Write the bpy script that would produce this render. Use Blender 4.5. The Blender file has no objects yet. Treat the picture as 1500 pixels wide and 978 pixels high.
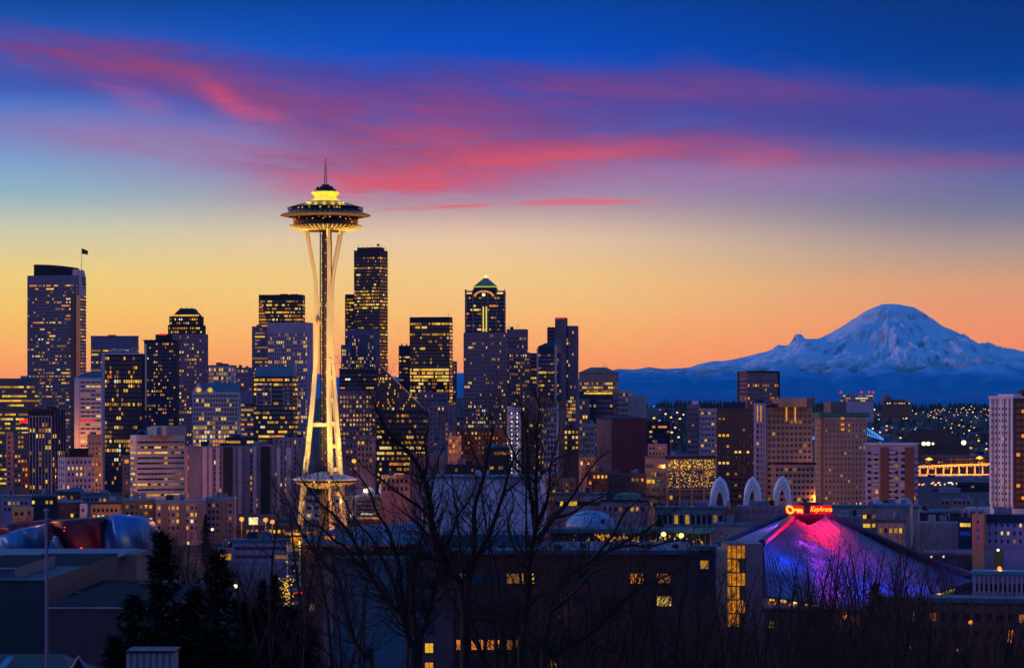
import bpy, bmesh, math, random
from mathutils import Vector, noise
C = bpy.context.scene.collection
SC = bpy.context.scene
R = math.radians
HAZE = 5.2e-6; SKYC = .90
F = 3815.0            # focal length in photo pixels
HZ = 600.0            # row of the horizon
CZ = 60.0             # eye height
random.seed(7)

# ---------------------------------------------------------------- camera
cam = bpy.data.cameras.new('camera'); camo = bpy.data.objects.new('camera', cam); C.objects.link(camo)
camo.location = (0, 0, CZ); camo.rotation_euler = (R(90), 0, 0)
cam.sensor_width = 36; cam.lens = 36*F/1500; cam.shift_y = (HZ-489)/1500
cam.clip_start = 1; cam.clip_end = 300000
SC.camera = camo
SC.view_settings.view_transform = 'Standard'; SC.view_settings.look = 'None'
SC.view_settings.exposure = 0.0; SC.view_settings.gamma = 1
SC.cycles.use_denoising = True
SC.cycles.max_bounces = 4; SC.cycles.diffuse_bounces = 2; SC.cycles.glossy_bounces = 2
SC.cycles.volume_bounces = 0; SC.cycles.sample_clamp_indirect = 3
SC.cycles.sample_clamp_direct = 20
SC.cycles.use_adaptive_sampling = True; SC.cycles.adaptive_threshold = 0.015

def lin(c):
    return tuple((x/255/12.92 if x <= 10.31 else ((x/255+.055)/1.055)**2.4) for x in c)

# ---------------------------------------------------------------- node expressions
class X:
    nt = None
    def __init__(s, v): s.v = v
    @staticmethod
    def m(op, a, b=None, c=None, clamp=False):
        n = X.nt.nodes.new('ShaderNodeMath'); n.operation = op; n.use_clamp = clamp
        for i, q in enumerate((a, b, c)):
            if q is None: continue
            q = q.v if isinstance(q, X) else q
            if isinstance(q, (int, float)): n.inputs[i].default_value = q
            else: X.nt.links.new(q, n.inputs[i])
        return X(n.outputs[0])
    def __add__(s, o): return X.m('ADD', s, o)
    __radd__ = __add__
    def __sub__(s, o): return X.m('SUBTRACT', s, o)
    def __rsub__(s, o): return X.m('SUBTRACT', o, s)
    def __mul__(s, o): return X.m('MULTIPLY', s, o)
    __rmul__ = __mul__
    def __truediv__(s, o): return X.m('DIVIDE', s, o)
    def __rtruediv__(s, o): return X.m('DIVIDE', o, s)
    def clamp(s): return X.m('ADD', s, 0.0, clamp=True)
def sstep(a, b, x):
    t = ((x-a)*(1.0/(b-a))).clamp()
    return t*t*(3.0-2.0*t)
def blob(u, v, u0, v0, ru, rv, sl=0.0):
    du = u-u0
    a = du*(1.0/ru); b = (v-v0-du*sl)*(1.0/rv)
    return X.m('EXPONENT', (a*a+b*b)*-1.0)
def mixc(f, a, b):
    n = X.nt.nodes.new('ShaderNodeMix'); n.data_type = 'RGBA'
    n.inputs[0].default_value = 0
    X.nt.links.new(f.v, n.inputs[0])
    for q, i in ((a, 6), (b, 7)):
        if isinstance(q, tuple): n.inputs[i].default_value = (*q[:3], 1)
        else: X.nt.links.new(q, n.inputs[i])
    return n.outputs[2]
def ramp(f, stops):
    n = X.nt.nodes.new('ShaderNodeValToRGB'); cr = n.color_ramp
    X.nt.links.new(f.v, n.inputs[0])
    while len(cr.elements) < len(stops): cr.elements.new(0.5)
    for e, (p, c) in zip(cr.elements, stops): e.position = p; e.color = (*c, 1)
    return n.outputs[0]

# ---------------------------------------------------------------- sky (world): dawn gradient plus lit clouds, all by direction
W = bpy.data.worlds.new('World'); SC.world = W; W.use_nodes = True
nt = W.node_tree; nt.nodes.clear(); X.nt = nt
tc = nt.nodes.new('ShaderNodeTexCoord'); sp = nt.nodes.new('ShaderNodeSeparateXYZ')
nt.links.new(tc.outputs['Generated'], sp.inputs[0])
dx, dy, dz = (X(sp.outputs[i]) for i in range(3))
az = X.m('ARCTAN2', dx, dy); hor = X.m('SQRT', dx*dx+dy*dy); el = X.m('ARCTAN2', dz, hor)
u = az*3860.0+750.0                       # azimuth, in units of 1/3860 rad
v = 600.0-X.m('TANGENT', X.m('MINIMUM', el, 1.5))*F   # row-like height
def col(stops):
    return ramp((v+600.0)*(1/1300.0), [((r+600)/1300.0, lin(c)) for r, c in stops])
cl = col([(-600,(6,16,60)),(-250,(5,30,95)),(0,(8,58,138)),(60,(22,82,178)),(130,(50,98,190)),(190,(88,128,198)),(240,(122,160,196)),(290,(150,178,180)),(340,(206,200,158)),(400,(240,204,92)),(455,(252,196,34)),(510,(255,172,3)),(560,(255,140,0)),(605,(245,118,0))])
cc = col([(-600,(6,16,60)),(-250,(2,28,100)),(0,(0,56,152)),(70,(0,68,184)),(130,(34,72,190)),(190,(90,98,180)),(250,(138,132,176)),(300,(190,160,150)),(350,(235,196,146)),(405,(246,198,100)),(455,(252,188,68)),(500,(255,168,36)),(550,(252,140,8)),(605,(245,122,0))])
cr = col([(-600,(6,16,60)),(-250,(2,20,80)),(0,(2,38,110)),(80,(0,45,128)),(150,(2,62,146)),(215,(52,84,152)),(270,(88,98,142)),(320,(128,118,130)),(370,(178,146,118)),(420,(224,152,72)),(470,(242,144,40)),(520,(246,134,20)),(560,(238,124,10)),(605,(225,114,5))])
front = mixc(sstep(650.0, 1500.0, u), mixc(sstep(0.0, 720.0, u), cl, cc), cr)
# clouds
mp = nt.nodes.new('ShaderNodeCombineXYZ')
nt.links.new((u*(1/430.0)).v, mp.inputs[0]); nt.links.new(((v-u*0.07)*(1/95.0)).v, mp.inputs[1])
def nz(scale, detail, dist, off):
    n = nt.nodes.new('ShaderNodeTexNoise'); n.inputs['Scale'].default_value = scale; n.inputs['Detail'].default_value = detail
    n.inputs['Distortion'].default_value = dist; n.inputs['Roughness'].default_value = 0.55
    a = nt.nodes.new('ShaderNodeVectorMath'); a.operation = 'ADD'; a.inputs[1].default_value = off
    nt.links.new(mp.outputs[0], a.inputs[0]); nt.links.new(a.outputs[0], n.inputs['Vector'])
    return X(n.outputs[0])
n1 = nz(1.4, 7, 0.6, (3, 5, 0)); n2 = nz(3.2, 8, 1.2, (9, 1, 4)); n3 = nz(0.8, 4, 0.4, (1, 7, 2))
n4 = nz(7.0, 9, 1.6, (2, 8, 1))
tex = n1*0.55+n2*0.45
def curve_u(pts):
    return X(ramp((u+100.0)*(1/1700.0), [((p+100)/1700.0, (q/600.0,)*3) for p, q in pts]))*600.0
top_ = curve_u([(-100,42),(0,46),(200,52),(420,74),(560,88),(800,84),(1000,92),(1200,104),(1400,130),(1600,160)])
bot_ = curve_u([(-100,150),(0,160),(200,180),(360,205),(430,240),(480,268),(560,282),(700,276),(820,252),(900,240),(1100,238),(1300,246),(1600,262)])
wob = (n1-0.5)*95.0+(n2-0.5)*45.0
vt = v+wob; vb = v+(n3-0.5)*40.0+(n2-0.5)*52.0
sheet = sstep(-16.0, 34.0, vt-top_)*(1.0-sstep(-60.0, 22.0, vb-bot_))
frac = ((v-top_)/(bot_-top_)).clamp()
dens = sstep(0.30, 0.64, n1*0.5+n2*0.35+n4*0.15+0.05)
front = mixc((sheet*(dens*0.68+0.20)).clamp(), front, lin((66,56,140)))
mp3 = nt.nodes.new('ShaderNodeCombineXYZ')
nt.links.new((u*(1/150.0)+v*(1/240.0)).v, mp3.inputs[0]); nt.links.new(((v-u*0.10)*(1/17.0)).v, mp3.inputs[1])
nw = nt.nodes.new('ShaderNodeTexNoise'); nw.inputs['Scale'].default_value = 1.0; nw.inputs['Detail'].default_value = 7; nw.inputs['Roughness'].default_value = .62; nw.inputs['Distortion'].default_value = .9
nt.links.new(mp3.outputs[0], nw.inputs['Vector']); wisp = X(nw.outputs[0])
veil = blob(u,v,430,232,330,44,.05)*0.60+blob(u,v,760,262,330,40,-.02)*0.55+blob(u,v,1150,262,330,30,.0)*0.45+blob(u,v,130,200,220,30,.05)*0.35
front = mixc((veil*(sstep(.25,.65,wisp)*.5+.6)).clamp(), front, lin((166,112,150)))
rose = blob(u,v,120,92,210,30,.08)*0.62+blob(u,v,330,132,190,28,.17)*0.70+blob(u,v,600,215,170,58,.0)*0.95+blob(u,v,800,222,260,34,-.06)*0.8+blob(u,v,680,150,260,30,.0)*0.45+blob(u,v,1000,132,260,22,.03)*0.45+blob(u,v,1080,222,200,22,.05)*0.6+blob(u,v,1340,240,260,12,.03)*0.55+blob(u,v,200,205,160,26,.0)*0.25+blob(u,v,420,240,110,22,.1)*0.4
rose = (rose*1.1*(sstep(0.32, 0.64, n2*0.35+n1*0.2+n4*0.1+wisp*0.35+0.02)*0.88+0.12)).clamp()
front = mixc(rose*0.70, front, lin((158,58,88)))
am = blob(u,v,640,252,190,26,-.12)*0.95+blob(u,v,580,274,150,12,-.02)*0.8+blob(u,v,640,205,90,26,.1)*0.5+blob(u,v,850,228,150,13,-.08)*0.7+blob(u,v,190,146,50,16,.3)*0.6+blob(u,v,325,148,42,18,.6)*0.75+blob(u,v,395,172,50,12,.3)*0.6+blob(u,v,1120,232,60,15,-.1)*0.6+blob(u,v,470,262,90,10,.02)*0.4
am = (am*(sstep(0.36, 0.64, n2*0.3+n1*0.1+n3*0.2+wisp*0.4+0.02)*0.9+0.1)).clamp()
front = mixc(am*0.76, front, lin((222,74,72)))
# thin low streak
mp2 = nt.nodes.new('ShaderNodeCombineXYZ')
nt.links.new((u*(1/60.0)).v, mp2.inputs[0]); nt.links.new((v*(1/9.0)).v, mp2.inputs[1])
ns = nt.nodes.new('ShaderNodeTexNoise'); ns.inputs['Scale'].default_value = 1.0; ns.inputs['Detail'].default_value = 4
nt.links.new(mp2.outputs[0], ns.inputs['Vector']); ns_ = X(ns.outputs[0])
st = blob(u,v,850,296,85,4.2,-.005)*1.2+blob(u,v,660,303,100,2.6,-.055)*0.9+blob(u,v,170,305,60,2,.1)*0.15
st = (st*sstep(0.25, 0.6, ns_)*1.4).clamp()
front = mixc(st*0.85, front, lin((222,98,98)))
# the sky above the frame, behind the viewer and the ground half
back = ramp((el*(1/1.5708)).clamp(), [(0.0,(.37,.23,.37)),(0.08,(.32,.25,.53)),(0.22,(.13,.19,.64)),(0.5,(.015,.19,.62)),(1.0,(.006,.18,.60))])
path = X.m('MINIMUM', 107000.0, 4740.0/X.m('MAXIMUM', X.m('TANGENT', X.m('MINIMUM', el, 1.5)), 0.01))
comp = X.m('EXPONENT', path*(HAZE*SKYC))
cv = nt.nodes.new('ShaderNodeVectorMath'); cv.operation = 'SCALE'
nt.links.new(front, cv.inputs[0]); nt.links.new(comp.v, cv.inputs['Scale'])
low = mixc(sstep(-0.55, 0.35, dy), back, cv.outputs[0])
wall = mixc(sstep(0.19, 0.34, el), low, back)
# wings of the glow fade sideways
wall = mixc(sstep(-0.2, -0.02, dz), (0.012, 0.012, 0.02), wall)
bg = nt.nodes.new('ShaderNodeBackground'); bg.inputs[1].default_value = 1.0
nt.links.new(wall, bg.inputs[0])
# physical twilight sky, faint, on top
sky = nt.nodes.new('ShaderNodeTexSky'); sky.sky_type = 'NISHITA'; sky.sun_disc = False
sky.sun_elevation = R(1.0); sky.sun_rotation = R(-84)
bg2 = nt.nodes.new('ShaderNodeBackground'); bg2.inputs[1].default_value = 0.004
nt.links.new(sky.outputs[0], bg2.inputs[0])
ad = nt.nodes.new('ShaderNodeAddShader'); out = nt.nodes.new('ShaderNodeOutputWorld')
nt.links.new(bg.outputs[0], ad.inputs[0]); nt.links.new(bg2.outputs[0], ad.inputs[1]); nt.links.new(ad.outputs[0], out.inputs[0])
W.cycles.sampling_method = 'MANUAL'; W.cycles.sample_map_resolution = 512

sun = bpy.data.lights.new('sun', 'SUN'); sun.energy = 1.0; sun.angle = R(5); sun.color = (1.0, .55, .62)
suno = bpy.data.objects.new('sun', sun); C.objects.link(suno)
sd = Vector((-math.sin(R(84)), math.cos(R(84)), math.tan(R(7))))    # towards the sun: left, ahead, just at the horizon
suno.rotation_euler = sd.to_track_quat('Z', 'Y').to_euler()

# ---------------------------------------------------------------- materials
MATS = {}
def new_mat(name):
    m = bpy.data.materials.new(name); m.use_nodes = True; m.node_tree.nodes.clear(); X.nt = m.node_tree
    return m, m.node_tree
def surf(name, rgb, rough=.75, var=.25, scale=.15, metal=0.0, spec=.3, streak=True, bump=0.0):
    """painted / rendered / stone surface with blotches and vertical weather streaks"""
    if name in MATS: return MATS[name]
    m, t = new_mat(name)
    b = t.nodes.new('ShaderNodeBsdfPrincipled'); o = t.nodes.new('ShaderNodeOutputMaterial')
    t.links.new(b.outputs[0], o.inputs[0])
    tcn = t.nodes.new('ShaderNodeTexCoord'); mpn = t.nodes.new('ShaderNodeMapping')
    mpn.inputs['Scale'].default_value = (1, 1, .35 if streak else 1)
    t.links.new(tcn.outputs['Object'], mpn.inputs[0])
    n = t.nodes.new('ShaderNodeTexNoise'); n.inputs['Scale'].default_value = scale; n.inputs['Detail'].default_value = 6
    n.inputs['Roughness'].default_value = .65
    t.links.new(mpn.outputs[0], n.inputs['Vector'])
    f = (X(n.outputs[0])-0.5)*2.0
    hi = tuple(min(1, c*(1+var)) for c in rgb); lo = tuple(c*(1-var) for c in rgb)
    c = mixc((f+0.5).clamp(), lo, hi)
    t.links.new(c, b.inputs['Base Color'])
    b.inputs['Roughness'].default_value = rough; b.inputs['Metallic'].default_value = metal
    b.inputs['Specular IOR Level'].default_value = spec
    if bump:
        bn = t.nodes.new('ShaderNodeBump'); bn.inputs['Strength'].default_value = bump
        t.links.new(n.outputs[0], bn.inputs['Height']); t.links.new(bn.outputs[0], b.inputs['Normal'])
    MATS[name] = m; return m
def glow(name, rgb, s, var=.6, scale=.35, sample=False):
    if name in MATS: return MATS[name]
    m, t = new_mat(name)
    e = t.nodes.new('ShaderNodeEmission'); o = t.nodes.new('ShaderNodeOutputMaterial')
    t.links.new(e.outputs[0], o.inputs[0]); e.inputs[0].default_value = (*rgb, 1)
    tcn = t.nodes.new('ShaderNodeTexCoord')
    n = t.nodes.new('ShaderNodeTexNoise'); n.inputs['Scale'].default_value = scale; n.inputs['Detail'].default_value = 2
    t.links.new(tcn.outputs['Object'], n.inputs['Vector'])
    st = (X(n.outputs[0])-0.5)*(2.6*var*s)+s
    t.links.new(X.m('MAXIMUM', st, 0.02).v, e.inputs[1])
    if not sample: m.cycles.emission_sampling = 'NONE'
    MATS[name] = m; return m
def glass(name, rgb, rough=.12):
    if name in MATS: return MATS[name]
    m, t = new_mat(name)
    b = t.nodes.new('ShaderNodeBsdfPrincipled'); o = t.nodes.new('ShaderNodeOutputMaterial')
    t.links.new(b.outputs[0], o.inputs[0])
    tcn = t.nodes.new('ShaderNodeTexCoord')
    n = t.nodes.new('ShaderNodeTexNoise'); n.inputs['Scale'].default_value = .12; n.inputs['Detail'].default_value = 3
    t.links.new(tcn.outputs['Object'], n.inputs['Vector'])
    f = sstep(.35, .65, X(n.outputs[0]))
    t.links.new(mixc(f, tuple(c*.6 for c in rgb), tuple(c*1.3 for c in rgb)), b.inputs['Base Color'])
    b.inputs['Roughness'].default_value = rough; b.inputs['Specular IOR Level'].default_value = .6
    MATS[name] = m; return m
G_DARK = glass('dark window glass', (.012,.016,.03))
G_BLUE = glass('blue window glass', (.01,.035,.09))
G_TEAL = glass('teal window glass', (.008,.05,.07))
L_YEL = glow('lit window yellow', (1,.54,.045), .86, .5)
L_PALE = glow('lit window pale', (1,.66,.16), .9, .5)
L_ORA = glow('lit window orange', (1,.30,.03), .8)
L_DIM = glow('lit window dim', (1,.42,.07), .26); L_MID = glow('lit window mid', (1,.48,.05), .5, .6)
L_WHT = glow('lit window white', (.85,.85,.62), .9)
L_RED = glow('lit window red', (1,.03,.06), .8)
L_GRN = glow('lit window green', (.45,.85,.25), .7)
LITS = [L_YEL, L_PALE, L_ORA, L_DIM, L_WHT]

# ---------------------------------------------------------------- mesh builder
class MB:
    def __init__(s): s.v = []; s.f = []; s.mi = []; s.sm = []; s.mats = []
    def mid(s, m):
        if m not in s.mats: s.mats.append(m)
        return s.mats.index(m)
    def face(s, pts, m, smooth=False):
        n = len(s.v); s.v.extend(tuple(p) for p in pts); s.f.append(tuple(range(n, n+len(pts)))); s.mi.append(s.mid(m)); s.sm.append(smooth)
    def grid(s, rows, m, smooth=True, closed=False):
        """rows: list of equal-length point lists"""
        n = len(s.v); w = len(rows[0]); k = s.mid(m)
        for r in rows: s.v.extend(tuple(p) for p in r)
        for i in range(len(rows)-1):
            for j in range(w if closed else w-1):
                j2 = (j+1) % w
                s.f.append((n+i*w+j, n+i*w+j2, n+(i+1)*w+j2, n+(i+1)*w+j)); s.mi.append(k); s.sm.append(smooth)
    def prism(s, base, z0, z1, m, top=None):
        """vertical prism over a polygon of (x,y) with optional top heights or top polygon"""
        n = len(base); a = len(s.v); k = s.mid(m)
        tp = top if top is not None else [(x, y, z1) for x, y in base]
        s.v.extend((x, y, z0) for x, y in base); s.v.extend(tuple(p) for p in tp)
        for i in range(n):
            j = (i+1) % n
            s.f.append((a+i, a+j, a+n+j, a+n+i)); s.mi.append(k); s.sm.append(False)
        s.f.append(tuple(range(a+n, a+2*n))); s.mi.append(k); s.sm.append(False)
        s.f.append(tuple(range(a+n-1, a-1, -1))); s.mi.append(k); s.sm.append(False)
    def box(s, x0, x1, y0, y1, z0, z1, m):
        s.prism([(x0,y0),(x1,y0),(x1,y1),(x0,y1)], z0, z1, m)
    def fbox(s, fr, a0, a1, b0, b1, z0, z1, m):
        """box in a frame (ox,oy,ux,uy,vx,vy)"""
        ox, oy, ux, uy, vx, vy = fr
        P = lambda a, b: (ox+a*ux+b*vx, oy+a*uy+b*vy)
        s.prism([P(a0,b0),P(a1,b0),P(a1,b1),P(a0,b1)], z0, z1, m)
    def tube(s, pts, rad, m, n=6, smooth=True):
        pts = [Vector(p) for p in pts]; rows = []; up = None
        for i, p in enumerate(pts):
            d = (pts[min(i+1, len(pts)-1)]-pts[max(i-1, 0)])
            if d.length < 1e-9: d = Vector((0,0,1))
            d.normalize()
            if up is None:
                ref = Vector((0,1,0)) if abs(d.y) < .8 else Vector((1,0,0))
                up = d.cross(ref).normalized()
            up = (up-d*up.dot(d)).normalized(); w = d.cross(up)
            r = rad[i] if isinstance(rad, (list, tuple)) else rad
            rows.append([p+(up*math.cos(2*math.pi*k/n)+w*math.sin(2*math.pi*k/n))*r for k in range(n)])
        s.grid(rows, m, smooth, True)
        if n > 3:
            s.face(rows[0][::-1], m); s.face(rows[-1], m)
    def lathe(s, cx, cy, prof, m, n=48, smooth=True, a0=0, a1=2*math.pi):
        full = abs(a1-a0-2*math.pi) < 1e-6
        rows = []
        for r, z in prof:
            rows.append([(cx+r*math.cos(a0+(a1-a0)*k/n), cy+r*math.sin(a0+(a1-a0)*k/n), z) for k in range(n if full else n+1)])
        s.grid(rows, m, smooth, full)
    def ball(s, c, r, m, n=8, sq=1.0):
        rows = []
        for i in range(1, n):
            t = math.pi*i/n
            rows.append([(c[0]+r*math.sin(t)*math.cos(2*math.pi*k/(n+2)), c[1]+r*math.sin(t)*math.sin(2*math.pi*k/(n+2)), c[2]+r*sq*math.cos(t)) for k in range(n+2)])
        s.grid(rows, m, True, True); s.face(rows[0], m, True); s.face(rows[-1][::-1], m, True)
    def build(s, name, parent=None, origin=None, normals=False):
        o0 = origin if origin is not None else (parent.location if parent is not None else (0,0,0))
        o0 = world_loc(parent) if (origin is None and parent is not None) else o0
        me = bpy.data.meshes.new(name)
        me.from_pydata([(x-o0[0], y-o0[1], z-o0[2]) for x, y, z in s.v], [], s.f)
        for m in s.mats: me.materials.append(m)
        me.polygons.foreach_set('material_index', s.mi); me.polygons.foreach_set('use_smooth', s.sm)
        me.update()
        if normals:
            bm = bmesh.new(); bm.from_mesh(me); bmesh.ops.remove_doubles(bm, verts=bm.verts, dist=1e-4); bmesh.ops.recalc_face_normals(bm, faces=bm.faces); bm.to_mesh(me); bm.free()
        o = bpy.data.objects.new(name, me); C.objects.link(o)
        if parent is not None: o.parent = parent
        if origin is not None: o.location = origin
        return o
WL = {}
def world_loc(o):
    l = Vector((0,0,0))
    while o is not None: l = l+o.location; o = o.parent
    return l
def tag(o, label=None, cat=None, group=None, kind=None):
    if label: o['label'] = label
    if cat: o['category'] = cat
    if group: o['group'] = group
    if kind: o['kind'] = kind
    return o
def empty(name, loc, label, cat, group=None):
    o = bpy.data.objects.new(name, None); C.objects.link(o); o.location = loc; o.empty_display_size = 1
    return tag(o, label, cat, group)
def copy_tree(o, loc=None, parent=None, label=None):
    c = o.copy(); C.objects.link(c)
    if parent is not None: c.parent = parent
    if loc is not None: c.location = loc
    if label: c['label'] = label
    for ch in [q for q in SC.objects if q.parent == o] if False else KIDS.get(o.name, []): copy_tree(ch, None, c)
    return c
KIDS = {}
def kid(p, c): KIDS.setdefault(p.name, []).append(c); return c

# pixel -> world on the plane y = D
def PX(px, D): return (px-750)/F*D
def PZ(py, D): return CZ+(HZ-py)/F*D
def P3(px, py, D): return (PX(px, D), D, PZ(py, D))

# ---------------------------------------------------------------- terrain
def lerp_tab(x, tab):
    if x <= tab[0][0]: return tab[0][1]
    for (a, va), (b, vb) in zip(tab, tab[1:]):
        if x <= b: return va+(vb-va)*(x-a)/(b-a)
    return tab[-1][1]
def gz(x, y):
    z = lerp_tab(y, [(12,58),(30,52),(80,42),(150,34),(300,24),(450,14),(700,3),(900,0),(1900,0)])
    if y > 1900:
        side = min(1, max(0, (x/y+.02)/.06))
        low = -32*min(1, (y-1900)/900)*side
        hill = 0
        if y > 4800:
            t = min(1, (y-4800)/2900); hill = (96+9*noise.noise((x*.0011, y*.0006, 3))+5*noise.noise((x*.004,0,9)))*t*t*(3-2*t)
        z = low+hill
        if y > 7700: z = (z)*max(0, 1-(y-7700)/2500)
    return z
g = MB()
ys = [-60,5,12,20,30,45,60,80,110,150,200,260,330,400,450,520,600,700,800,900,1100,1400,1900,2200,2500,2800,3300,4000,4800]+[4800+i*180 for i in range(1,17)]+[7850,8300,9000,10200,14000,25000,45000,70000,110000]
rows = []
for y in ys:
    hw = max(130, y*.42+60); nx = 60
    rows.append([(-hw+2*hw*i/nx, y, gz(-hw+2*hw*i/nx, max(y,0))) for i in range(nx+1)])
m_ground = surf('dark city ground', (.03,.028,.03), .9, .5, .02, streak=False)
g.grid(rows, m_ground, True)
tag(g.build('ground'), kind='structure')
# ---------------------------------------------------------------- mountains
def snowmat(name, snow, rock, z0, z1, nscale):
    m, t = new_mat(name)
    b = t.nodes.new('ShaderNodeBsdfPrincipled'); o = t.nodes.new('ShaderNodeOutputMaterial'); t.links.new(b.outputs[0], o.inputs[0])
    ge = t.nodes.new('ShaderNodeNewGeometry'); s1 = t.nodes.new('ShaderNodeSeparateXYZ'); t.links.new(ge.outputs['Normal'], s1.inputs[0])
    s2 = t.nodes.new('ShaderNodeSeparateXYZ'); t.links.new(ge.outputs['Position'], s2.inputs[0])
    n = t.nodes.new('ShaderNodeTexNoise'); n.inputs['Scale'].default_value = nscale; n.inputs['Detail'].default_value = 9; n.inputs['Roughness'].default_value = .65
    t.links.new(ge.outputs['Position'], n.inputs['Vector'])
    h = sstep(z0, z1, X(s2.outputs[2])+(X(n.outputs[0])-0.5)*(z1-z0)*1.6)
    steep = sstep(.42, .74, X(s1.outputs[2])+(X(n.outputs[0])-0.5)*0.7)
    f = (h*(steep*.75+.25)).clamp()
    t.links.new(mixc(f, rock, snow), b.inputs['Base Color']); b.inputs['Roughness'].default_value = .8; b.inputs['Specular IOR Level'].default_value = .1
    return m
DM = 90000.0
def rid(x, y, s, o=5): return noise.ridged_multi_fractal((x*s, y*s, 1.7), .9, 2.1, o, 1.0, 2.0)
prof = [(840,556),(905,541),(925,542),(950,538),(975,541),(990,540),(1010,538),(1030,531),(1045,529),(1065,527),(1090,523),(1110,517),(1125,515),(1150,508),(1180,503),(1200,497),(1218,487),(1235,477),(1250,467),(1265,458),(1280,450),(1290,446.5),(1300,445),(1318,446),(1330,449),(1342,452),(1355,460),(1368,468),(1380,476),(1400,486),(1420,496),(1436,504),(1460,509),(1480,510),(1500,515),(1540,528),(1600,545),(1700,560)]
pk = 1308.0; pX = PX(pk, DM)
def prz(px): return PZ(lerp_tab(px, prof), DM)
k_px = F/DM
g = MB(); rows = []
for j in range(210):
    y = DM-13000+j*16000/209; r_ = []
    for i in range(430):
        px = 835+i*(1690-835)/429; x = PX(px, DM)
        ddx = x-pX; ddy = y-DM; rr = math.hypot(ddx, ddy); an = math.atan2(ddx, -ddy)
        # blend of the left and right silhouettes by bearing
        wl = .5-.5*math.sin(an); wl = wl*wl*(3-2*wl)
        h = prz(pk-rr*k_px)*wl+prz(pk+rr*k_px*1.02)*(1-wl) if rr*k_px < 400 else 0
        ridge = prz(px)*max(0, 1-abs(ddy)/9000.0)**1.15
        h = h*.9 if rr > 1200 else h
        h = max(h*max(0, 1-max(0,rr-9000)/9000), ridge)
        amp = min(1, rr/3500.0)*min(1, max(.15, (prz(px)-1250)/1300))*760*(1-min(1, abs(ddy)/15000)*.3)
        gul = noise.ridged_multi_fractal((an*3.6, rr*.00022, 5), .75, 2.2, 8, 1.0, 2.0)
        rough = rid(x, y, 1/3200.0)
        front = min(1, abs(ddy)/1500)
        h += (-amp*(1.0-gul*.8)*.75+ (rough-1.0)*330*min(1, max(.2, (prz(px)-1250)/1300))*min(1, rr/2500))*front + (noise.noise((x/420, y/420, 0))*45)*min(1, rr/900)
        loc = min(1, max(.12, (prz(px)-1300)/1500)); 
        bump = (360+160*noise.noise((px*.3,y*.001,1)))*math.exp(-(((px-1168)/10)**2+((y-DM)/900)**2))+110*math.exp(-(((px-1185)/16)**2+((y-DM)/900)**2))
        h += bump
        r_.append((x, y, max(h, -20)))
    rows.append(r_)
g.grid(rows, snowmat('snow and rock', (.62,.70,.86), (.05,.07,.12), 900, 1900, .0013), True)
tag(g.build('snow_mountain'), 'broad snow covered volcano rising behind blue foothills on the right', 'mountain', kind='structure')
# foothills, two ranges
def hills(name, D, prof, px0, px1, depth, amp, mat, nscale, seed):
    g = MB(); rows = []; n = 260
    for j in range(60):
        t = j/59.0; y = D-depth+t*depth*1.6; r_ = []
        for i in range(n):
            px = px0+(px1-px0)*i/(n-1); x = PX(px, D)
            q = (y-D)/depth
            top = PZ(lerp_tab(px, prof), D)+amp*.35*noise.fractal((x*nscale*3, seed, 0), 1, 2, 5)
            k = max(0, 1+q) if q < 0 else max(0, 1-q/.6)
            kk = k**1.1
            hh = top*kk+(noise.ridged_multi_fractal((x*nscale, y*nscale, seed), .9, 2.1, 6, 1, 2)-1.1)*amp*(1-k*.85)*min(1, k*3)
            r_.append((x, y, max(hh, -15)))
        rows.append(r_)
    g.grid(rows, mat, True)
    return tag(g.build(name), kind='structure')
f2 = [(200,556),(500,552),(640,548),(680,544),(700,548),(840,552),(900,545),(925,543),(945,546),(960,544),(985,541),(1000,547),(1012,537),(1022,543),(1040,541),(1060,540),(1080,545),(1100,549),(1120,543),(1135,535),(1150,538),(1165,537),(1185,545),(1200,550),(1222,543),(1238,539),(1255,543),(1270,539),(1290,536),(1310,541),(1330,546),(1350,544),(1372,538),(1400,541),(1430,537),(1460,536),(1490,540),(1520,536),(1700,544)]
hills('foothills', 62000, f2, 150, 1750, 9000, 420, snowmat('haze tinted forest and snow', (.24,.48,.80), (.012,.17,.42), 650, 1250, .0012), 1/3000.0, 4.0)  # blue of distant haze is put into the forest and snow colours
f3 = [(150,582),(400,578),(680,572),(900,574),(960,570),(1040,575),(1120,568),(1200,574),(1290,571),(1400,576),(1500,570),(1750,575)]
hills('near_foothills', 38000, f3, 100, 1800, 7000, 160, snowmat('haze tinted low hills', (.012,.19,.42), (.010,.17,.38), 5000, 6000, .002), 1/2600.0, 8.0)  # surface colour carries haze blue, bluer than bare forest

# haze
g = MB()
g.prism([(-300,-90),(300,-90),(33000,106000),(-33000,106000)], -36, 4650, None) if False else None
hm, t = new_mat('haze air')
vo = t.nodes.new('ShaderNodeVolumePrincipled'); o = t.nodes.new('ShaderNodeOutputMaterial'); t.links.new(vo.outputs[0], o.inputs['Volume'])
vo.inputs['Color'].default_value = (.02,.62,1.0,1); vo.inputs['Density'].default_value = HAZE
vo.inputs['Anisotropy'].default_value = 0.0
g = MB(); g.box(-50000, 50000, -500, 108000, -40, 4800, hm)
hz = tag(g.build('haze'), kind='stuff')
hm.cycles.homogeneous_volume = True
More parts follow.
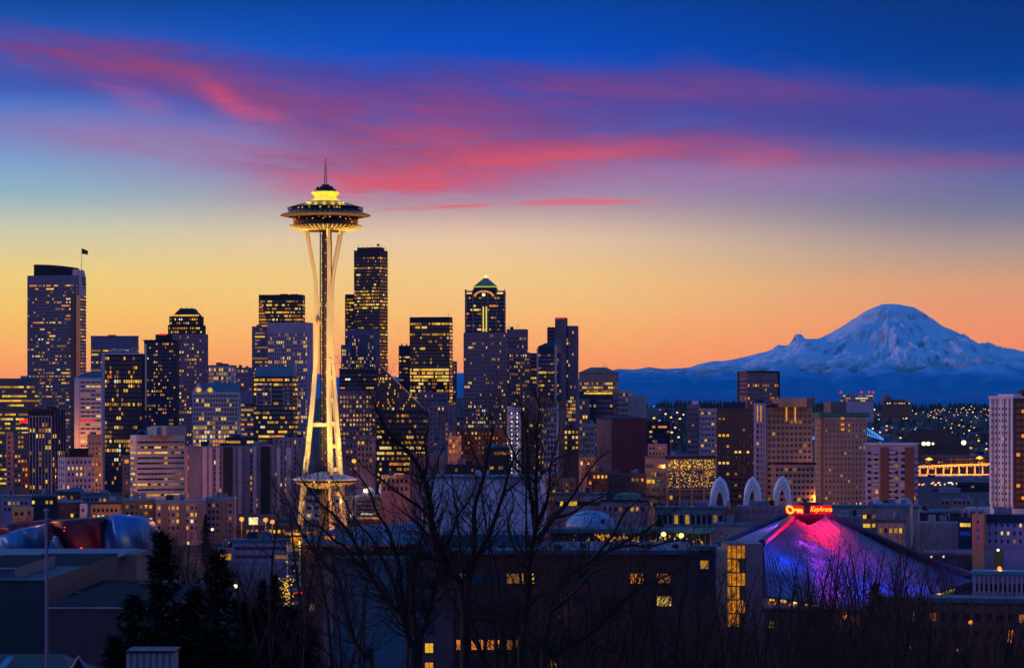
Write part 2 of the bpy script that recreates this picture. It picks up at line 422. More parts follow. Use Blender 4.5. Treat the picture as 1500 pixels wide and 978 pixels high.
# ---------------------------------------------------------------- building kit
S = dict(
 lav=surf('lavender stone', (.38,.31,.40)), lavd=surf('dim lavender stone', (.155,.135,.21)), tan=surf('tan stone', (.34,.24,.19)),
 pale=surf('pale precast', (.52,.46,.48)), white=surf('white painted concrete', (.55,.52,.56)), dark=surf('dark granite', (.022,.020,.032), .5, spec=.15),
 dkblue=surf('dark blue metal', (.010,.022,.055), .45, spec=.2), brick=surf('red brown brick', (.17,.075,.06), .85), dbrick=surf('dark brick', (.10,.05,.05), .85),
 pink=surf('pink stone', (.30,.20,.23)), rose=surf('rosy granite', (.22,.13,.17), .5), brown=surf('brown concrete', (.17,.12,.11)), maroon=surf('maroon panel', (.16,.035,.045), .7, .12),
 blueroof=surf('blue grey metal roof', (.045,.19,.29), .45, .35, .25), tealroof=surf('teal membrane roof', (.03,.12,.16), .6, .4, .2), grey=surf('grey concrete', (.24,.235,.25)),
 mech=surf('rooftop metal', (.15,.18,.23), .45, .3, .4), black=surf('black steel', (.02,.02,.022), .5), green=surf('green copper', (.05,.16,.12), .6),
 cream=surf('cream paint', (.74,.64,.38), .5, .06, .3), silver=surf('silver metal', (.55,.58,.62), .3, .2, .3, metal=.8), gold=surf('ochre wall', (.42,.24,.10)), lilac=surf('lilac panel', (.24,.21,.32)))
S['dkroof'] = surf('near dark roof', (.020,.095,.15), .5, .4, .6)
S['dkrose'] = surf('dark rose render', (.11,.07,.085))
rnd = random.Random(11); BAYK = .66

def frame(x0, xc, x1, D, th, depth):
    """nearest corner on the sight line of xc at distance D; the left face spans x0..xc, the right face xc..x1"""
    kc = (xc-750)/F; ph = math.atan(kc); cx, cy = kc*D, D
    uu = (math.cos(ph), -math.sin(ph)); vv = (math.sin(ph), math.cos(ph)); d0 = math.hypot(cx, cy); c, s = math.cos(th), math.sin(th)
    def L(px):      # length along the left face
        k = math.tan(ph-math.atan((px-750)/F)); return k*d0/(c-k*s)
    def Rr(px):
        k = math.tan(math.atan((px-750)/F)-ph); return k*d0/(s-k*c)
    a = L(x0) if xc > x0 else depth
    b = Rr(x1) if x1 > xc else depth
    dL = (-c*uu[0]+s*vv[0], -c*uu[1]+s*vv[1]); dR = (s*uu[0]+c*vv[0], s*uu[1]+c*vv[1])
    return (cx, cy, dR[0], dR[1], dL[0], dL[1]), a, b, L, Rr

class Mass:
    """one prism of a building: wall mesh with relief, one window_row mesh per storey"""
    def __init__(s, root, x0, xc, x1, yt, D, style='grid', wall='lav', yb=None, zb=None, th=None, depth=None, fl=3.9, bay=3.6, p=.15, pf=.08, pal=(6,4,1,3,.6),
                 gl=None, lit=None, top=1.2, cap=None, rightdark=None, seed=None, wname='wall', rows=True, sides='LR', skip=None, ww=None, wh=None, ztop_windows=None, rname='window_row', pat=None):
        s.D = D; s.root = root; m = S[wall] if isinstance(wall, str) else wall; gl = gl or G_DARK
        if th is None: th = 18 if xc < x1 and xc > x0 else (-1.5 if xc >= x1 else 91.5)
        th = R(th); depth = depth or 28
        s.fr, s.a, s.b, s.L, s.R = frame(x0, xc, x1, D, th, depth)
        s.fa = xc > x0; s.fb = x1 > xc
        zt = PZ(yt, D); s.zt = zt; z0 = gz(s.fr[0], s.fr[1])-1 if zb is None else zb
        if zb is None:
            for aa, bb in ((0,s.a),(s.b,0),(s.b,s.a)):
                px_, py_ = s.pt(aa, bb); z0 = min(z0, gz(px_, py_)-1)
        s.z0 = z0
        rr = random.Random(seed if seed is not None else int(x0*13+yt*7+D))
        W_ = MB(); W_.fbox(s.fr, 0, s.b, 0, s.a, z0, zt, m)
        zv = max(z0+1.0, (PZ(yb, D) if yb else z0+3))
        zw = zt-top
        nf = max(1, int((zw-zv)/fl)); zv = zw-nf*fl
        wz = dict(band=.42, grid=.52, pier=.66, glass=.5, strip=.6)[style] if wh is None else wh
        wx = dict(band=.94, grid=.58, pier=.66, glass=.92, strip=.9)[style] if ww is None else ww
        faces = []
        if s.fa and 'L' in sides: faces.append(('L', s.a))
        if s.fb and 'R' in sides: faces.append(('R', s.b))
        rowmb = [MB() for _ in range(nf)] if rows else []
        for fc, ln in faces:
            nb = max(1, int(round((ln-1.0)/(bay*BAYK*(.8 if style == 'glass' else 1))))); bw = (ln-1.0)/nb
            if ln < 2.5: nb = 1; bw = max(.8, ln-.4)
            e0 = (ln-nb*bw)/2
            if style in ('pier', 'grid') and rows:
                for k in range(nb+1):
                    c_ = e0+k*bw; h_ = bw*(1-wx)/2
                    s._slab(W_, fc, max(0,c_-h_), min(ln,c_+h_), zv-.3, zt-.2, .34, m)
            if style in ('band', 'grid') and rows:
                for i in range(nf+1):
                    z_ = zv+i*fl; hh = fl*(1-wz)/2
                    s._slab(W_, fc, .02, ln-.02, z_-hh, min(z_+hh, zt-.25), .28, m)
            for i in range(nf) if rows else ():
                fz = 1-(i+.5)/nf      # 0 top
                za = zv+i*fl+fl*(1-wz)/2; zb_ = zv+(i+1)*fl-fl*(1-wz)/2
                full = rr.random() < pf; seg = 0; segm = None
                pr = lit(fz, fc) if lit else None
                for k in range(nb):
                    sk = skip and skip(fc, (k+.5)/nb, fz)
                    if seg > 0: seg -= 1; mt = segm if rr.random() < .85 else gl
                    else:
                        pp = pr if pr is not None else (.72 if full else p)
                        if callable(pp): pp = pp((k+.5)/nb)
                        if rr.random() < pp*.6:
                            segm = rr.choices(LITS, pal)[0] if rr.random() < .68 else rr.choice((L_MID, L_MID, L_DIM)); mt = segm; seg = rr.choice((0,1,2,3,4)) if style in ('band','glass') else rr.choice((0,0,1,1))
                        elif rr.random() < pp*.5+.03: mt = rr.choice((L_DIM, L_DIM, L_MID))
                        else: mt = gl
                    if sk: mt = gl
                    if pat: mt = pat(fc, (k+.5)/nb, fz, mt)
                    a0 = e0+k*bw+bw*(1-wx)/2; a1 = a0+bw*wx; off = .06
                    q = [s.fp(fc, a0, off, za), s.fp(fc, a1, off, za), s.fp(fc, a1, off, zb_), s.fp(fc, a0, off, zb_)]
                    if fc == 'L': q = q[::-1]
                    rowmb[i].face(q, mt)
        s.wall = W_.build(wname, root)
        for r_ in rowmb:
            if r_.f: r_.build(rname, root)
        s.rowz = [(zv+i*fl) for i in range(nf)]
        if cap:
            g = MB(); mm = S[cap] if isinstance(cap, str) else cap
            g.fbox(s.fr, -.5, s.b+.5, -.5, s.a+.5, zt+.02, zt+.9, mm); g.build('parapet', root)
    def pt(s, b, a):
        ox, oy, ux, uy, vx, vy = s.fr; return (ox+b*ux+a*vx, oy+b*uy+a*vy)
    def fp(s, fc, t, off, z):
        b, a = (-off, t) if fc == 'L' else (t, -off)
        x, y = s.pt(b, a); return (x, y, z)
    def _slab(s, mb, fc, t0, t1, z0, z1, off, m):
        if t1-t0 < .02 or z1-z0 < .02: return
        if fc == 'L': mb.fbox(s.fr, -off, .05, t0, t1, z0, z1, m)
        else: mb.fbox(s.fr, t0, t1, -off, .05, z0, z1, m)
    def slab(s, name, fc, px0, px1, y0, y1, off, m, thick=None):
        """a piece on a face, given by photo columns and rows"""
        if fc == 'L': t0, t1 = sorted((s.L(px0), s.L(px1)))
        else: t0, t1 = sorted((s.R(px0), s.R(px1)))
        g = MB(); s._slab(g, fc, t0, t1, PZ(y1, s.D), PZ(y0, s.D), off, S[m] if isinstance(m, str) else m)
        return g.build(name, s.root)
    def roofbox(s, name, px0, px1, yt, m='mech', inset=3, depth=None, zb=None, shape=0):
        """a block on the roof between two photo columns"""
        g = MB(); m = S[m] if isinstance(m, str) else m
        zb = s.zt-.02 if zb is None else zb
        D = s.D; zt = PZ(yt, D)
        if s.fa:
            a0, a1 = sorted((s.L(px0), s.L(px1))); a0 = max(0.3, a0); dp = depth or max(3, s.b-2*inset)
            g.fbox(s.fr, inset, inset+dp, a0, a1, zb, zt, m)
        else:
            a0, a1 = sorted((s.R(px0), s.R(px1))); dp = depth or max(3, s.a-2*inset)
            g.fbox(s.fr, a0, a1, inset, inset+dp, zb, zt, m)
        return g.build(name, s.root)
    def mast(s, px, y0, r=.25, name='antenna', inset=5, m='black', zb=None):
        if s.fa: x, y = s.pt(inset, s.L(px))
        else: x, y = s.pt(s.R(px), inset)
        g = MB(); g.tube([(x,y,s.zt if zb is None else zb), (x,y,PZ(y0, s.D))], [r, r*.5], S[m], 5); return g.build(name, s.root)
def tower(name, label, cat, x, D, group=None):
    X0 = PX(x, D); return empty(name, (X0, D, gz(X0, D)), label, cat, group)
def simple(label, x0, xc, x1, yt, D, name='building', cat='building', roof=(), masts=(), **k):
    t = tower(name, label, cat, (x0+x1)/2, D, k.pop('group', None))
    k.setdefault('cap', None)
    M = Mass(t, x0, xc, x1, yt, D, **k)
    for r in roof: M.roofbox(*r)
    if not roof and M.fa and x1-x0 > 14 and D > 700:
        rz = random.Random(int(x0*7+D)); wpx = xc-x0
        for q in range(rz.choice((1,2,3))):
            a = x0+wpx*rz.uniform(.1,.75); w = wpx*rz.uniform(.07,.2); hpx = rz.uniform(1.2,2.6)*F/D
            M.roofbox('roof_unit', a, min(a+w, xc-.5), yt-hpx-(.9*F/D if k.get('cap') else 0), rz.choice(('mech','dkblue','lavd')), rz.uniform(2,8), rz.uniform(3,8))
        if rz.random() < .4: M.mast(x0+wpx*rz.uniform(.2,.8), yt-rz.uniform(4,7)*F/D, .14)
    for m in masts: M.mast(*m)
    return M
def lampdots(mb, pts, r, m):
    for p in pts: mb.ball(p, r, m, 4)

# ---------------------------------------------------------------- downtown towers, far to near
# 1 tall office tower on the far left
t = tower('office_tower', 'tallest lavender striped office tower at far left with a flag on its curved crown', 'skyscraper', 83, 2750)
M = Mass(t, 40, 111, 126, 403, 2750, 'band', 'lavd', yb=690, th=20, fl=3.55, bay=2.6, p=.12, pf=.12, pal=(2,3,5,3,1), top=9, skip=lambda f, a, z: (f == 'L' and .60 < a < .645) or (f == 'R' and a < .40))
g = MB(); zb = M.zt; pts = []
for i in range(13):
    f_ = i/12; px = 105-57*f_; pts.append((M.L(px), PZ(391-4.5*(1-(1-f_)**2), 2750)))
base = [M.pt(3+4*(1-i/12)**2, a) for i, (a, z) in enumerate(pts)]; back = [M.pt(22, a) for a, z in pts]
g.prism(base+back[::-1], zb, 0, S['dark'], [(*b, pts[i][1]) for i, b in enumerate(base)]+[(*b, pts[i][1]) for i, b in reversed(list(enumerate(back)))])
g.build('crown', t)
M.roofbox('crown_step', 104.5, 115, 394, 'pale', 4); M.slab('corner_panel', 'R', 115, 119, 398, 432, .7, 'pale'); M.slab('corner_panel', 'R', 119.3, 124, 398, 404, .7, 'pale'); M.slab('corner_panel', 'R', 119.3, 124, 421, 432, .7, 'pale')
M.slab('glass_corner', 'L', 103.5, 111, 432, 690, .45, G_DARK); M.slab('glass_corner', 'R', 111.2, 117, 432, 690, .45, G_BLUE)
M.mast(118.5, 363, .35, 'flagpole', 2, 'pale')
g = MB(); x, y = M.pt(2, M.L(118.5) if False else 0); fx = PX(119.4, 2750); fy = 2752
rows = []
for i in range(7):
    q = i/6; rows.append([(fx+q*6.6, fy+math.sin(q*5)*.8, PZ(363.4+q*3.4, 2750)-q*.3), (fx+q*6.6, fy+math.sin(q*5+.4)*.8, PZ(371.5+q*1.0, 2750)-q*.3)])
g.grid(rows, S['black']); g.build('flag', t)
# 2
simple('square lavender office block right of the striped tower, its roof edge glowing', 133, 200, 203, 493, 2600, style='band', wall='lavd', yb=560, th=8, p=.22, pf=.15, top=12, roof=(('plant_room',157,168,490,'mech',6),), cap='rose', name='office_block', cat='office building')
# 3
M = simple('tan tower with a sloped teal roof and an orange lit left edge', 109, 149, 152, 553, 2100, style='band', wall='pale', yb=672, th=8, fl=3.4, bay=6.5, ww=.84, p=.16, pf=.02, top=2, name='office_tower', cat='office tower', skip=lambda f, a, z: f == 'L' and a > .82)
g = MB(); z = M.zt; A = [(*M.pt(-.5,-.5), z+.02), (*M.pt(-.5,M.a+.5), z+.02), (*M.pt(M.b+.5,M.a+.5), z+.02), (*M.pt(M.b+.5,-.5), z+.02)]
T_ = [(*M.pt(8,1), z+5), (*M.pt(8,M.a-10), z+5)]
g.face([A[0],T_[0],T_[1],A[1]], S['tealroof']); g.face([A[0],A[3],T_[0]], S['tealroof']); g.face([A[1],T_[1],A[2]], S['tealroof']); g.face([A[2],T_[1],T_[0],A[3]], S['tealroof']); g.build('roof', M.root)
M.slab('lit_floor', 'L', 117, 138, 614, 617, .5, L_RED); M.slab('edge_column', 'L', 109, 116.5, 553, 672, .6, 'pale')
# 6 stepped tower with a truncated hat
t = tower('stepped_tower', 'stepped tower with a truncated pyramid hat and glowing cornice', 'skyscraper', 275, 2500)
Mass(t, 243, 300, 304.5, 489, 2500, 'grid', 'rose', yb=690, th=10, fl=3.6, bay=3.6, p=.2, pf=.1, gl=G_BLUE, depth=40)
Mass(t, 246, 297, 301, 476, 2503, 'grid', 'dark', yb=489, th=10, fl=3.6, bay=3.2, p=.5, pf=.3, zb=60, gl=G_BLUE, wname='upper_wall')
M = Mass(t, 248, 294, 298, 463, 2506, 'grid', 'dark', yb=476, th=10, fl=3.6, bay=3.2, p=.35, pf=.3, zb=60, gl=G_BLUE, wname='top_wall')
g = MB(); z = M.zt
def frust(M, g, px0, px1, y1, qx0, qx1, inset, depth, m, zb=None):
    D = M.D; zb = M.zt if zb is None else zb; z1 = PZ(y1, D); a0, a1 = sorted((M.L(px0), M.L(px1))); b0, b1 = sorted((M.L(qx0), M.L(qx1))); sh = min((b0-a0), (a1-b1))
    lo = [(inset,a0),(inset,a1),(inset+depth,a1),(inset+depth,a0)]; hi = [(inset+sh,b0),(inset+sh,b1),(inset+depth-sh,b1),(inset+depth-sh,b0)]
    lo = [M.pt(b,a) for b,a in lo]; hi = [(*M.pt(b,a), z1) for b,a in hi]
    g.prism(lo[::-1], zb, z1, m, hi[::-1])
frust(M, g, 252, 290, 451, 262, 281, 1, 26, S['dark']); g.build('hat_roof', t)
g = MB(); g.fbox(M.fr, .5, 1.0, M.L(291), M.L(251), z-.1, z+1.5, L_YEL); g.build('cornice_light', t)
for px in (262, 270, 278): M.mast(px, 446, .2, 'antenna', 12, zb=z+8)
# 5
M = simple('dark residential tower with scattered lit windows in front of the stepped tower', 211, 258, 262, 499, 2300, style='grid', wall='dkblue', yb=700, th=8, fl=3.2, bay=3.0, p=.16, pf=.0, gl=G_BLUE, name='residential_tower', cat='tower', pal=(5,3,3,3,.5))
M.slab('corner_light_strip', 'L', 211.3, 214.6, 504, 600, .5, 'cream'); M.roofbox('roof_slab', 209.5, 262, 497.5, 'dark', -1, 40)
M.roofbox('plant_room', 227, 250, 489.5, 'dark', 3); M.roofbox('red_beacon_light', 233, 243, 488.2, L_RED, 2.5, .6, zb=PZ(490.6, 2300))
# 4
M = simple('black glass slab tower at left with a pale narrow left edge', 149, 209, 212, 519, 1900, style='pier', wall='dkblue', yb=735, th=6, fl=3.35, bay=2.6, p=.12, pf=.10, gl=G_DARK, name='glass_tower', cat='office tower', ww=.72, pal=(5,4,1,1,2))
M.slab('edge_column', 'L', 149, 153.5, 519, 735, .8, 'lav')
M.roofbox('roof_slab', 148, 211, 517.3, 'pale', -.6, 30)
M.roofbox('plant_room', 160, 199, 513, 'mech', 4, 12); M.roofbox('cooling_tower', 163, 169, 510, 'pale', 4, 6, zb=M.zt+3); M.roofbox('cooling_tower', 172, 182, 510.8, 'pale', 4, 6, zb=M.zt+3); M.roofbox('cooling_tower', 190, 198, 507.5, 'mech', 4, 6, zb=M.zt+3)
# 7
simple('low lavender block with lit vertical window strips behind the gabled building', 305, 339, 346, 536, 2350, style='pier', wall='pale', yb=580, th=14, p=.35, pf=.2, cap='rose', name='office_block', cat='office building', masts=((310,531.5,.2),(322,532,.2)))
simple('small plain lavender block beside the strip windowed one', 346, 370, 371, 538, 2250, style='grid', wall='lavd', yb=600, th=5, p=.2, pf=.05, bay=4.5, name='office_block', cat='office building')
simple('narrow tan block with orange lit rows right of the gabled building', 348, 372, 373, 575, 2100, style='band', wall='lavd', yb=690, th=5, p=.45, pf=.45, top=8, name='office_block', cat='office building', pal=(4,1,5,2,0))
# 8 gabled
t = tower('gabled_office_building', 'lavender gridded office building with small gables and a blue roof, lower floors fully lit', 'office building', 316, 1900)
M = Mass(t, 282, 349, 352, 574, 1900, 'grid', 'pale', yb=670, th=6, fl=3.3, bay=3.1, p=.1, pf=0, ww=.74, wh=.66, lit=lambda z, f: .12 if z < .36 else (.55 if z < .6 else .9), pal=(7,4,1,2,.5))
def gable(M, pxa, pxb, yp, m, off=0, dep=14, name='gable'):
    g = MB(); a0, a1 = sorted((M.L(pxa), M.L(pxb))); am = (a0+a1)/2; z = M.zt+.02; zp = PZ(yp, M.D)
    for b in (off, off+dep): pass
    f0 = [(*M.pt(off,a0), z), (*M.pt(off,am), zp), (*M.pt(off,a1), z)]; f1 = [(*M.pt(off+dep,a0), z), (*M.pt(off+dep,am), zp), (*M.pt(off+dep,a1), z)]
    g.face(f0, m); g.face(f1[::-1], m); g.face([f0[0],f1[0],f1[1],f0[1]], S['blueroof']); g.face([f0[1],f1[1],f1[2],f0[2]], S['blueroof']); g.face([f0[2],f1[2],f1[0],f0[0]], m)
    return g.build(name, M.root)
gable(M, 282, 298, 560.5, S['pale'], -.3); gable(M, 298.5, 316, 566, S['pale'], -.3)
M.roofbox('blue_roof', 299, 349, 560, 'blueroof', 9); 
for pxx in (291, 308):
    x, y, z = M.fp('L', M.L(pxx), .5, PZ(571, 1900)); g = MB(); g.ball((x,y,z), 1.7, L_YEL, 8); g.build('round_window', t)
# 10 slanted glass
t = tower('slanted_tower', 'dark glass tower with a slanted folded left face and lit floors', 'skyscraper', 412, 2650)
M = Mass(t, 379, 443, 447, 431.5, 2650, 'glass', 'dark', yb=480, th=8, fl=3.7, bay=2.8, p=.4, pf=.25, gl=G_DARK, top=5)
g = MB(); z0_, z1_ = PZ(482,2650), PZ(433,2650); q = [M.fp('L', M.L(379.2), .9, z0_), M.fp('L', M.L(395), .9, z0_), M.fp('L', M.L(379.2), .9, z1_)]
qb = [M.fp('L', M.L(379.2), .1, z0_), M.fp('L', M.L(395), .1, z0_), M.fp('L', M.L(379.2), .1, z1_)]
g.face(q, S['brown']); g.face([q[1],qb[1],qb[2],q[2]], S['brown'])
g.build('folded_face', t)
for i in range(8):
    g = MB(); yy = 446+i*4.6; xx = 380+ (yy-433)/49*14
    a_ = M.fp('L', M.L(380), 1.0, PZ(yy,2650)); b_ = M.fp('L', M.L(xx), 1.0, PZ(yy,2650)); g.face([a_, b_, (b_[0],b_[1],b_[2]+1.5), (a_[0],a_[1],a_[2]+1.5)], L_ORA if i%2 else L_DIM); g.build('window_row', t)
M.roofbox('plant_room', 409, 420, 430, 'dark', 5); M.roofbox('plant_room', 424, 436, 430.3, 'dark', 5)
# 11
simple('lavender banded tower left of the broad crowned tower', 369, 396, 397, 478, 2520, style='band', wall='lavd', yb=560, th=4, fl=3.5, p=.3, pf=.12, name='office_tower', cat='office tower')
# 12
t = tower('office_tower', 'broad vertical ribbed tower with a plain lavender crown and yellow lit rows', 'office tower', 425, 2450)
M = Mass(t, 392, 451, 458.5, 472, 2450, 'pier', 'lav', yb=650, th=14, fl=3.7, bay=3.1, p=.12, pf=.3, top=9.5, ww=.6, gl=G_DARK, sides='L', pal=(7,5,2,2,.5))
# 13 tallest dark tower
t = tower('dark_skyscraper', 'tallest near black skyscraper right of the observation tower, dishes on its roof', 'skyscraper', 540, 2900)
Mass(t, 506, 521, 521, 431, 2925, 'glass', 'dark', yb=500, th=-1, fl=3.8, bay=2.4, p=.3, pf=.18, gl=G_DARK, top=4, depth=40, wname='shoulder_wall')
M = Mass(t, 518.5, 556, 568, 366, 2900, 'glass', 'dark', yb=560, th=24, fl=3.7, bay=2.4, p=.1, pf=.02, gl=G_DARK, top=7, lit=lambda z, f: (.7 if (.27 < z < .42 and f == 'L') else .10) if int(z*100) % 9 else .6, pal=(5,4,2,3,.4))
M.roofbox('penthouse', 521, 553, 361.5, 'dark', 4)
for px, y in ((522,358.5),(528,359.5),(534,358.5),(541,359),(549,356),(556,359),(561,360)): M.mast(px, y, .3, 'antenna', 6)
x, y = M.pt(6, M.L(551)); g = MB(); g.ball((x, y, PZ(358.2,2900)), 1.8, S['mech'], 7, .8); g.build('satellite_dish', t)
# 14
t = tower('ribbed_tower', 'lavender tower of close vertical ribs in front of the tallest dark skyscraper', 'office tower', 528, 2650)
M = Mass(t, 509, 551, 556, 483, 2650, 'pier', 'lavd', yb=560, th=10, fl=3.7, bay=3.0, p=.10, pf=.0, top=5, ww=.5, lit=lambda z, f: .05 if z < .45 else .4)
Mass(t, 500, 514, 514, 505, 2640, 'pier', 'lavd', yb=570, th=-1, fl=3.7, bay=3.0, p=.4, pf=.1, top=4, ww=.5, wname='lower_wall', depth=20)
# 17
simple('narrow dark block between the two dark towers', 584, 601, 602, 506, 2680, style='band', wall='dkblue', yb=560, th=4, p=.15, pf=.2, top=10, name='office_block', cat='office building')
# 18
t = tower('office_tower', 'dark flat topped tower with one bright yellow band of lit floors', 'office tower', 632, 2550)
M = Mass(t, 600, 658, 663, 464, 2550, 'band', 'dark', yb=740, th=12, fl=3.45, bay=2.6, p=.08, pf=.04, top=5, gl=G_DARK, lit=lambda z, f: (1.5 if (.30 < z < .395 and f == 'L') else (.35 if z > .395 else (.9 if z < .02 else (.7 if .06<z<.085 else .05)))), pal=(7,4,.3,1,.5), wh=.62)
M.mast(655, 458, .2)
simple('slim lavender block at the right edge of the band lit tower', 661, 668, 669, 529, 2600, style='grid', wall='lavd', yb=640, th=3, p=.2, pf=.1, name='office_block', cat='office building')
# 20 pyramid tower
D = 2350
t = tower('pyramid_tower', 'tall tower with a green lit pyramid crown above a glowing arch', 'skyscraper', 710, D)
isb = lambda a: (.30 < a < .43) or (.57 < a < .70)
M = Mass(t, 679, 741, 742, 487, D, 'grid', 'rose', yb=700, th=2, fl=3.55, bay=2.75, p=.12, pf=.0, top=1, gl=G_DARK, depth=50, lit=lambda z, f: (.06 if z < .5 else (.30 if z < .62 else (.75 if z < .9 else .4))), pal=(6,5,2,2,1),
  pat=lambda f, a, z, m: (G_BLUE if (m is G_DARK and (.25 < a < .42 or .57 < a < .74)) else m))
M2 = Mass(t, 681, 740, 741, 427, D+3, 'glass', 'dkblue', yb=486, th=2, fl=3.55, bay=2.9, p=.10, pf=.03, top=4, gl=G_BLUE, depth=44, zb=90, wname='shaft_wall', pal=(2,5,2,2,2))
for a, b in ((681,683.5),(692,693.8),(705.2,706.8),(714,715.6),(726,727.8),(738.5,740.2)): M2.slab('corner_rib', 'L', a, b, 424, 486.5, 1.2, 'rose')
for a, b in ((707.2,708.9),(711.6,713.3)): M2.slab('light_fin', 'L', a, b, 449, 485.8, 1.6, glow('fin light', (1,.78,.10), .9, .3, .02))
for a, b in ((683.8,691),(728,736.8)): M2.slab('turret_light', 'L', a, b, 428, 430.6, .9, L_PALE)
M2.roofbox('turret', 681, 692.5, 425.6, 'rose', 0, 10); M2.roofbox('turret', 727, 740.5, 425.6, 'rose', 0, 10)
g = MB(); frust(M2, g, 692.5, 728, 420.5, 694, 727, .6, 38, S['dkblue']); g.build('crown_base', t)
g = MB(); zc = PZ(434, D)
arc = [(M2.L(709-15.3*math.cos(math.pi*i/20)), zc+math.sin(math.pi*i/20)*(PZ(425.2,D)-zc)) for i in range(21)]
inn = [(M2.L(709-11.5*math.cos(math.pi*i/20)), zc+math.sin(math.pi*i/20)*(PZ(427.6,D)-zc)) for i in range(21)]
for i in range(20):
    q = [M2.fp('L', arc[i][0], 2.2, arc[i][1]), M2.fp('L', arc[i+1][0], 2.2, arc[i+1][1]), M2.fp('L', inn[i+1][0], 2.2, inn[i+1][1]), M2.fp('L', inn[i][0], 2.2, inn[i][1])]
    r_ = [M2.fp('L', arc[i][0], .2, arc[i][1]), M2.fp('L', arc[i+1][0], .2, arc[i+1][1])]
    g.face(q, L_ORA); g.face([q[0], q[1], r_[1], r_[0]], S['rose'])
g.build('arch', t)
x, y, z = M2.fp('L', M2.L(708.7), 2.6, PZ(431.5, D)); g = MB(); g.ball((x, y, z), 1.5, glow('clear lamp', (1,.85,.5), 1.4, 0), 8); g.build('arch_lamp', t)
for i in range(7):
    q0 = i/7; q1 = (i+.72)/7; g = MB(); hw0 = 17.2*(1-q0)+2; hw1 = 17.2*(1-q1)+2
    zA = PZ(418-11.5*q0-(0), D); zB = PZ(418-11.5*q1, D)
    m_ = glow('green crown light', (.75,.85,.05), .8, .3, .03) if i == 0 else S['green']
    frust(M2, g, 710.3-hw0, 710.3+hw0, 420-15*q1, 710.3-hw1, 710.3+hw1, 20.5-hw0*D/F, 2*hw0*D/F, m_, zb=PZ(420-15*q0, D)); g.build('pyramid_tier', t)
    if i:
        g = MB(); hw = 17.2*(1-(i)/7)+2.4; g.fbox(M2.fr, 20.5-hw*D/F, 20.5+hw*D/F, M2.L(710.3+hw), M2.L(710.3-hw), PZ(420-15*i/7, D)-.45, PZ(420-15*i/7, D)+.02, S['cream']); g.build('tier_ledge', t)
g = MB(); g.fbox(M2.fr, 19, 22, M2.L(712.6), M2.L(708), PZ(405.2, D), PZ(401, D), glow('lantern light', (1,.85,.45), 1.1, .1)); g.build('lantern', t)
# 21
simple('tan gridded tower right of the pyramid tower with yellow windows', 742, 772, 773, 482, 2500, style='grid', wall='rose', yb=516, th=3, p=.3, pf=.1, name='office_tower', cat='office tower', masts=((744,476,.2),(750,477,.2),(756,476,.2)), top=7)
simple('lower wide gridded block in front of the tan gridded tower', 742, 776, 777, 516, 2450, style='grid', wall='rose', yb=640, th=3, fl=3.5, bay=3.2, p=.3, pf=.1, name='office_block', cat='office building', lit=lambda z, f: .3 if z < .75 else .6)
# 23
t = tower('office_tower', 'slim vertically striped tower with a red lit top behind the curved glass tower', 'skyscraper', 824, 2720)
M = Mass(t, 813, 828, 831, 465, 2720, 'pier', 'lavd', yb=640, th=10, p=.03, pf=0, bay=5, top=3, wname='core_wall'); M.slab('red_beacon_light', 'L', 814, 828, 464.8, 466.8, .6, L_RED)
Mass(t, 802, 814, 814, 479, 2730, 'glass', 'dkblue', yb=640, th=-1, p=.05, pf=0, gl=G_BLUE, wname='side_wall')
Mass(t, 829, 844, 847, 477, 2725, 'pier', 'lavd', yb=660, th=10, fl=3.8, bay=2.8, p=.03, pf=0, gl=G_BLUE, wname='side_wall', lit=lambda z, f: (.9 if .55 < z < .76 else .04))
# 22
t = tower('curved_glass_tower', 'blue and rose glass tower with a peaked top and a bright window pair', 'skyscraper', 800, 2300)
M = Mass(t, 788, 815, 822, 507, 2300, 'glass', 'dkblue', yb=650, th=16, fl=3.8, bay=3.2, p=.08, pf=.06, gl=G_BLUE, top=6)
g = MB(); frust(M, g, 788, 815, 502, 797, 808, 0, 20, S['dkblue']); g.build('peaked_roof', t)
M.slab('corner_fin', 'L', 813, 816, 506, 650, .9, 'lav'); M.slab('corner_fin', 'L', 786.5, 789, 510, 650, .9, 'lav')
M = Mass(t, 777, 789, 789, 517, 2310, 'glass', 'dkblue', yb=640, th=-1, fl=3.8, bay=3.2, p=.12, pf=.03, gl=G_BLUE, wname='wing_wall')
M = Mass(t, 815, 823, 826, 517, 2305, 'pier', 'lavd', yb=640, th=12, fl=3.8, bay=3.2, p=.1, pf=.03, gl=G_BLUE, wname='wing_wall')
# 24
t = tower('hip_roofed_tower', 'tan tower with a low hip roof and rows of yellow windows', 'office tower', 877, 2100)
M = Mass(t, 848, 902, 905.5, 546, 2100, 'grid', 'tan', yb=640, th=8, fl=3.2, bay=2.9, p=.2, pf=0, top=7, ww=.8, lit=lambda z, f: .85 if z < .3 else .5)
g = MB(); z = M.zt; c_ = (*M.pt(M.b*.5, M.a*.5), PZ(537.5, 2100)); e_ = [(*M.pt(-1,-1), z+.02), (*M.pt(-1,M.a+1), z+.02), (*M.pt(M.b+1,M.a+1), z+.02), (*M.pt(M.b+1,-1), z+.02)]
h_ = [(*M.pt(M.b*.4,M.a*.3), c_[2]), (*M.pt(M.b*.4,M.a*.7), c_[2]), (*M.pt(M.b*.6,M.a*.7), c_[2]), (*M.pt(M.b*.6,M.a*.3), c_[2])]
for i in range(4): g.face([e_[i], e_[(i+1)%4], h_[(i+1)%4], h_[i]], S['brown'])
g.face(h_, S['brown']); g.build('hip_roof', t); M.mast(882, 531, .2, 'antenna', 12, zb=c_[2]-1); M.mast(886, 532, .2, 'antenna', 12, zb=c_[2]-1)
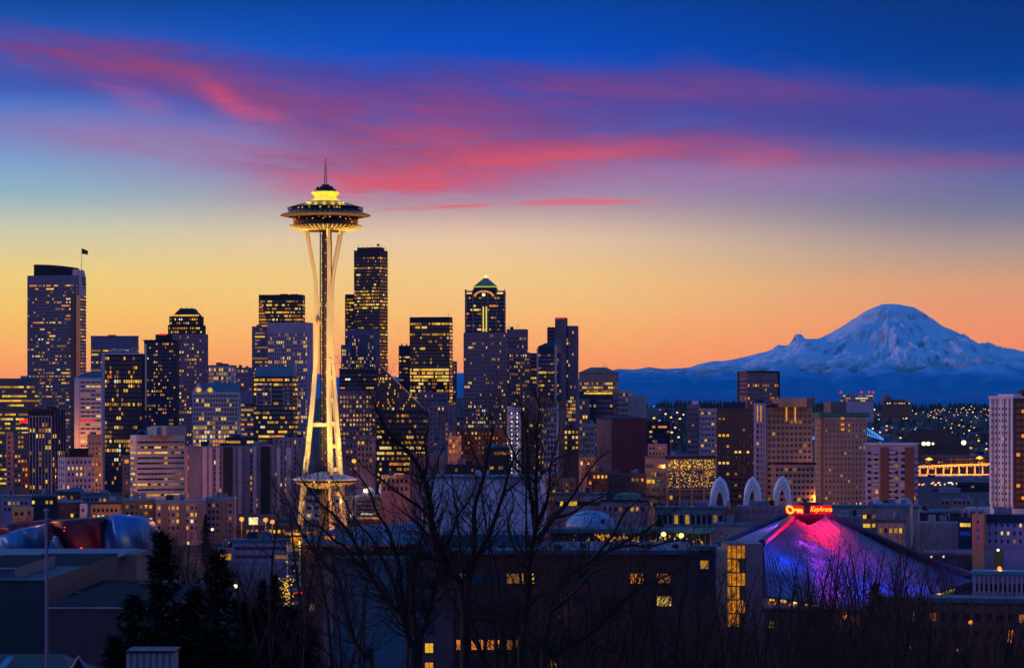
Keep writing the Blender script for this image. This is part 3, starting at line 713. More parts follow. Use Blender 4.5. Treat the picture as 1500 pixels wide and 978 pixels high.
# 25
t = tower('blue_glass_building', 'stepped dark blue glass building with one long glowing strip near its top', 'office building', 900, 1850)
M = Mass(t, 848, 898, 905, 573, 1850, 'glass', 'dkblue', yb=720, th=12, fl=3.5, bay=3.2, p=.05, pf=.0, gl=G_BLUE, top=5); M.slab('light_strip', 'L', 856, 897, 574.3, 577.2, .9, L_YEL)
M = Mass(t, 895, 921, 925, 571.5, 1900, 'glass', 'grey', yb=640, th=12, fl=3.8, bay=3.6, p=.04, pf=0, gl=G_BLUE, wname='middle_wall', ww=.6)
M = Mass(t, 919, 946, 947, 579, 1890, 'strip', 'grey', yb=640, th=4, p=0, pf=0, rows=False, wname='plain_wall')
M = Mass(t, 848, 862, 863, 584, 1840, 'pier', 'lavd', yb=700, th=4, fl=3.3, bay=2.6, p=.35, pf=.2, wname='wing_wall')
# 26
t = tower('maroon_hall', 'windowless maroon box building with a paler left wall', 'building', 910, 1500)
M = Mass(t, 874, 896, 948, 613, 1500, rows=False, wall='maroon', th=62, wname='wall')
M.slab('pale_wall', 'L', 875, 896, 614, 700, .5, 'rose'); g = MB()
frust_lo = [M.pt(-.8,-.8), M.pt(-.8,M.a+.8), M.pt(M.b+.8,M.a+.8), M.pt(M.b+.8,-.8)]
g.prism(frust_lo[::-1], M.zt+.02, 0, S['dbrick'], [(*M.pt(b,a), PZ(609,1500)) for b,a in ((5,4),(5,M.a-4),(M.b-8,M.a-4),(M.b-8,4))][::-1]); g.build('roof', t)
# ---------------------------------------------------------------- belltown and denny: middle distance
# far left group
M = simple('wide dark banded block at the far left edge with yellow lit floors', -30, 56, 57, 554, 2050, style='band', wall='brown', yb=720, th=4, fl=3.6, bay=3.2, p=.18, pf=.35, top=5, name='office_block', cat='office building', pal=(7,5,1,1,.3))
M.slab('blue_parapet', 'L', 25, 48, 554, 560, .6, 'tealroof')
M = simple('black tower with thin white vertical ribs', 41, 76, 95, 601, 1600, style='pier', wall='dark', yb=722, th=32, fl=3.5, bay=3.3, p=.16, pf=.14, top=7, ww=.8, name='ribbed_tower', cat='office tower', pal=(6,4,3,1,.4))
for i in range(8):
    a = 43.5+i*4.55; M.slab('rib', 'L', a, a+.75, 610, 722, .7, 'lav')
M.slab('rib_cap', 'L', 43.5, 76, 609, 610, .7, 'lav'); M.roofbox('plant_room', 44, 72, 598, 'dark', 3)
for i in range(4):
    a = 79+i*4.2; M.slab('rib', 'R', a, a+.7, 601, 722, .6, 'lavd')
# rooftop neon
t = tower('rooftop_sign', 'red neon rooftop sign on a dark frame at the far left', 'sign', 35, 1990)
def text_obj(name, body, size, loc, mat, parent=None, ext=.02, rz=0, shear=0, sx=1.0, align='CENTER'):
    cu = bpy.data.curves.new(name, 'FONT'); cu.body = body; cu.size = size; cu.extrude = ext; cu.align_x = align; cu.shear = shear; cu.resolution_u = 2; cu.offset = size*.012
    o = bpy.data.objects.new(name, cu); C.objects.link(o); bpy.context.view_layer.update()
    me = bpy.data.meshes.new_from_object(o); bpy.data.objects.remove(o); bpy.data.curves.remove(cu)
    o = bpy.data.objects.new(name, me); C.objects.link(o); me.materials.clear(); me.materials.append(mat)
    if parent is not None: o.parent = parent; l = Vector(loc)-world_loc(parent)
    else: l = Vector(loc)
    o.location = l; o.rotation_euler = (R(90), 0, rz); o.scale = (sx, 1, 1)
    return o
m_neon = glow('red neon', (1,.05,.02), 1.6, .1)
text_obj('letters', 'ROOS', 5.2, (PX(34.5,1985), 1985, PZ(619.5,1985)), m_neon, t, .2, sx=.46)
g = MB(); g.box(PX(29.5,1986), PX(40,1986), 1986, 1986.4, PZ(620,1986), PZ(619.2,1986), S['black'])
for q in (30, 35, 39.5): g.box(PX(q,1986)-.15, PX(q,1986)+.15, 1986, 1986.4, gz(PX(q,1986),1986), PZ(612,1986), S['black'])
g.build('sign_frame', t)
simple('small rosy block with dark square windows in front of the dark banded block', 9, 18, 19, 632, 1700, style='grid', wall='rose', yb=720, th=4, p=.05, pf=0, fl=3.4, bay=4.4, name='apartment_block', cat='apartment building', top=2)
simple('brown hotel block below the red neon sign', 20, 41, 42, 634, 1850, style='grid', wall='brown', yb=720, th=4, p=.3, pf=.05, fl=3.4, bay=3.4, name='hotel_block', cat='building', pal=(2,1,6,3,0))
simple('orange lit low brick block left of the white ribbed tower', 31, 42, 43, 678, 1500, style='grid', wall='brick', yb=722, th=4, p=.5, pf=.1, fl=3.2, bay=3, name='apartment_block', cat='apartment building', pal=(3,1,6,1,0), top=2)
simple('tan block with small dark square windows, orange glow at its foot', 128, 150, 151, 636, 1650, style='grid', wall='tan', yb=722, th=4, p=.18, pf=.03, fl=3.3, bay=3.3, name='apartment_block', cat='apartment building', ww=.42, wh=.42, pal=(6,3,2,1,0), top=4)
M = simple('lavender building with dark square windows and a deep dark cornice', 86, 96, 135, 669, 1400, style='grid', wall='lav', yb=720, th=66, p=.12, pf=.05, fl=3.3, bay=3.9, name='office_building', cat='office building', ww=.45, wh=.5, cap='dark', top=1.2, lit=lambda z, f: .9 if (.12 < z < .32 and f == 'R') else .06)
M.roofbox('penthouse', 90, 128, 658, 'dkblue', 3); M.roofbox('roof_slab', 94, 120, 656.5, 'dark', 2)
# striped building
M = simple('broad lavender striped office building with a blue rooftop box', 191, 200, 271, 637, 1400, style='band', wall='pale', yb=735, th=72, fl=2.85, bay=2.8, p=.07, pf=.0, name='striped_office', cat='office building', top=2.4, wh=.36,
   lit=lambda z, f: (.75 if f == 'L' and z > .2 else (.8 if (.12<z<.27) or z > .87 or .72<z<.8 else .05)), pal=(8,5,1,.5,.3))
M.roofbox('plant_room', 214, 256, 625, 'blueroof', 6); M.roofbox('plant_room', 222, 240, 623.5, 'mech', 8)
simple('plain rosy slab left of the lavender striped office', 179, 192, 193, 667, 1450, style='grid', wall='rose', yb=735, th=3, p=.05, pf=0, bay=6, name='office_block', cat='office building')
# long apartments
def vert(label, x0, xc, x1, yt, D, wall='lavd', yb=752, **k):
    return simple(label, x0, xc, x1, yt, D, style='pier', wall=wall, yb=yb, fl=2.9, p=k.pop('p', .12), pf=0, bay=k.pop('bay', 4.2), ww=k.pop('ww', .3), wh=.6, name='apartment_slab', cat='apartment building', pal=(5,2,5,2,.5), **k)
M = vert('dark apartment slab with orange lit left edge beside the striped office', 270, 344, 346, 653, 1350, th=4)
for a, b, m in ((270.5,275.5,'pink'),(281,294,'lavd'),(297,303,'lav'),(306,311,'lav'),(316,322,'lav'),(327,341,'dark')): M.slab('wall_panel', 'L', a, b, 654.5, 752, .6, m)
M = vert('lavender apartment slab with vertical recesses in the middle of its row', 346, 398, 400, 652, 1380, th=4)
for a, b, m in ((349,354,'lav'),(358,366,'lavd'),(371,376,'lav'),(382,396,'dark')): M.slab('wall_panel', 'L', a, b, 653.5, 752, .6, m)
M = vert('lavender apartment slab nearest the observation tower legs', 400, 444, 446, 640, 1420, th=4)
for a, b, m in ((405,411,'lav'),(419,427,'lav'),(434,441,'lavd')): M.slab('wall_panel', 'L', a, b, 655, 752, .6, m)
M.roofbox('plant_room', 421, 444, 637, 'dkblue', 4)
simple('low dark roofed block behind the apartment slabs', 330, 378, 379, 640, 1700, style='band', wall='dkblue', yb=660, th=3, p=.1, pf=0, name='office_block', cat='office building')
# 12 blue boxed
t = tower('blue_capped_building', 'dark glass building with a bright blue box on its roof', 'office building', 402, 1850)
M = Mass(t, 371, 428, 436, 551, 1850, 'glass', 'dkblue', yb=665, th=14, fl=3.35, bay=3.0, p=.2, pf=.05, gl=G_TEAL, top=.8, lit=lambda z, f: .9 if z < .1 else (.12 if z < .5 else .35), pal=(6,5,3,1,.5))
M.roofbox('blue_roof_box', 373, 428, 536, 'blueroof', 3); M.slab('pale_frame', 'L', 376, 397, 563, 565, .5, 'lav')
for i in range(5):
    M.slab('pale_frame', 'L', 376, 397, 568+i*6, 569+i*6, .5, 'lav'); M.slab('pale_frame', 'L', 415, 428, 568+i*6, 569+i*6, .5, 'lav')
for a in (376, 386.5, 397, 415, 421.5): M.slab('pale_mullion', 'L', a, a+1, 563, 594, .55, 'lav')
# 15
simple('dark flat block behind the tan gridded building', 497, 556, 560, 541, 2350, style='band', wall='dkblue', yb=600, th=5, p=.12, pf=.05, name='office_block', cat='office building', cap='brick', top=3)
M = simple('tan gridded office building with nearly every square window lit, right of the tower legs', 496, 551, 552, 571, 1800, style='grid', wall='rose', yb=655, th=3, fl=3.15, bay=3.3, p=.6, pf=.3, name='gridded_office', cat='office building', ww=.5, wh=.5, top=3.4, lit=lambda z, f: .75 if z < .25 or .35 < z < .6 else .5, pal=(9,4,2,1,.3), cap='dkblue')
# 16 wedge
t = tower('wedge_glass_building', 'dark glass building whose top slopes down to the right', 'office building', 590, 1700)
M = Mass(t, 551, 625, 627, 604, 1700, 'glass', 'dkblue', yb=740, th=4, fl=3.5, bay=3.1, gl=G_DARK, top=.3, lit=lambda z, f: (.12 if z < .25 else .4) if f == 'L' else .05, pal=(5,4,2,2,.3))
g = MB(); z = M.zt+.02
topx = [(551,534.5),(556,534.5),(600,578),(626,604)]
fr_ = [(*M.pt(0, M.L(a)), PZ(b, 1700)) for a, b in topx]; bk_ = [(*M.pt(M.b, M.L(a)), PZ(b, 1700)) for a, b in topx]
lo0 = (*M.pt(0, M.L(551)), z); lo1 = (*M.pt(M.b, M.L(551)), z)
g.face([lo0]+fr_[::-1], S['dkblue']); g.face([lo1]+bk_, S['dkblue'])
for i in range(3): g.face([fr_[i], fr_[i+1], bk_[i+1], bk_[i]], G_BLUE)
g.face([lo0, lo1, bk_[0], fr_[0]], S['dkblue']); g.build('sloped_top', t)
rr = random.Random(5)
for i in range(15):
    yy = 600-i*4.4; xe = 556+(yy-534.5)/(578-534.5)*44 if yy < 578 else 600+(yy-578)
    if xe < 558: continue
    g = MB(); z0_ = PZ(yy, 1700); n = max(1, int((xe-553)/1.7))
    for k in range(n):
        if rr.random() < .12 or (9 < i < 11 and rr.random() < .4): mt = rr.choice([L_YEL, L_PALE, L_ORA, L_DIM])
        else: mt = G_DARK
        a0, a1 = M.L(552+k*1.7), M.L(553.5+k*1.7)
        g.face([M.fp('L', a0, .08, z0_), M.fp('L', a0, .08, z0_+1.5), M.fp('L', a1, .08, z0_+1.5), M.fp('L', a1, .08, z0_)], mt)
    g.build('window_row', t)
# 19 & neighbours
t = tower('grey_tower', 'grey lavender tower with a curved corner behind the bare trees', 'apartment building', 643, 1650)
Mass(t, 628, 664, 667, 592, 1650, 'grid', 'lavd', yb=690, th=6, fl=3.2, bay=3.6, p=.05, pf=0, ww=.4)
simple('dim lavender block under the band lit tower', 611, 655, 656, 574, 2000, style='grid', wall='lavd', yb=640, th=3, p=.12, pf=.03, name='office_block', cat='office building', fl=3.5)
simple('small orange lit corner building among the bare branches', 656, 674, 675, 638, 1550, style='grid', wall='tan', yb=668, th=3, p=.6, pf=.3, name='apartment_block', cat='apartment building', pal=(2,2,8,1,0), fl=3.2)
simple('pink lit small building right of the tower legs', 522, 547, 549, 641, 1500, style='grid', wall='pink', yb=690, th=5, p=.12, pf=0, name='apartment_block', cat='apartment building', fl=3.4, cap='blueroof')
simple('dim rosy block between the tower legs and the pink building', 505, 524, 525, 646, 1540, style='grid', wall='lavd', yb=690, th=3, p=.1, pf=0, name='apartment_block', cat='apartment building', fl=3.3)
simple('long dark brick block with small warm windows left of the white residential tower', 668, 747, 748, 628, 1750, style='grid', wall='dbrick', yb=672, th=3, p=.22, pf=.0, name='brick_block', cat='apartment building', fl=3.3, bay=3.6, ww=.42, wh=.45, pal=(2,3,7,2,1))
simple('slim lavender spire block in the gap left of the pyramid tower', 668, 680, 681, 607, 2000, style='grid', wall='lavd', yb=640, th=3, p=.15, pf=0, name='office_block', cat='office building')
simple('lavender block with a vertical strip of lights', 600, 652, 655, 664, 1350, style='pier', wall='lavd', yb=720, th=5, p=.0, pf=0, bay=9, ww=.12, name='office_block', cat='office building', roof=(('plant_room',634,652,660,'blueroof',4),))
M = simple('pink low block left of the big blank wall', 558, 600, 601, 695, 1300, style='grid', wall='rose', yb=730, th=3, p=.1, pf=0, name='low_block', cat='building')
simple('low green glass block with yellow strips behind the bare trees', 709, 745, 746, 655, 1400, style='band', wall='dkblue', yb=700, th=3, p=.1, pf=.45, name='low_block', cat='building', roof=(('rooftop_unit',712,728,650,'blueroof',4),('rooftop_unit',731,742,651.5,'blueroof',4)), gl=G_TEAL)
# 27 white residential tower
t = tower('white_residential_tower', 'white lavender residential tower with a brown middle and a flat penthouse, behind the bare trees', 'residential tower', 785, 1500)
M = Mass(t, 762, 818, 824, 588, 1500, 'grid', 'brown', yb=735, th=8, fl=3.05, bay=3.4, p=.16, pf=0, top=3, ww=.6, pal=(4,3,5,2,1))
M.slab('white_bay', 'L', 796, 816, 596, 735, .9, 'lav'); M.slab('white_fin', 'L', 816, 818.4, 590, 735, 1.4, 'white')
rr = random.Random(9)
for i in range(16):
    for a in (798, 803, 808, 812):
        if rr.random() < .9: pass
    g = MB()
    for a in (797.5, 802.2, 807, 811.6): 
        z_ = PZ(732-i*8.2, 1500); a0, a1 = M.L(a), M.L(a+3.2); g.face([M.fp('L', a0, .97, z_), M.fp('L', a0, .97, z_+1.7), M.fp('L', a1, .97, z_+1.7), M.fp('L', a1, .97, z_)], L_DIM if rr.random() < .1 else G_DARK)
    g.build('window_row', t)
M.roofbox('penthouse', 771, 800, 581, 'brown', 4); 
for a in (774, 780, 786, 792): M.mast(a, 577, .2, 'antenna', 6, zb=M.zt+2)
M = Mass(t, 744, 763, 763, 596, 1490, 'grid', 'white', yb=735, th=-1, fl=3.05, bay=2.4, p=.05, pf=0, top=2, ww=.5, wname='white_wing_wall', depth=20, zb=None)
for i in range(22):
    for a in (750.5, 758.5):
        pass
g = MB()
for i in range(20):
    for a in (749.5, 757.5):
        x, y, z_ = M.fp('L', M.L(a), .9, PZ(605+i*6.2, 1490)); g.ball((x, y, z_), .42, glow('white balcony lamp', (.9,.8,1), 2.2, 0), 4)
tag(g.build('balcony_lamps', t), kind='stuff')
# 25b small lit building
simple('dark small block with two rows of bright white yellow windows', 825, 849, 850, 626, 1600, style='grid', wall='dbrick', yb=665, th=3, p=.5, pf=.4, name='low_block', cat='building', fl=3.2, bay=3.6, pal=(3,8,1,0,1))
M = simple('silver and dark glass residential block right of the white residential tower', 848, 871, 872, 620, 1450, style='grid', wall='grey', yb=675, th=3, p=.12, pf=0, name='apartment_block', cat='apartment building', fl=3.2, bay=2.6, gl=G_BLUE, ww=.7)
simple('brightly lit corner shop building at street level left of the maroon hall', 848, 872, 873, 669, 1300, style='grid', wall='tan', yb=688, th=3, p=.95, pf=.6, name='shop_building', cat='shop', pal=(4,4,5,0,0), fl=3.6, bay=3)
simple('pinkish low block right of the maroon hall', 949, 976, 977, 650, 1700, style='grid', wall='pink', yb=690, th=3, p=.12, pf=0, name='low_block', cat='building', fl=3.4)
simple('dark flat block behind the pinkish low block', 946, 982, 983, 616, 2100, style='band', wall='dkblue', yb=655, th=3, p=.25, pf=.1, name='office_block', cat='office building', top=3)
# 48 christmas lit brown building
t = tower('pavilion_office', 'brown columned building hung with many tiny warm lights', 'building', 1000, 1250)
M = Mass(t, 945, 975, 1048, 671, 1250, 'glass', 'brown', yb=748, th=60, fl=3.7, bay=3.2, p=.05, pf=0, top=2.2, depth=30, gl=G_DARK, cap='dark')
M.roofbox('rooftop_unit', 952, 973, 663, 'blueroof', 4, zb=M.zt) if False else None
for i in range(5): a = 976+i*17.6; M.slab('column', 'R', a, min(a+2, 1047.8), 673, 748, .9, 'tan')
for yy in (688, 716): M.slab('beam', 'R', 975.5, 1048, yy, yy+1.6, .8, 'tan')
rr = random.Random(3)
g = MB()
for i in range(420):
    px = rr.uniform(976, 1047); py = rr.uniform(673, 714)
    if rr.random() < .25: py = rr.uniform(674, 686)
    x, y, z_ = M.fp('R', M.R(px), .5, PZ(py, 1250)); s_ = rr.uniform(.12, .3)
    g.face([(x-s_,y,z_-s_),(x+s_,y,z_-s_),(x+s_,y,z_+s_),(x-s_,y,z_+s_)], rr.choice([L_YEL, L_ORA, L_PALE]))
tag(g.build('string_lights', t), kind='stuff')
# 49, 50, 51
t = tower('stepped_apartment_tower', 'pale stepped apartment tower with balconies left of the dark slab', 'apartment building', 1028, 1500)
M = Mass(t, 1006, 1024, 1025, 592, 1500, 'band', 'lavd', yb=675, th=3, fl=3.1, bay=3.4, p=.08, pf=0, ww=.6); Mass(t, 1025, 1048, 1050, 598, 1495, 'band', 'lav', yb=675, th=4, fl=3.1, bay=2.8, p=.08, pf=0, ww=.7, wname='lower_wall'); M.roofbox('penthouse', 1013, 1022, 587, 'white', 3)
M = simple('dark balconied apartment slab behind the uplit tower', 1050, 1100, 1106, 598, 1440, style='band', wall='dbrick', yb=740, th=8, fl=3.05, bay=3.6, p=.10, pf=0, name='apartment_slab', cat='apartment building', roof=(('penthouse',1060,1090,589,'dkblue',4),), pal=(5,2,5,2,0), ww=.6)
t = tower('dark_box_tower', 'isolated dark brown box tower against the blue foothills', 'office tower', 1111, 2250)
M = Mass(t, 1081, 1094, 1142, 543, 2250, 'grid', 'rose', yb=600, th=70, fl=3.7, bay=3.3, p=.04, pf=0, top=7, gl=G_DARK, lit=lambda z, f: (.85 if (.1 < z < .25 and f == 'R') else (.35 if .62 < z < .78 else .02)), pal=(1,1,8,1,0), ww=.7)
M.slab('corner_frame', 'R', 1139.5, 1142, 543, 600, .8, 'dark'); M.slab('corner_frame', 'L', 1081.2, 1083.5, 543, 600, .8, 'dark'); M.slab('roof_band', 'R', 1094, 1142, 543, 545, .9, 'dark')
# 52 uplit tower
t = tower('uplit_residential_tower', 'white and tan residential tower with orange uplights below its curved top', 'residential tower', 1148, 1300)
M = Mass(t, 1105, 1122, 1190, 596, 1300, 'grid', 'tan', yb=735, th=72, fl=2.95, bay=3.5, p=.05, pf=0, top=3, ww=.62, wh=.5, pal=(4,2,5,1,0), sides='R', cap='dark')
ML = Mass(t, 1105, 1122, 1122, 590, 1297, 'grid', 'lav', yb=735, th=-1, fl=2.95, bay=3.0, p=.02, pf=0, top=4, ww=.55, wh=.5, wname='bay_wall', depth=14)
for a in (1106.5, 1111.5, 1116.5):
    ML.slab('column', 'L', a, a+1.6, 592, 735, .8, 'lav')
for a, b in ((1109, 590), (1114, 590), (1151, 596), (1163.5, 596)):
    (ML if a < 1120 else M).slab('uplight_strip', 'L' if a < 1120 else 'R', a, a+1.3, 594, 617, .95, glow('uplight glow', (1,.42,.06), .75, .5, .12))
g = MB()
cx, cy = ML.pt(5, ML.L(1113)); g.lathe(cx, cy, [(2.9, ML.zt), (2.4, ML.zt+.8), (1.5, ML.zt+1.7), (.3, ML.zt+2.1)], S['dark'], 20); g.build('curved_cap', t)
M.roofbox('penthouse', 1132, 1158, 591, 'dark', 3); M.roofbox('turret', 1173, 1182, 583, 'brown', 3, 4); M.mast(1179, 574, .25, 'mast', 4)
g = MB(); x, y = M.pt(M.R(1118) if False else M.b*.02, 4); 
MB2 = Mass(t, 1130, 1134, 1194, 680, 1280, 'grid', 'tan', yb=738, th=78, fl=2.95, bay=3.2, p=.06, pf=0, top=1, ww=.7, wname='podium_wall', cap='dark')
# 53 hotel
t = tower('hotel_tower', 'brown hotel tower with a green cornice and many small dark windows', 'hotel', 1230, 1320)
M = Mass(t, 1194, 1206, 1270, 611, 1320, 'grid', 'tan', yb=742, th=74, fl=2.85, bay=3.1, p=.05, pf=0, top=2.5, ww=.36, wh=.42, pal=(7,3,3,1,0), lit=lambda z, f: .6 if z > .97 else .05)
g = MB(); g.fbox(M.fr, -1, M.b+1, -1, M.a+1, M.zt+.02, PZ(604, 1320), S['green']); g.build('cornice', t); M.slab('pale_band', 'R', 1206, 1270, 612, 613.4, .9, 'pale')
M.roofbox('penthouse', 1221, 1244, 588, 'brown', 5, 14) if M.fb and not M.fa else None
g = MB(); b0, b1 = M.R(1221), M.R(1244); g.fbox(M.fr, b0, b1, 5, 18, PZ(604, 1320)+.02, PZ(588, 1320), S['brown']); g.build('penthouse', t)
for i, yy in enumerate((604, 611, 620, 627)): g = MB(); q = [M.fp('R', M.R(1231), .95, PZ(yy+3, 1320)), M.fp('R', M.R(1236), .95, PZ(yy+3, 1320)), M.fp('R', M.R(1236), .95, PZ(yy, 1320)), M.fp('R', M.R(1231), .95, PZ(yy, 1320))]; g.face(q, L_ORA if i else L_YEL); g.build('stair_window', t)
# 54 banded
t = tower('striped_apartment_tower', 'white balconied apartment tower with red brown vertical stripes', 'apartment building', 1306, 1120)
M = Mass(t, 1267, 1339, 1345, 652, 1120, 'strip', 'lav', yb=742, th=5, fl=2.75, bay=4.5, p=.05, pf=0, top=2, ww=.55, wh=.45, pal=(6,2,5,1,0), cap='pale')
for a, b, m in ((1290,1302,'brick'),(1325.5,1339,'brick')): M.slab('brick_stripe', 'L', a, b, 655, 742, .6, m)
for c in (1279, 1303):
    for i in range(12): M.slab('balcony', 'L', c, c+9.5, 661.5+i*6.75, 663.8+i*6.75, 1.5, 'pale')
# 55 right edge tower
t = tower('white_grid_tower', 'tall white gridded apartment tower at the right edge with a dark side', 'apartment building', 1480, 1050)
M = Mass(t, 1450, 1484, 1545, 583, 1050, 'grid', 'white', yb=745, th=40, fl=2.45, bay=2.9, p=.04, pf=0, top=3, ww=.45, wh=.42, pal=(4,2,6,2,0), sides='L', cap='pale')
for a in (1455, 1460.5, 1471.5, 1478.5): M.slab('vertical_recess', 'L', a, a+1.6, 584, 745, .5, 'lavd')
for i in range(17):
    g = MB(); z_ = PZ(741-i*9.1, 1050); n = 7
    for k in range(n):
        a0 = 2+k*(M.b-4)/n; a1 = a0+(M.b-4)/n*.72
        g.face([M.fp('R', a0, .08, z_), M.fp('R', a1, .08, z_), M.fp('R', a1, .08, z_+1.35), M.fp('R', a0, .08, z_+1.35)], L_ORA if random.random() < .06 else G_DARK)
    g.build('window_row', t)
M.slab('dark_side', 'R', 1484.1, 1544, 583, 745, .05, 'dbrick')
M.roofbox('penthouse', 1458, 1482, 577, 'white', 1.5, 9); M.roofbox('plant_room', 1477, 1484, 571, 'dark', 6, 10)
# hill top buildings
M = simple('flat hospital block on the far ridge with red roof lamps', 1231, 1279, 1280, 577, 6400, style='band', wall='lav', yb=590, th=2, fl=6, bay=9, p=.3, pf=.1, name='hospital_block', cat='hospital', zb=30)
for a in (1231.5, 1262, 1273, 1279): g = MB(); x, y = M.pt(2, M.L(a)); g.ball((x, y, M.zt+5), 3.0, L_RED, 5); g.build('beacon', M.root)
M = simple('domed brick college building on the far ridge with lit windows', 1291, 1334, 1335, 588, 6600, style='grid', wall='brick', yb=594, th=2, fl=6, bay=9, p=.5, pf=.1, name='college_building', cat='building', zb=30)
g = MB(); cx, cy = M.pt(10, M.L(1299)); g.lathe(cx, cy, [(14, M.zt), (14, M.zt+6), (9, M.zt+13), (1, M.zt+17)], S['brick'], 16); g.build('dome', M.root); M.roofbox('wing', 1305, 1325, 585, 'brick', 3)
# ---------------------------------------------------------------- observation tower
ND = 1300.0; NX = PX(477, ND); sc_ = ND/F
NZ0 = gz(NX, ND)
needle = empty('observation_tower', (NX, ND, NZ0), 'tall white flared tripod observation tower with a saucer shaped top and golden floodlights', 'tower')
mc = S['cream']; zN = lambda py: PZ(py, ND)
legprof = [(337,27.5,12.6),(360,24.0,9.6),(385,19.2,7.0),(405,15.8,5.0),(420,14.4,4.2),(450,12.9,3.9),(480,12.6,4.0),(510,13.4,4.3),(530,14.4,4.6),(545,15.6,5.6),(570,17.4,6.3),(600,20.0,7.1),(640,24.0,8.2),(680,28.2,9.3),(720,32.6,10.4),(760,37.0,11.6),(778,39.0,12.2)]
def leg_at(py):
    for (a,r0,s0),(b,r1,s1) in zip(legprof, legprof[1:]):
        if py <= b:
            q = (py-a)/(b-a); return (r0+(r1-r0)*q)*sc_, (s0+(s1-s0)*q)*sc_
    return legprof[-1][1]*sc_, legprof[-1][2]*sc_
def beam(mb, path, w, d, rad_dir, tan_dir, m):
    rows = []
    for i, p in enumerate(path):
        ww = w[i]/2; dd = d[i]/2
        rows.append([(p[0]+rad_dir[0]*a*dd+tan_dir[0]*b*ww, p[1]+rad_dir[1]*a*dd+tan_dir[1]*b*ww, p[2]) for a, b in ((-1,-1),(-1,1),(1,1),(1,-1))])
    mb.grid(rows, m, False, True); mb.face(rows[0][::-1], m); mb.face(rows[-1], m)
for az_ in (181, -58, 62):
    c, s = math.cos(R(az_)), math.sin(R(az_)); rd = (c, s); td = (-s, c)
    pys = [337+i*(778-337)/60 for i in range(61)]
    lg = None
    for sg in (-1, 1):
        g = MB(); path = []; w = []; d = []
        for py in pys:
            r_, s_ = leg_at(py); off = s_-.75
            path.append((NX+c*r_-s*off*sg, ND+s*r_+c*off*sg, max(zN(py), NZ0-.5) if py > 777 else zN(py)))
            k_ = abs(py-480)/300; w.append(1.25+.45*min(1, max(0,(py-400)/300))); d.append(1.7+1.0*min(1, max(0,(py-400)/350)))
        beam(g, path, w, d, rd, td, mc)
        b_ = g.build('leg_beam', needle)
    g = MB(); path = []; w = []; d = []
    for i in range(25):
        py = 408+i*(532-408)/24; r_, s_ = leg_at(py)
        path.append((NX+c*(r_-.25), ND+s*(r_-.25), zN(py))); q = 1.0
        w.append(2*s_-1.4 if py > 412 else max(.3, (2*s_-1.4)*.6)); d.append(.9)
    beam(g, path, w, d, rd, td, mc); g.build('leg_web', needle)
    for py in (553, 586, 620, 653, 687, 722, 752):
        r_, s_ = leg_at(py); h = 1.9; g = MB()
        beam(g, [(NX+c*r_, ND+s*r_, zN(py)-h/2), (NX+c*r_, ND+s*r_, zN(py)+h/2)], [2*s_-2.0]*2, [1.3]*2, rd, td, mc); g.build('rung', needle)
    # brace to the core
    for py in (620, 446):
        r_, s_ = leg_at(py); g = MB()
        g.fbox((NX, ND, c, s, -s, c), 1.5, r_, -.8, .8, zN(py)-.8, zN(py)+.8, mc); g.build('brace', needle)
# ring brace at the middle level: horizontal beams between the legs
pts3 = []
for az_ in (181, -58, 62):
    r_, s_ = leg_at(622); pts3.append((NX+r_*math.cos(R(az_)), ND+r_*math.sin(R(az_)), zN(622)))
for i in range(3):
    g = MB(); a, b = pts3[i], pts3[(i+1)%3]; dxy = Vector((b[0]-a[0], b[1]-a[1])); L_ = dxy.length; dxy /= L_
    g.fbox((a[0], a[1], dxy.x, dxy.y, -dxy.y, dxy.x), .8, L_-.8, -.6, .6, a[2]-.9, a[2]+.9, mc); g.build('ring_beam', needle)
# core: lattice lift shaft
g = MB(); nc = 6; rc = 2.7
for k in range(nc):
    a = 2*math.pi*k/nc+.2; x, y = NX+rc*math.cos(a), ND+rc*math.sin(a)
    g.tube([(x, y, NZ0), (x, y, zN(338))], .28, S['black'], 4)
for i in range(52):
    z_ = NZ0+3+i*2.8
    ring = [(NX+rc*math.cos(2*math.pi*k/nc+.2), ND+rc*math.sin(2*math.pi*k/nc+.2)) for k in range(nc)]
    for k in range(nc):
        a, b = ring[k], ring[(k+1)%nc]
        g.tube([(a[0], a[1], z_), (b[0], b[1], z_)], .12, S['black'], 3)
        g.tube([(a[0], a[1], z_), (b[0], b[1], z_+2.8)], .09, S['black'], 3)
g.lathe(NX, ND, [(1.75, NZ0), (1.75, zN(338))], S['brown'], 12)
g.build('lift_shaft', needle)
m_nlamp = glow('needle lamp', (1,.62,.22), 1.3, .1)
for i in range(44):
    z_ = NZ0+6+i*3.3; a = -2.2 if i%2 else -1.5; g = MB(); g.ball((NX+2.95*math.cos(a), ND+2.95*math.sin(a), z_), .27, m_nlamp, 4); g.build('shaft_lamp', needle)
# a lift car
g = MB(); g.lathe(NX-3.4, ND-1.5, [(.2, zN(470)-2), (1.2, zN(470)-1.6), (1.3, zN(470)+1.2), (.3, zN(470)+1.8)], S['gold'], 12); g.build('lift_car', needle)
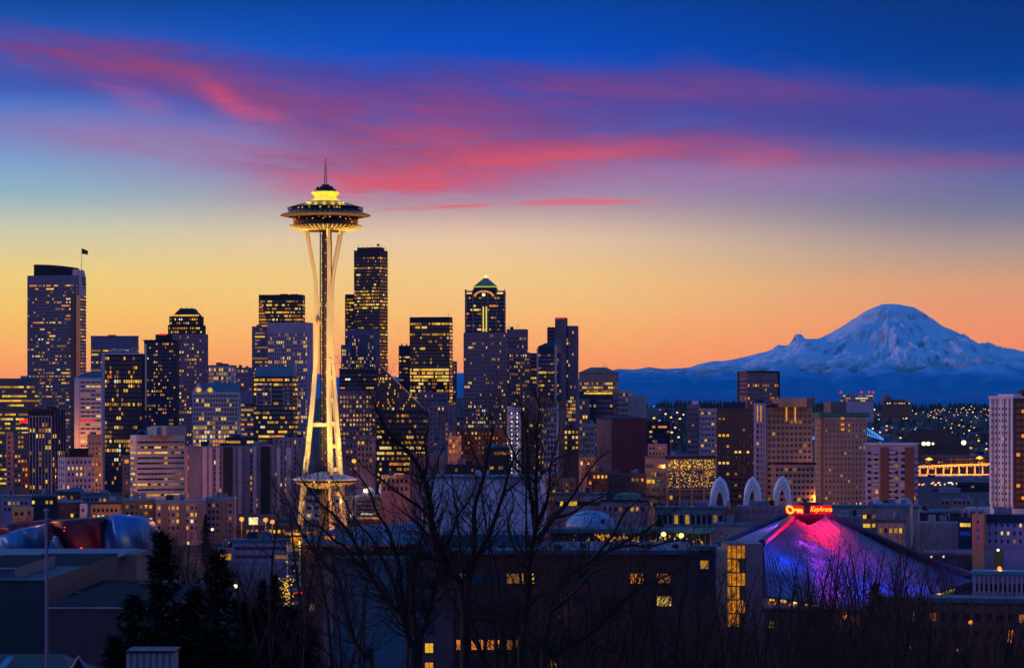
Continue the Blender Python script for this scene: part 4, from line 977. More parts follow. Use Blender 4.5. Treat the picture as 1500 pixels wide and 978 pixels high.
# skyline level
g = MB(); zr = zN(701)
g.lathe(NX, ND, [(2.9, zN(690.5)), (8, zN(694)), (15.9, zN(700.5)), (16.2, zN(702)), (15.6, zN(702.6))], S['white'], 60); g.build('lower_disc_roof', needle)
g = MB(); g.lathe(NX, ND, [(15.4, zN(702.6)), (15.0, zN(706.8)), (13.2, zN(709.5)), (9, zN(713)), (5, zN(715)), (2, zN(715.5))], mc, 60); g.build('lower_disc', needle)
g = MB(); g.lathe(NX, ND, [(15.45, zN(703.4)), (15.3, zN(705.6))], G_DARK, 60); g.build('lower_window_band', needle)
g = MB(); g.lathe(NX, ND, [(3.2, NZ0), (3.2, zN(722))], S['brown'], 24); g.build('base_core', needle)
# saucer
def ringp(name, prof, m, n=72): g = MB(); g.lathe(NX, ND, [(r*sc_, zN(y)) for r, y in prof], m, n); return g.build(name, needle)
m_sauc = surf('saucer paint', (.20,.12,.06), .45, .08, .3)
ringp('underside', [(9,338),(30,337.5),(36,336),(46,333.5),(53,331.6),(53.3,330.6),(50,330.2)], surf('saucer soffit', (.035,.022,.014), .6, .2, .3))
for k in range(48):
    a = 2*math.pi*k/48; g = MB(); c, s = math.cos(a), math.sin(a)
    p = [(NX+c*r*sc_, ND+s*r*sc_, zN(y)) for r, y in ((30,338.6),(40,336.6),(48,334.2),(53.6,331.4))]
    g.tube(p, [.20,.24,.26,.22], mc, 4); g.build('sunray_rib', needle)
ringp('restaurant_band', [(47,331),(47.5,326),(48,321),(49,318.6)], G_DARK)
g = MB()
for k in range(96):
    if rnd.random() < .45:
        a = 2*math.pi*k/96; c, s = math.cos(a), math.sin(a); r_ = 48.4*sc_; y = rnd.choice((323, 320.5, 327)); s2 = .34
        x0, y0 = NX+c*r_, ND+s*r_; g.face([(x0+s*s2, y0-c*s2, zN(y)-.3), (x0-s*s2, y0+c*s2, zN(y)-.3), (x0-s*s2, y0+c*s2, zN(y)+.3), (x0+s*s2, y0-c*s2, zN(y)+.3)], rnd.choice([L_ORA, L_DIM, L_PALE]))
tag(g.build('restaurant_lights', needle), kind='stuff')
ringp('halo_ring', [(49,318.8),(58,317.8),(66,316.3),(66.4,315.8),(65,315.2),(56,312.6),(51,311)], m_sauc)
for k in range(48):
    a = 2*math.pi*(k+.5)/48; g = MB(); c, s = math.cos(a), math.sin(a)
    g.tube([(NX+c*r*sc_, ND+s*r*sc_, zN(y)) for r, y in ((52,310.9),(58,313),(65.2,315))], .16, mc, 4); g.build('halo_rib', needle)
ringp('observation_deck', [(54,311.6),(54.5,309),(52,308.2),(50.5,304.5)], S['black'])
g = MB()
for k in range(80):
    if rnd.random() < .3:
        a = 2*math.pi*k/80; c, s = math.cos(a), math.sin(a); r_ = 52.2*sc_; s2 = .4
        x0, y0 = NX+c*r_, ND+s*r_; g.face([(x0+s*s2, y0-c*s2, zN(306.8)-.3), (x0-s*s2, y0+c*s2, zN(306.8)-.3), (x0-s*s2, y0+c*s2, zN(306.8)+.35), (x0+s*s2, y0-c*s2, zN(306.8)+.35)], rnd.choice([L_ORA, L_PALE]))
tag(g.build('deck_lights', needle), kind='stuff')
for k in range(60):
    a = 2*math.pi*k/60; g = MB(); c, s = math.cos(a), math.sin(a); g.tube([(NX+c*54.5*sc_, ND+s*54.5*sc_, zN(309)), (NX+c*55*sc_, ND+s*55*sc_, zN(304.5))], .05, S['black'], 3); g.build('deck_post', needle)
g = MB()
for y in (304.5, 306.8): g.tube([(NX+55*sc_*math.cos(2*math.pi*k/60), ND+55*sc_*math.sin(2*math.pi*k/60), zN(y)) for k in range(61)], .07, S['black'], 3)
g.build('deck_rail', needle)
for sx in (-1, 1):
    g = MB(); cx = NX+sx*50.5*sc_; g.box(cx-1.6, cx+1.6, ND-3, ND-1, zN(308), zN(303.6), S['silver']); g.build('deck_floodlight', needle)
ringp('upper_roof', [(53.6,304),(44,301),(34,298.2),(26,295.6),(20,293.6)], m_sauc)
m_crown = surf('crown paint', (.80,.72,.20), .5, .05, .3)
ringp('upper_cone', [(27,295.4),(22,294.4),(17.5,291.5),(16.2,289.4),(17,287),(20,283.2),(21.2,281.4),(20.6,280.9)], m_crown)
ringp('crown_deck', [(20.6,280.9),(12,280.6)], S['black'])
g = MB()
for r, a, b in ((15,281,277.5),(12,277.5,275.4),(6,275.4,270.5)): g.lathe(NX, ND, [(r*sc_, zN(a)), (r*sc_, zN(b)), (.1, zN(b))], S['black'], 20)
for k in range(14):
    a = k*2.4; r_ = (8+6*((k*7)%5)/5)*sc_; g.ball((NX+r_*math.cos(a), ND+r_*math.sin(a), zN(276.4-(k%3))), .7, S['black'], 5)
g.build('machine_deck', needle)
g = MB()
for k in range(4):
    a = math.pi/4+k*math.pi/2; g.tube([(NX+1.0*math.cos(a), ND+1.0*math.sin(a), zN(271)), (NX+.3*math.cos(a), ND+.3*math.sin(a), zN(240))], .12, S['black'], 3)
for i in range(16):
    z_ = zN(271-i*2); r_ = 1.0-i*.045
    for k in range(4):
        a = math.pi/4+k*math.pi/2; b = a+math.pi/2; g.tube([(NX+r_*math.cos(a), ND+r_*math.sin(a), z_), (NX+(r_-.045)*math.cos(b), ND+(r_-.045)*math.sin(b), z_+2*sc_)], .07, S['black'], 3)
g.tube([(NX, ND, zN(242)), (NX, ND, zN(232))], [.25,.12], S['black'], 5); g.build('spire', needle)
g = MB(); g.ball((NX, ND, zN(239.5)), .35, glow('red aircraft lamp', (1,.05,.03), 1.2, 0), 5); g.build('spire_lamp', needle)
# its own floodlights
def spot(name, loc, tgt, W_, col, ang, parent=None, blend=.6, rad=.5):
    l = bpy.data.lights.new(name, 'SPOT'); l.energy = W_; l.color = col; l.spot_size = R(ang); l.spot_blend = blend; l.shadow_soft_size = rad
    o = bpy.data.objects.new(name, l); C.objects.link(o); o.location = loc
    o.rotation_euler = (Vector(tgt)-Vector(loc)).to_track_quat('-Z', 'Y').to_euler(); return o
def point(name, loc, W_, col, rad=.5):
    l = bpy.data.lights.new(name, 'POINT'); l.energy = W_; l.color = col; l.shadow_soft_size = rad
    o = bpy.data.objects.new(name, l); C.objects.link(o); o.location = loc; return o
WARM = (1, .60, .13)
for dx_, dy_ in ((-30, -42), (14, -50), (46, -18), (-50, -8)):
    spot('floodlight', (NX+dx_, ND+dy_, NZ0+9), (NX, ND, zN(560)), 1.5e5, WARM, 62, rad=1)
for dx_, dy_ in ((-24, -70), (28, -66)):
    spot('floodlight', (NX+dx_, ND+dy_, NZ0+10), (NX, ND, zN(420)), 4.2e5, (1,.52,.08), 34, rad=1)
for dx_, dy_ in ((-5, -13.5), (9, -13), (-13, -4), (13,3)):
    spot('floodlight', (NX+dx_, ND+dy_, zN(688)), (NX+dx_*.3, ND+dy_*.3, zN(480)), 4.4e4, WARM, 70, rad=.6)
for k in range(5):
    a = R(-160+k*35); spot('floodlight', (NX+9*math.cos(a), ND+9*math.sin(a), zN(350)), (NX+13*math.cos(a), ND+13*math.sin(a), zN(334)), 2600, (1,.55,.12), 120, rad=.4)
for k in range(7):
    a = R(-175+k*28); point('crown_lamp', (NX+9.6*math.cos(a), ND+9.6*math.sin(a), zN(289.5)), 420, (1,.80,.03), .4)
for dx_, dy_ in ((-9,-9),(8,-10),(0,-14)): point('disc_lamp', (NX+dx_, ND+dy_, zN(733)), 1500, WARM, .6)

# ---------------------------------------------------------------- arches of the science court
arch_m = surf('white arch steel', (.62,.70,.80), .5, .06, .2)
def arch_tower(px0, px1, yt, yb, D, label):
    cx = PX((px0+px1)/2, D); hw = (px1-px0)/2/F*D*.72; z0 = gz(cx, D); zt = PZ(yt, D)
    t = empty('arch_tower', (cx, D, z0), label, 'arch', 'white lattice arches of the science court')
    H = zt-z0; rot = R(38)
    for k in range(4):
        a0 = rot+k*math.pi/2; a1 = a0+math.pi/2
        q0 = Vector((math.cos(a0), math.sin(a0)))*hw*1.38; q1 = Vector((math.cos(a1), math.sin(a1)))*hw*1.38; mid = (q0+q1)/2
        for ins, hh, tf, st in ((0,1,0,.60),(.10,.97,.35,.58),(.2,.92,.62,.54),(.30,.85,.85,.50)):
            for e0, e1 in ((q0,q1),(q1,q0)):
                if ins == 0 and e0 is q1: continue
                g = MB(); pts = []; b = e0.lerp(e1, ins*.62); tg = mid*tf
                for i in range(15):
                    u_ = i/14; zz = hh*H*u_; inn = 0 if u_ < st else ((u_-st)/(1-st))**2.0
                    if ins > 0: pass
                    p = b.lerp(tg, inn*(.92 if ins else 1)); p = p if u_ < .98 else b.lerp(tg, 1)
                    pts.append((cx+p.x, D+p.y, z0+H*hh*(u_ if u_ < st else st+(1-st)*(1-(1-(u_-st)/(1-st))**1.25))))
                g.tube(pts, .27, arch_m, 5); g.build('arch_rib', t)
    g = MB()
    for k in range(4):
        a0 = rot+k*math.pi/2; a1 = a0+math.pi/2
        q0 = Vector((math.cos(a0), math.sin(a0)))*hw*1.38; q1 = Vector((math.cos(a1), math.sin(a1)))*hw*1.38; mid = (q0+q1)/2
        g.tube([(cx+mid.x*.85, D+mid.y*.85, zt-H*.15), (cx, D, zt)], .25, arch_m, 4)
        for w_, f_ in ((.2,.8),(.35,.72),(.5,.68),(.65,.72),(.8,.8)):
            A_ = q0.lerp(q1, w_); g.tube([(cx+A_.x*f_, D+A_.y*f_, zt-H*.2), (cx+A_.x*.3, D+A_.y*.3, zt-H*.05)], .16, arch_m, 3)
    g.build('arch_crown', t)
    return t
arch_tower(1035, 1074, 698, 775, 1060, 'white lattice pointed arch, leftmost of three, its feet lowest')
arch_tower(1085, 1120, 698, 760, 1110, 'white lattice pointed arch in the middle of three')
arch_tower(1128, 1164, 697, 760, 1120, 'white lattice pointed arch, rightmost of three, above the red arena sign')

# ---------------------------------------------------------------- arena with tent roof
AD = 840.0
t = tower('arena', 'sports arena with a tent shaped ribbed roof lit red at its peak and blue below', 'arena', 1250, AD)
m_roof = surf('arena roof panels', (.11,.14,.27), .55, .10, .25, streak=False)
def P(px, py, D): return Vector(P3(px, py, D))
topc = [P(1116,796,772), P(1162,757,846), P(1185,770,838), P(1211,756,846), P(1300,797,848), P(1380,832,840), P(1424,845,820)]
botc = [P(1120,872,758), P(1160,877,752), P(1200,884,746), P(1250,890,740), P(1310,884,752), P(1370,868,775), P(1424,851,812)]
def resamp(pl, n):
    d = [0]
    for a, b in zip(pl, pl[1:]): d.append(d[-1]+(b-a).length)
    o = []
    for i in range(n+1):
        s_ = d[-1]*i/n
        for k in range(len(pl)-1):
            if s_ <= d[k+1]+1e-9: o.append(pl[k].lerp(pl[k+1], (s_-d[k])/max(1e-9, d[k+1]-d[k]))); break
    return o
NT = 60; A_, B_ = resamp(topc, NT), resamp(botc, NT)
def sag(a, b, w_, amt): p = a.lerp(b, w_); p.z -= amt*math.sin(math.pi*w_); return p
g = MB(); rows = []
for j in range(17):
    w_ = j/16; rows.append([sag(a, b, w_, 1.6) for a, b in zip(A_, B_)])
g.grid(rows, m_roof, False); roof = g.build('front_roof', t)
for i in range(0, NT+1):
    g = MB(); g.tube([sag(A_[i], B_[i], j/10, 1.6)+Vector((0,-.15,.18)) for j in range(11)], .16, m_roof, 4, False); g.build('roof_rib', t)
# left facet
tl = [P(1050,803,830), P(1100,782,840), P(1162,755,850)]; bl = [P(1050,806,800), P(1088,804,788), P(1113,797,776)]
a2, b2 = resamp(tl, 14), resamp(bl, 14)
a2 = resamp([P(1050,802,832), P(1100,779,842), P(1160,753,850)], 14); b2 = resamp([P(1052,806,800), P(1100,800,782), P(1160,760,845)], 14)
g = MB(); g.grid([[x.lerp(y, j/5) for x, y in zip(a2, b2)] for j in range(6)], m_roof, False); g.build('side_roof', t)
for nm, a, b in (('ridge_beam', P(1162,755.5,845.5), P(1115.5,795.5,771)), ('ridge_beam', P(1211,754.5,845), P(1424,843.5,819)), ('ridge_beam', P(1160,752.5,850.5), P(1048,802.5,832))):
    g = MB(); n = 24; pts = []
    for i in range(n+1):
        q = i/n; pp = a.lerp(b, q)
        if b.x > PX(1400, 800): pp = resamp(topc[3:], n)[i]+Vector((0,-.2,.5))
        pts.append(pp)
    g.tube(pts, [1.3]*(n+1), S['dkblue'], 6, False); g.build(nm, t)
# back slopes close the volume
g = MB(); bk = [P(1048,802,832), P(1160,753,850), P(1211,756,848), P(1424,845,830)]
low_ = [Vector((p.x+6, p.y+62, 4)) for p in bk]; g.grid([bk, low_], m_roof, False); g.build('back_roof', t)
# soffit lights and glazed wall below the eave
g = MB(); wl = [p+Vector((0,5,-.8)) for p in B_[:52]]; g.grid([wl, [Vector((p.x, p.y, gz(p.x,p.y)-1)) for p in wl]], S['brown'], False); g.build('glazed_wall', t)
m_eave = glow('eave light', (1,.74,.20), 1.2, .8, .9)
for i in range(1, 50):
    p = B_[i]+Vector((0,.8,-.95)); q = B_[i+1]+Vector((0,.8,-.95)); 
    if i % 2 and not (36 < i < 40): g = MB(); r_ = p.lerp(q, .8); g.tube([p, r_], .28 if i%3 else .45, m_eave, 4); g.build('eave_light', t)
g = MB(); rr = random.Random(4)
for i in range(260):
    k = rr.randrange(1, 50); p = B_[k].lerp(B_[k+1], rr.random())+Vector((0,4.6,-1.2-rr.random()*(3.2 if k < 25 else 2.4))); s_ = rr.uniform(.12,.42)
    g.face([p+Vector((-s_,0,-s_)), p+Vector((s_,0,-s_)), p+Vector((s_,0,s_)), p+Vector((-s_,0,s_))], rr.choice([L_YEL, L_PALE, L_ORA, L_DIM, L_ORA]))
tag(g.build('concourse_lights', t), kind='stuff')
g = MB(); wv = [P(1118,797,774), P(1123,871,760)]; g.face([P(1114.5,797,771), P(1118,797,771), P(1123,873,757), P(1118,873,757)], S['dkblue']); g.build('edge_fin', t)
# peak ring and sign
g = MB(); cx, cy, cz = P3(1187, 746, 862); g.lathe(cx, cy, [(4.6, cz-6), (4.6, cz+1.2), (3.9, cz+2.2), (.2, cz+2.4)], S['dark'], 32); g.build('peak_drum', t)
g = MB(); g.box(PX(1149,843), PX(1223,843), 843, 843.5, PZ(753.2,843), PZ(752,843), S['black']); g.build('sign_frame', t)
m_letters = glow('neon letters', (1,.50,.05), 1.5, .05); m_red = glow('red sign face', (1,.01,.015), .85, .1)
sg = empty('arena_sign', tuple(P3(1204, 750, 842)), 'red glowing sign with slanted yellow lettering on the arena peak', 'sign')
def rbox(mb, px0, px1, y0, y1, D, thick, m, rr_=2.2):
    pts = []; 
    for cxp, cyp, a0 in ((px1-rr_, y0+rr_, 0), (px0+rr_, y0+rr_, 90), (px0+rr_, y1-rr_, 180), (px1-rr_, y1-rr_, 270)):
        for k in range(5): a = R(a0+k*22.5); pts.append((cxp+rr_*math.cos(a), cyp-rr_*math.sin(a)))
    f = [P3(x, y, D) for x, y in pts]; b = [P3(x, y, D+thick) for x, y in pts]
    mb.face(f[::-1], m); mb.face(b, m)
    for i in range(len(f)): j = (i+1)%len(f); mb.face([f[i], f[j], b[j], b[i]], m)
g = MB(); rbox(g, 1186.5, 1218, 739.5, 751.5, 842, .5, m_red); g.build('sign_face', sg)
text_obj('lettering', 'KeyArena', 2.25, (PX(1202.6,841.7), 841.7, PZ(748.6,841.7)), m_letters, sg, .05, shear=.35, sx=.78)
kg = empty('key_emblem_sign', tuple(P3(1164, 750, 842)), 'red glowing sign with a yellow key emblem on the arena peak', 'sign')
g = MB(); rbox(g, 1150.5, 1177.5, 739.5, 752.5, 842, .5, m_red); g.build('sign_face', kg)
g = MB(); D_ = 841.6
def seg(a, b, r_=.28): g.tube([P3(*a, D_), P3(*b, D_)], r_, m_letters, 5)
dia = [(1152.6,745.6),(1153.6,741.6),(1156.5,740.9),(1160.6,743.6),(1162.2,746.4),(1161,749.6),(1158,751.4),(1155.2,750.2)]
for i in range(8): seg(dia[i], dia[(i+1)%8], .36)
for a, b in (((1162,746.4),(1174.6,746.2)),((1168,748.2),(1174.8,748)),((1168.6,746.4),(1169,750.4)),((1171.6,746.4),(1171.9,750)),((1174.4,746.2),(1174.8,751.2))): seg(a, b, .36)
g.build('key_emblem', kg)
# roof lights: red and purple, plus added blue ones in place of sky reflection
def over_roof(px, py, lift): q = (py-768)/115.0; x, y, z_ = P3(px, py, 838-90*q); return (x, y-lift*1.1, z_+lift*.5)
for px, py, lift, W_ in ((1170,764,3.0,1500),(1187,774,2.6,1300),(1205,765,3.0,1700),(1218,770,3.0,500),(1186,784,3.6,1100)): point('roof_tint_light', over_roof(px, py, lift), W_*6.5, (1,.0,.03), .3)
for px, py, lift, W_ in ((1192,800,5,1300),(1197,822,6,1700),(1203,845,6,1900),(1172,800,5,700),(1222,800,5,700),(1212,866,6,1500)): point('roof_tint_light', over_roof(px, py, lift), W_*2.0, (.55,.02,.60), .5)
for px, py, lift, W_ in ((1150,830,11,1800),(1258,840,8,4200),(1300,848,8,4200),(1245,810,7,1500),(1345,850,6,2500),(1145,800,6,1500)): point('roof_tint_light', over_roof(px, py, lift), W_*1.7, (.01,.08,1), .5)  # added blue lamps, standing in for sky reflected by the roof
for px, py in ((1140,862), (1200,868), (1275,870), (1330,862), (1385,852)):
    x, y, z_ = P3(px, py, 735); point('roof_tint_light', (x, y-6, z_+5), 3000, (.005,.05,1), 1.0)  # further added blue lamps along the eave for the same sky blue
x, y, z_ = P3(1125, 772, 838); point('roof_tint_light', (x, y-6, z_+4), 2500, (.5,.06,.9), .5)
# ---------------------------------------------------------------- far right: ridge, stadiums, viaduct
m_far = surf('far conifers', (.022,.035,.03), .95, .4, .02)
g = MB(); rr = random.Random(21)
def ctree(mb, x, y, z, h, m, r=None):
    r = r or h*.19
    for q0, q1, rf in ((.08,.55,1),(.32,.8,.75),(.58,1.0,.45)):
        n = 5; a0 = rr.random()*6
        ring = [(x+r*rf*rr.uniform(.75,1.2)*math.cos(a0+2*math.pi*k/n), y+r*rf*math.sin(a0+2*math.pi*k/n), z+h*(q0+rr.uniform(-.04,.04))) for k in range(n)]
        for k in range(n): mb.face([ring[k], ring[(k+1)%n], (x, y, z+h*q1)], m)
for i in range(3600):
    y = rr.uniform(5200, 7800) if rr.random() < .65 else rr.uniform(7100, 7900); px = rr.uniform(850, 1620)
    x = PX(px, y); nz_ = noise.noise((x*.004, y*.002, 1))
    if nz_ < -.15: continue
    ctree(g, x, y, gz(x, y)-1, rr.uniform(11, 26)*(1.15 if 930 < px < 1080 else .9), m_far, None)
tag(g.build('ridge_forest'), 'dark conifer forest along the far ridge', kind='stuff')
# far low city fabric: one mass of tiny roofs that reads as texture
g = MB()
for i in range(1100):
    y = rr.uniform(2500, 6900); px = rr.uniform(930, 1560); x = PX(px, y); w, d, h = rr.uniform(8,26), rr.uniform(8,20), rr.uniform(4,9)
    z = gz(x, y); a = rr.uniform(-.4,.4); g.fbox((x, y, math.cos(a), math.sin(a), -math.sin(a), math.cos(a)), -w/2, w/2, -d/2, d/2, z-2, z+h, rr.choice([S['dkblue'], S['dbrick'], S['brown'], S['lavd'], S['grey']]))
tag(g.build('distant_low_city'), 'mass of far off low roofs across the flats and hillside', kind='stuff')
# hillside and flatland street lamps
lamp_mats = [glow('far lamp warm', (1,.58,.16), 1.6, 0), glow('far lamp pale', (1,.80,.45), 1.6, 0), glow('far lamp orange', (1,.32,.04), 1.6, 0), glow('far lamp red', (1,.05,.06), 1.2, 0)]
def mk_lamp(kind, D, r):
    g0 = MB(); g0.tube([(0,0,0),(0,0,9)], [.18,.1], S['black'], 4); me = g0; 
    t_ = empty('street_lamp', (0,0,0), 'x', 'street lamp'); p_ = me.build('lamp_post', t_, None); g1 = MB(); g1.ball((0,0,9.3), r, lamp_mats[kind], 5, .8); h_ = g1.build('lamp_head', t_)
    KIDS[t_.name] = [p_, h_]; return t_
protos = {}
def put_lamp(px, D, kind, r, label, group, zpx=None):
    key = (kind, r); x = PX(px, D); z = gz(x, D)
    first = key not in protos
    if first: protos[key] = mk_lamp(kind, D, r); o = protos[key]; o.location = (x, D, z)
    else:
        src = protos[key]; o = src.copy(); C.objects.link(o); o.location = (x, D, z)
        for ch in KIDS[src.name]: c = ch.copy(); C.objects.link(c); c.parent = o
    o['label'] = label; o['category'] = 'street lamp'; o['group'] = group
    if zpx is not None: o.location.z = PZ(zpx, D)-9.3
    return o
HL = 'tiny warm street lamp on the dark wooded hillside below the mountain'
for i in range(110):
    px = rr.choice([rr.uniform(950,1100), rr.uniform(1190,1450), rr.uniform(1270,1450), rr.uniform(1370,1450)]); y = rr.uniform(5000, 7300)
    put_lamp(px, y, rr.choice((0,0,0,1,2)), rr.choice((1.3,1.3,1.8,2.4)), HL, 'tiny warm lamps on the far hillside')
for i in range(60):
    px = rr.uniform(1275,1450); y = rr.choice([6600,6900,7000])+rr.uniform(-150,150)
    put_lamp(px, y, rr.choice((0,0,1,2)), 1.4, HL, 'tiny warm lamps on the far hillside')
for i in range(9): put_lamp(rr.uniform(1270,1450), rr.uniform(4700,5600), 3, 2.2, 'small red lamp on the dark flats below the hillside', 'red lamps on the flats')
for i in range(26):
    put_lamp(rr.uniform(1340,1450), rr.uniform(3500,4600), rr.choice((0,2,2,1)), 1.5, 'small orange lamp among the low sheds near the viaduct', 'lamps around the viaduct')
for i in range(20):
    put_lamp(rr.uniform(1346,1412), rr.uniform(2150,2500), rr.choice((0,2,1)), .9, 'small lamp in the parking yards in front of the viaduct', 'lamps in the yards before the viaduct')
for px, py, D in ((958,612,2600),(966,616,2400),(975,606,2700),(983,611,2900),(992,604,3100),(996,613,2600),(1001,607,3000),(989,626,2100),(994,640,1900),(984,633,1900)):
    put_lamp(px, D, 0, .95 if D < 2500 else 1.3, 'street lamp on the avenue climbing between the maroon hall and the stepped tower', 'lamps along the climbing avenue', py)
# stadium with blue lit roof arch
D = 4000
t = tower('arched_stadium', 'stadium with a blue lit roof truss arch beside the brown hotel tower', 'stadium', 1275, D)
m_blu = glow('blue arch light', (.05,.32,1), .95, .1)
def arcpt(q): return P3(1188+q*106, 651-31*math.sin(math.pi*(.08+q*.84)), D)
g = MB(); g.tube([arcpt(i/30) for i in range(31)], 1.5, m_blu, 5); g.build('roof_arch', t)
g = MB(); g.tube([(x, y, z-13*math.sin(math.pi*i/30)-1) for i, (x, y, z) in enumerate([arcpt(i/30) for i in range(31)])], 1.0, m_blu, 5); g.build('lower_chord', t)
for i in range(2, 29, 1):
    a = arcpt(i/30); b = arcpt((i+.6)/30); g = MB(); g.tube([a, (b[0], b[1], b[2]-13*math.sin(math.pi*(i+.6)/30)-1)], .6, m_blu, 4); g.build('truss_strut', t)
g = MB(); g.grid([[P3(1190+i*11, 650-9*math.sin(math.pi*i/9), D+q*60) for i in range(10)] for q in range(3)], S['blueroof']); g.build('stadium_roof', t)
g = MB(); g.box(PX(1190,D), PX(1296,D), D+2, D+120, -34, PZ(652,D), S['lavd']); g.build('stadium_stand', t)
# domed stadium
t = tower('domed_stadium', 'broad brown rounded stadium roof on the flats at right', 'stadium', 1365, 4300); D = 4300
g = MB()
g.grid([[P3(1308+i*5.7, 655-27*math.sin(math.pi*i/20)**.8*(1-.0*q), D+q*50) for i in range(21)] for q in range(4)], S['brown']); g.build('roof', t)
g = MB(); g.box(PX(1310,D), PX(1420,D), D+3, D+140, -34, PZ(654,D), S['dbrick']); g.face([P3(1308+i*5.7, 655-27*math.sin(math.pi*i/20)**.8, D) for i in range(21)], S['dbrick']); g.build('gable_wall', t)
# masts with floodlights
for px, py, D, rr_, lab in ((1353,649.5,4200,3.4,'left of the two close pale floodlights by the brown stadium'),(1359.5,649.5,4200,3.4,'right of the two close pale floodlights by the brown stadium'),(1411.5,648,4200,4.0,'single pale floodlight right of the brown stadium roof'),(1366.5,649.5,4200,2.0,'small white lamp beside the pale floodlight pair')):
    t = tower('floodlight_mast', lab, 'floodlight', px, D); x, y, z = P3(px, py, D)
    g = MB(); g.tube([(x,y,-33),(x,y,z)], [.5,.3], S['black'], 4); g.build('mast', t); g = MB(); g.ball((x,y-1,z), rr_, glow('pale floodlight', (.95,1,.45), 2.2, 0), 6); g.build('lamp', t)
# viaduct
D = 3000
t = empty('elevated_viaduct', (PX(1390,D), D, gz(PX(1390,D), D)), 'double deck elevated road glowing orange under sodium lamps', 'viaduct')
m_conc = surf('viaduct concrete', (.34,.30,.26), .8, .2, .05)
def slab3(mb, px0, y0, px1, y1, D0, D1, th, dep, m):
    a, b = Vector(P3(px0, y0, D0)), Vector(P3(px1, y1, D1))
    for q in (0,): 
        f = [a, b, b-Vector((0,0,th)), a-Vector((0,0,th))]; k = [p+Vector((0,dep,0)) for p in f]
        mb.face(f[::-1], m); mb.face(k, m)
        for i in range(4): j = (i+1)%4; mb.face([f[i], f[j], k[j], k[i]], m)
g = MB(); slab3(g, 1320, 683.5, 1560, 675, D, D, 1.6, 16, m_conc); g.build('upper_deck', t)
g = MB(); slab3(g, 1320, 695, 1560, 693, D-10, D-10, 1.6, 22, m_conc); g.build('lower_deck', t)
g = MB(); slab3(g, 1320, 682.6, 1560, 674.1, D-.5, D-.5, .8, .4, m_conc); g.build('parapet', t)
for i in range(20):
    px = 1325+i*11.5; g = MB(); x = PX(px, D); g.box(x-.8, x+.8, D+2, D+4, gz(x, D)-3, PZ(683.5-(px-1320)/240*8.5, D)-1.6, m_conc); g.build('pier', t)
    g = MB(); x, y, z = P3(px+5, 685.5-(px-1320)/240*8.5, D+1); g.ball((x, y, z), 1.0, glow('sodium lamp', (1,.36,.05), 1.3, 0), 5); g.build('deck_lamp', t)
SOD = (1, .30, .02)
for px in (1335, 1361, 1387, 1410, 1435, 1460): 
    x, y, z = P3(px, 688, D-14); point('sodium_lamp', (x, y, z), 2.6e4, SOD, 1); x, y, z = P3(px, 672, D-5); point('sodium_lamp', (x, y, z), 2.2e4, SOD, 1)
for px, py in ((1361,672),(1435,670)):
    t = tower('high_mast_lamp', f'bright orange high mast lamp over the viaduct, {"left" if px < 1400 else "right"} one of two', 'street lamp', px, D-30); x, y, z = P3(px, py, D-30)
    g = MB(); g.tube([(x,y,gz(x,y)),(x,y,z)], [.5,.35], m_conc, 5); g.build('mast', t); g = MB(); g.ball((x,y,z), 2.6, glow('bright sodium lamp', (1,.40,.06), 2.2, 0), 8, .7); g.build('lamp', t)
    for k in range(6): a = k*math.pi/3; g = MB(); g.ball((x+3.2*math.cos(a), y+3.2*math.sin(a), z-.3), .9, glow('bright sodium lamp', (1,.40,.06), 2.2, 0), 4); g.build('lamp', t)
# building behind the viaduct and flats
simple('orange lit brick warehouse behind the elevated viaduct', 1350, 1446, 1450, 668, 3350, style='grid', wall='brick', yb=690, th=3, p=.08, pf=0, fl=4, bay=6, name='warehouse', cat='warehouse', top=2)
simple('long low dark shed roof in front of the viaduct', 1345, 1452, 1455, 699, 2500, style='strip', wall='lavd', yb=705, th=3, rows=False, name='long_shed', cat='shed', depth=40)
simple('dark warehouse with a blue tank on its roof', 1402, 1452, 1455, 706, 2200, style='band', wall='dkblue', yb=720, th=4, p=.05, pf=0, name='warehouse', cat='warehouse', top=2, roof=(('blue_tank',1410,1424,702,'blueroof',5),))
simple('low lilac roofed block left of the blue tank warehouse', 1375, 1404, 1406, 717, 1900, style='strip', wall='lilac', rows=False, th=6, name='low_block', cat='building', depth=30, cap='blueroof')
simple('pink two storey block with small square windows', 1377, 1392, 1393, 731, 1500, style='grid', wall='pink', yb=739, th=3, p=0, pf=0, fl=2.8, bay=3, name='low_block', cat='building', top=.6)
simple('long pink low block right of the small pink one', 1395, 1423, 1425, 731, 1480, style='grid', wall='pink', yb=739, th=3, p=0, pf=0, fl=2.8, bay=3.5, name='low_block', cat='building', top=.6)
simple('long white fence wall below the white gridded tower', 1413, 1475, 1476, 742, 1300, style='strip', wall='white', rows=False, th=-2, name='boundary_wall', cat='wall', depth=.6)
# white storage tanks dome like, by the striped tower
for px0, px1, yt, lab in ((1274,1294,731,'small white dome roof at the foot of the striped apartment tower'),(1312,1337,728,'wider white dome roof at the foot of the striped apartment tower')):
    D = 1000; r_ = (px1-px0)/2/F*D; x = PX((px0+px1)/2, D); z = gz(x, D); t = empty('domed_tank', (x, D, z), lab, 'dome')
    g = MB(); g.lathe(x, D, [(r_, z), (r_, PZ(741, D))], S['lav'], 24); g.build('drum', t); g = MB(); g.lathe(x, D, [(r_*math.cos(i*math.pi/16), PZ(741, D)+(PZ(yt, D)-PZ(741, D))*math.sin(i*math.pi/16)) for i in range(9)], S['lav'], 24); g.build('dome', t)
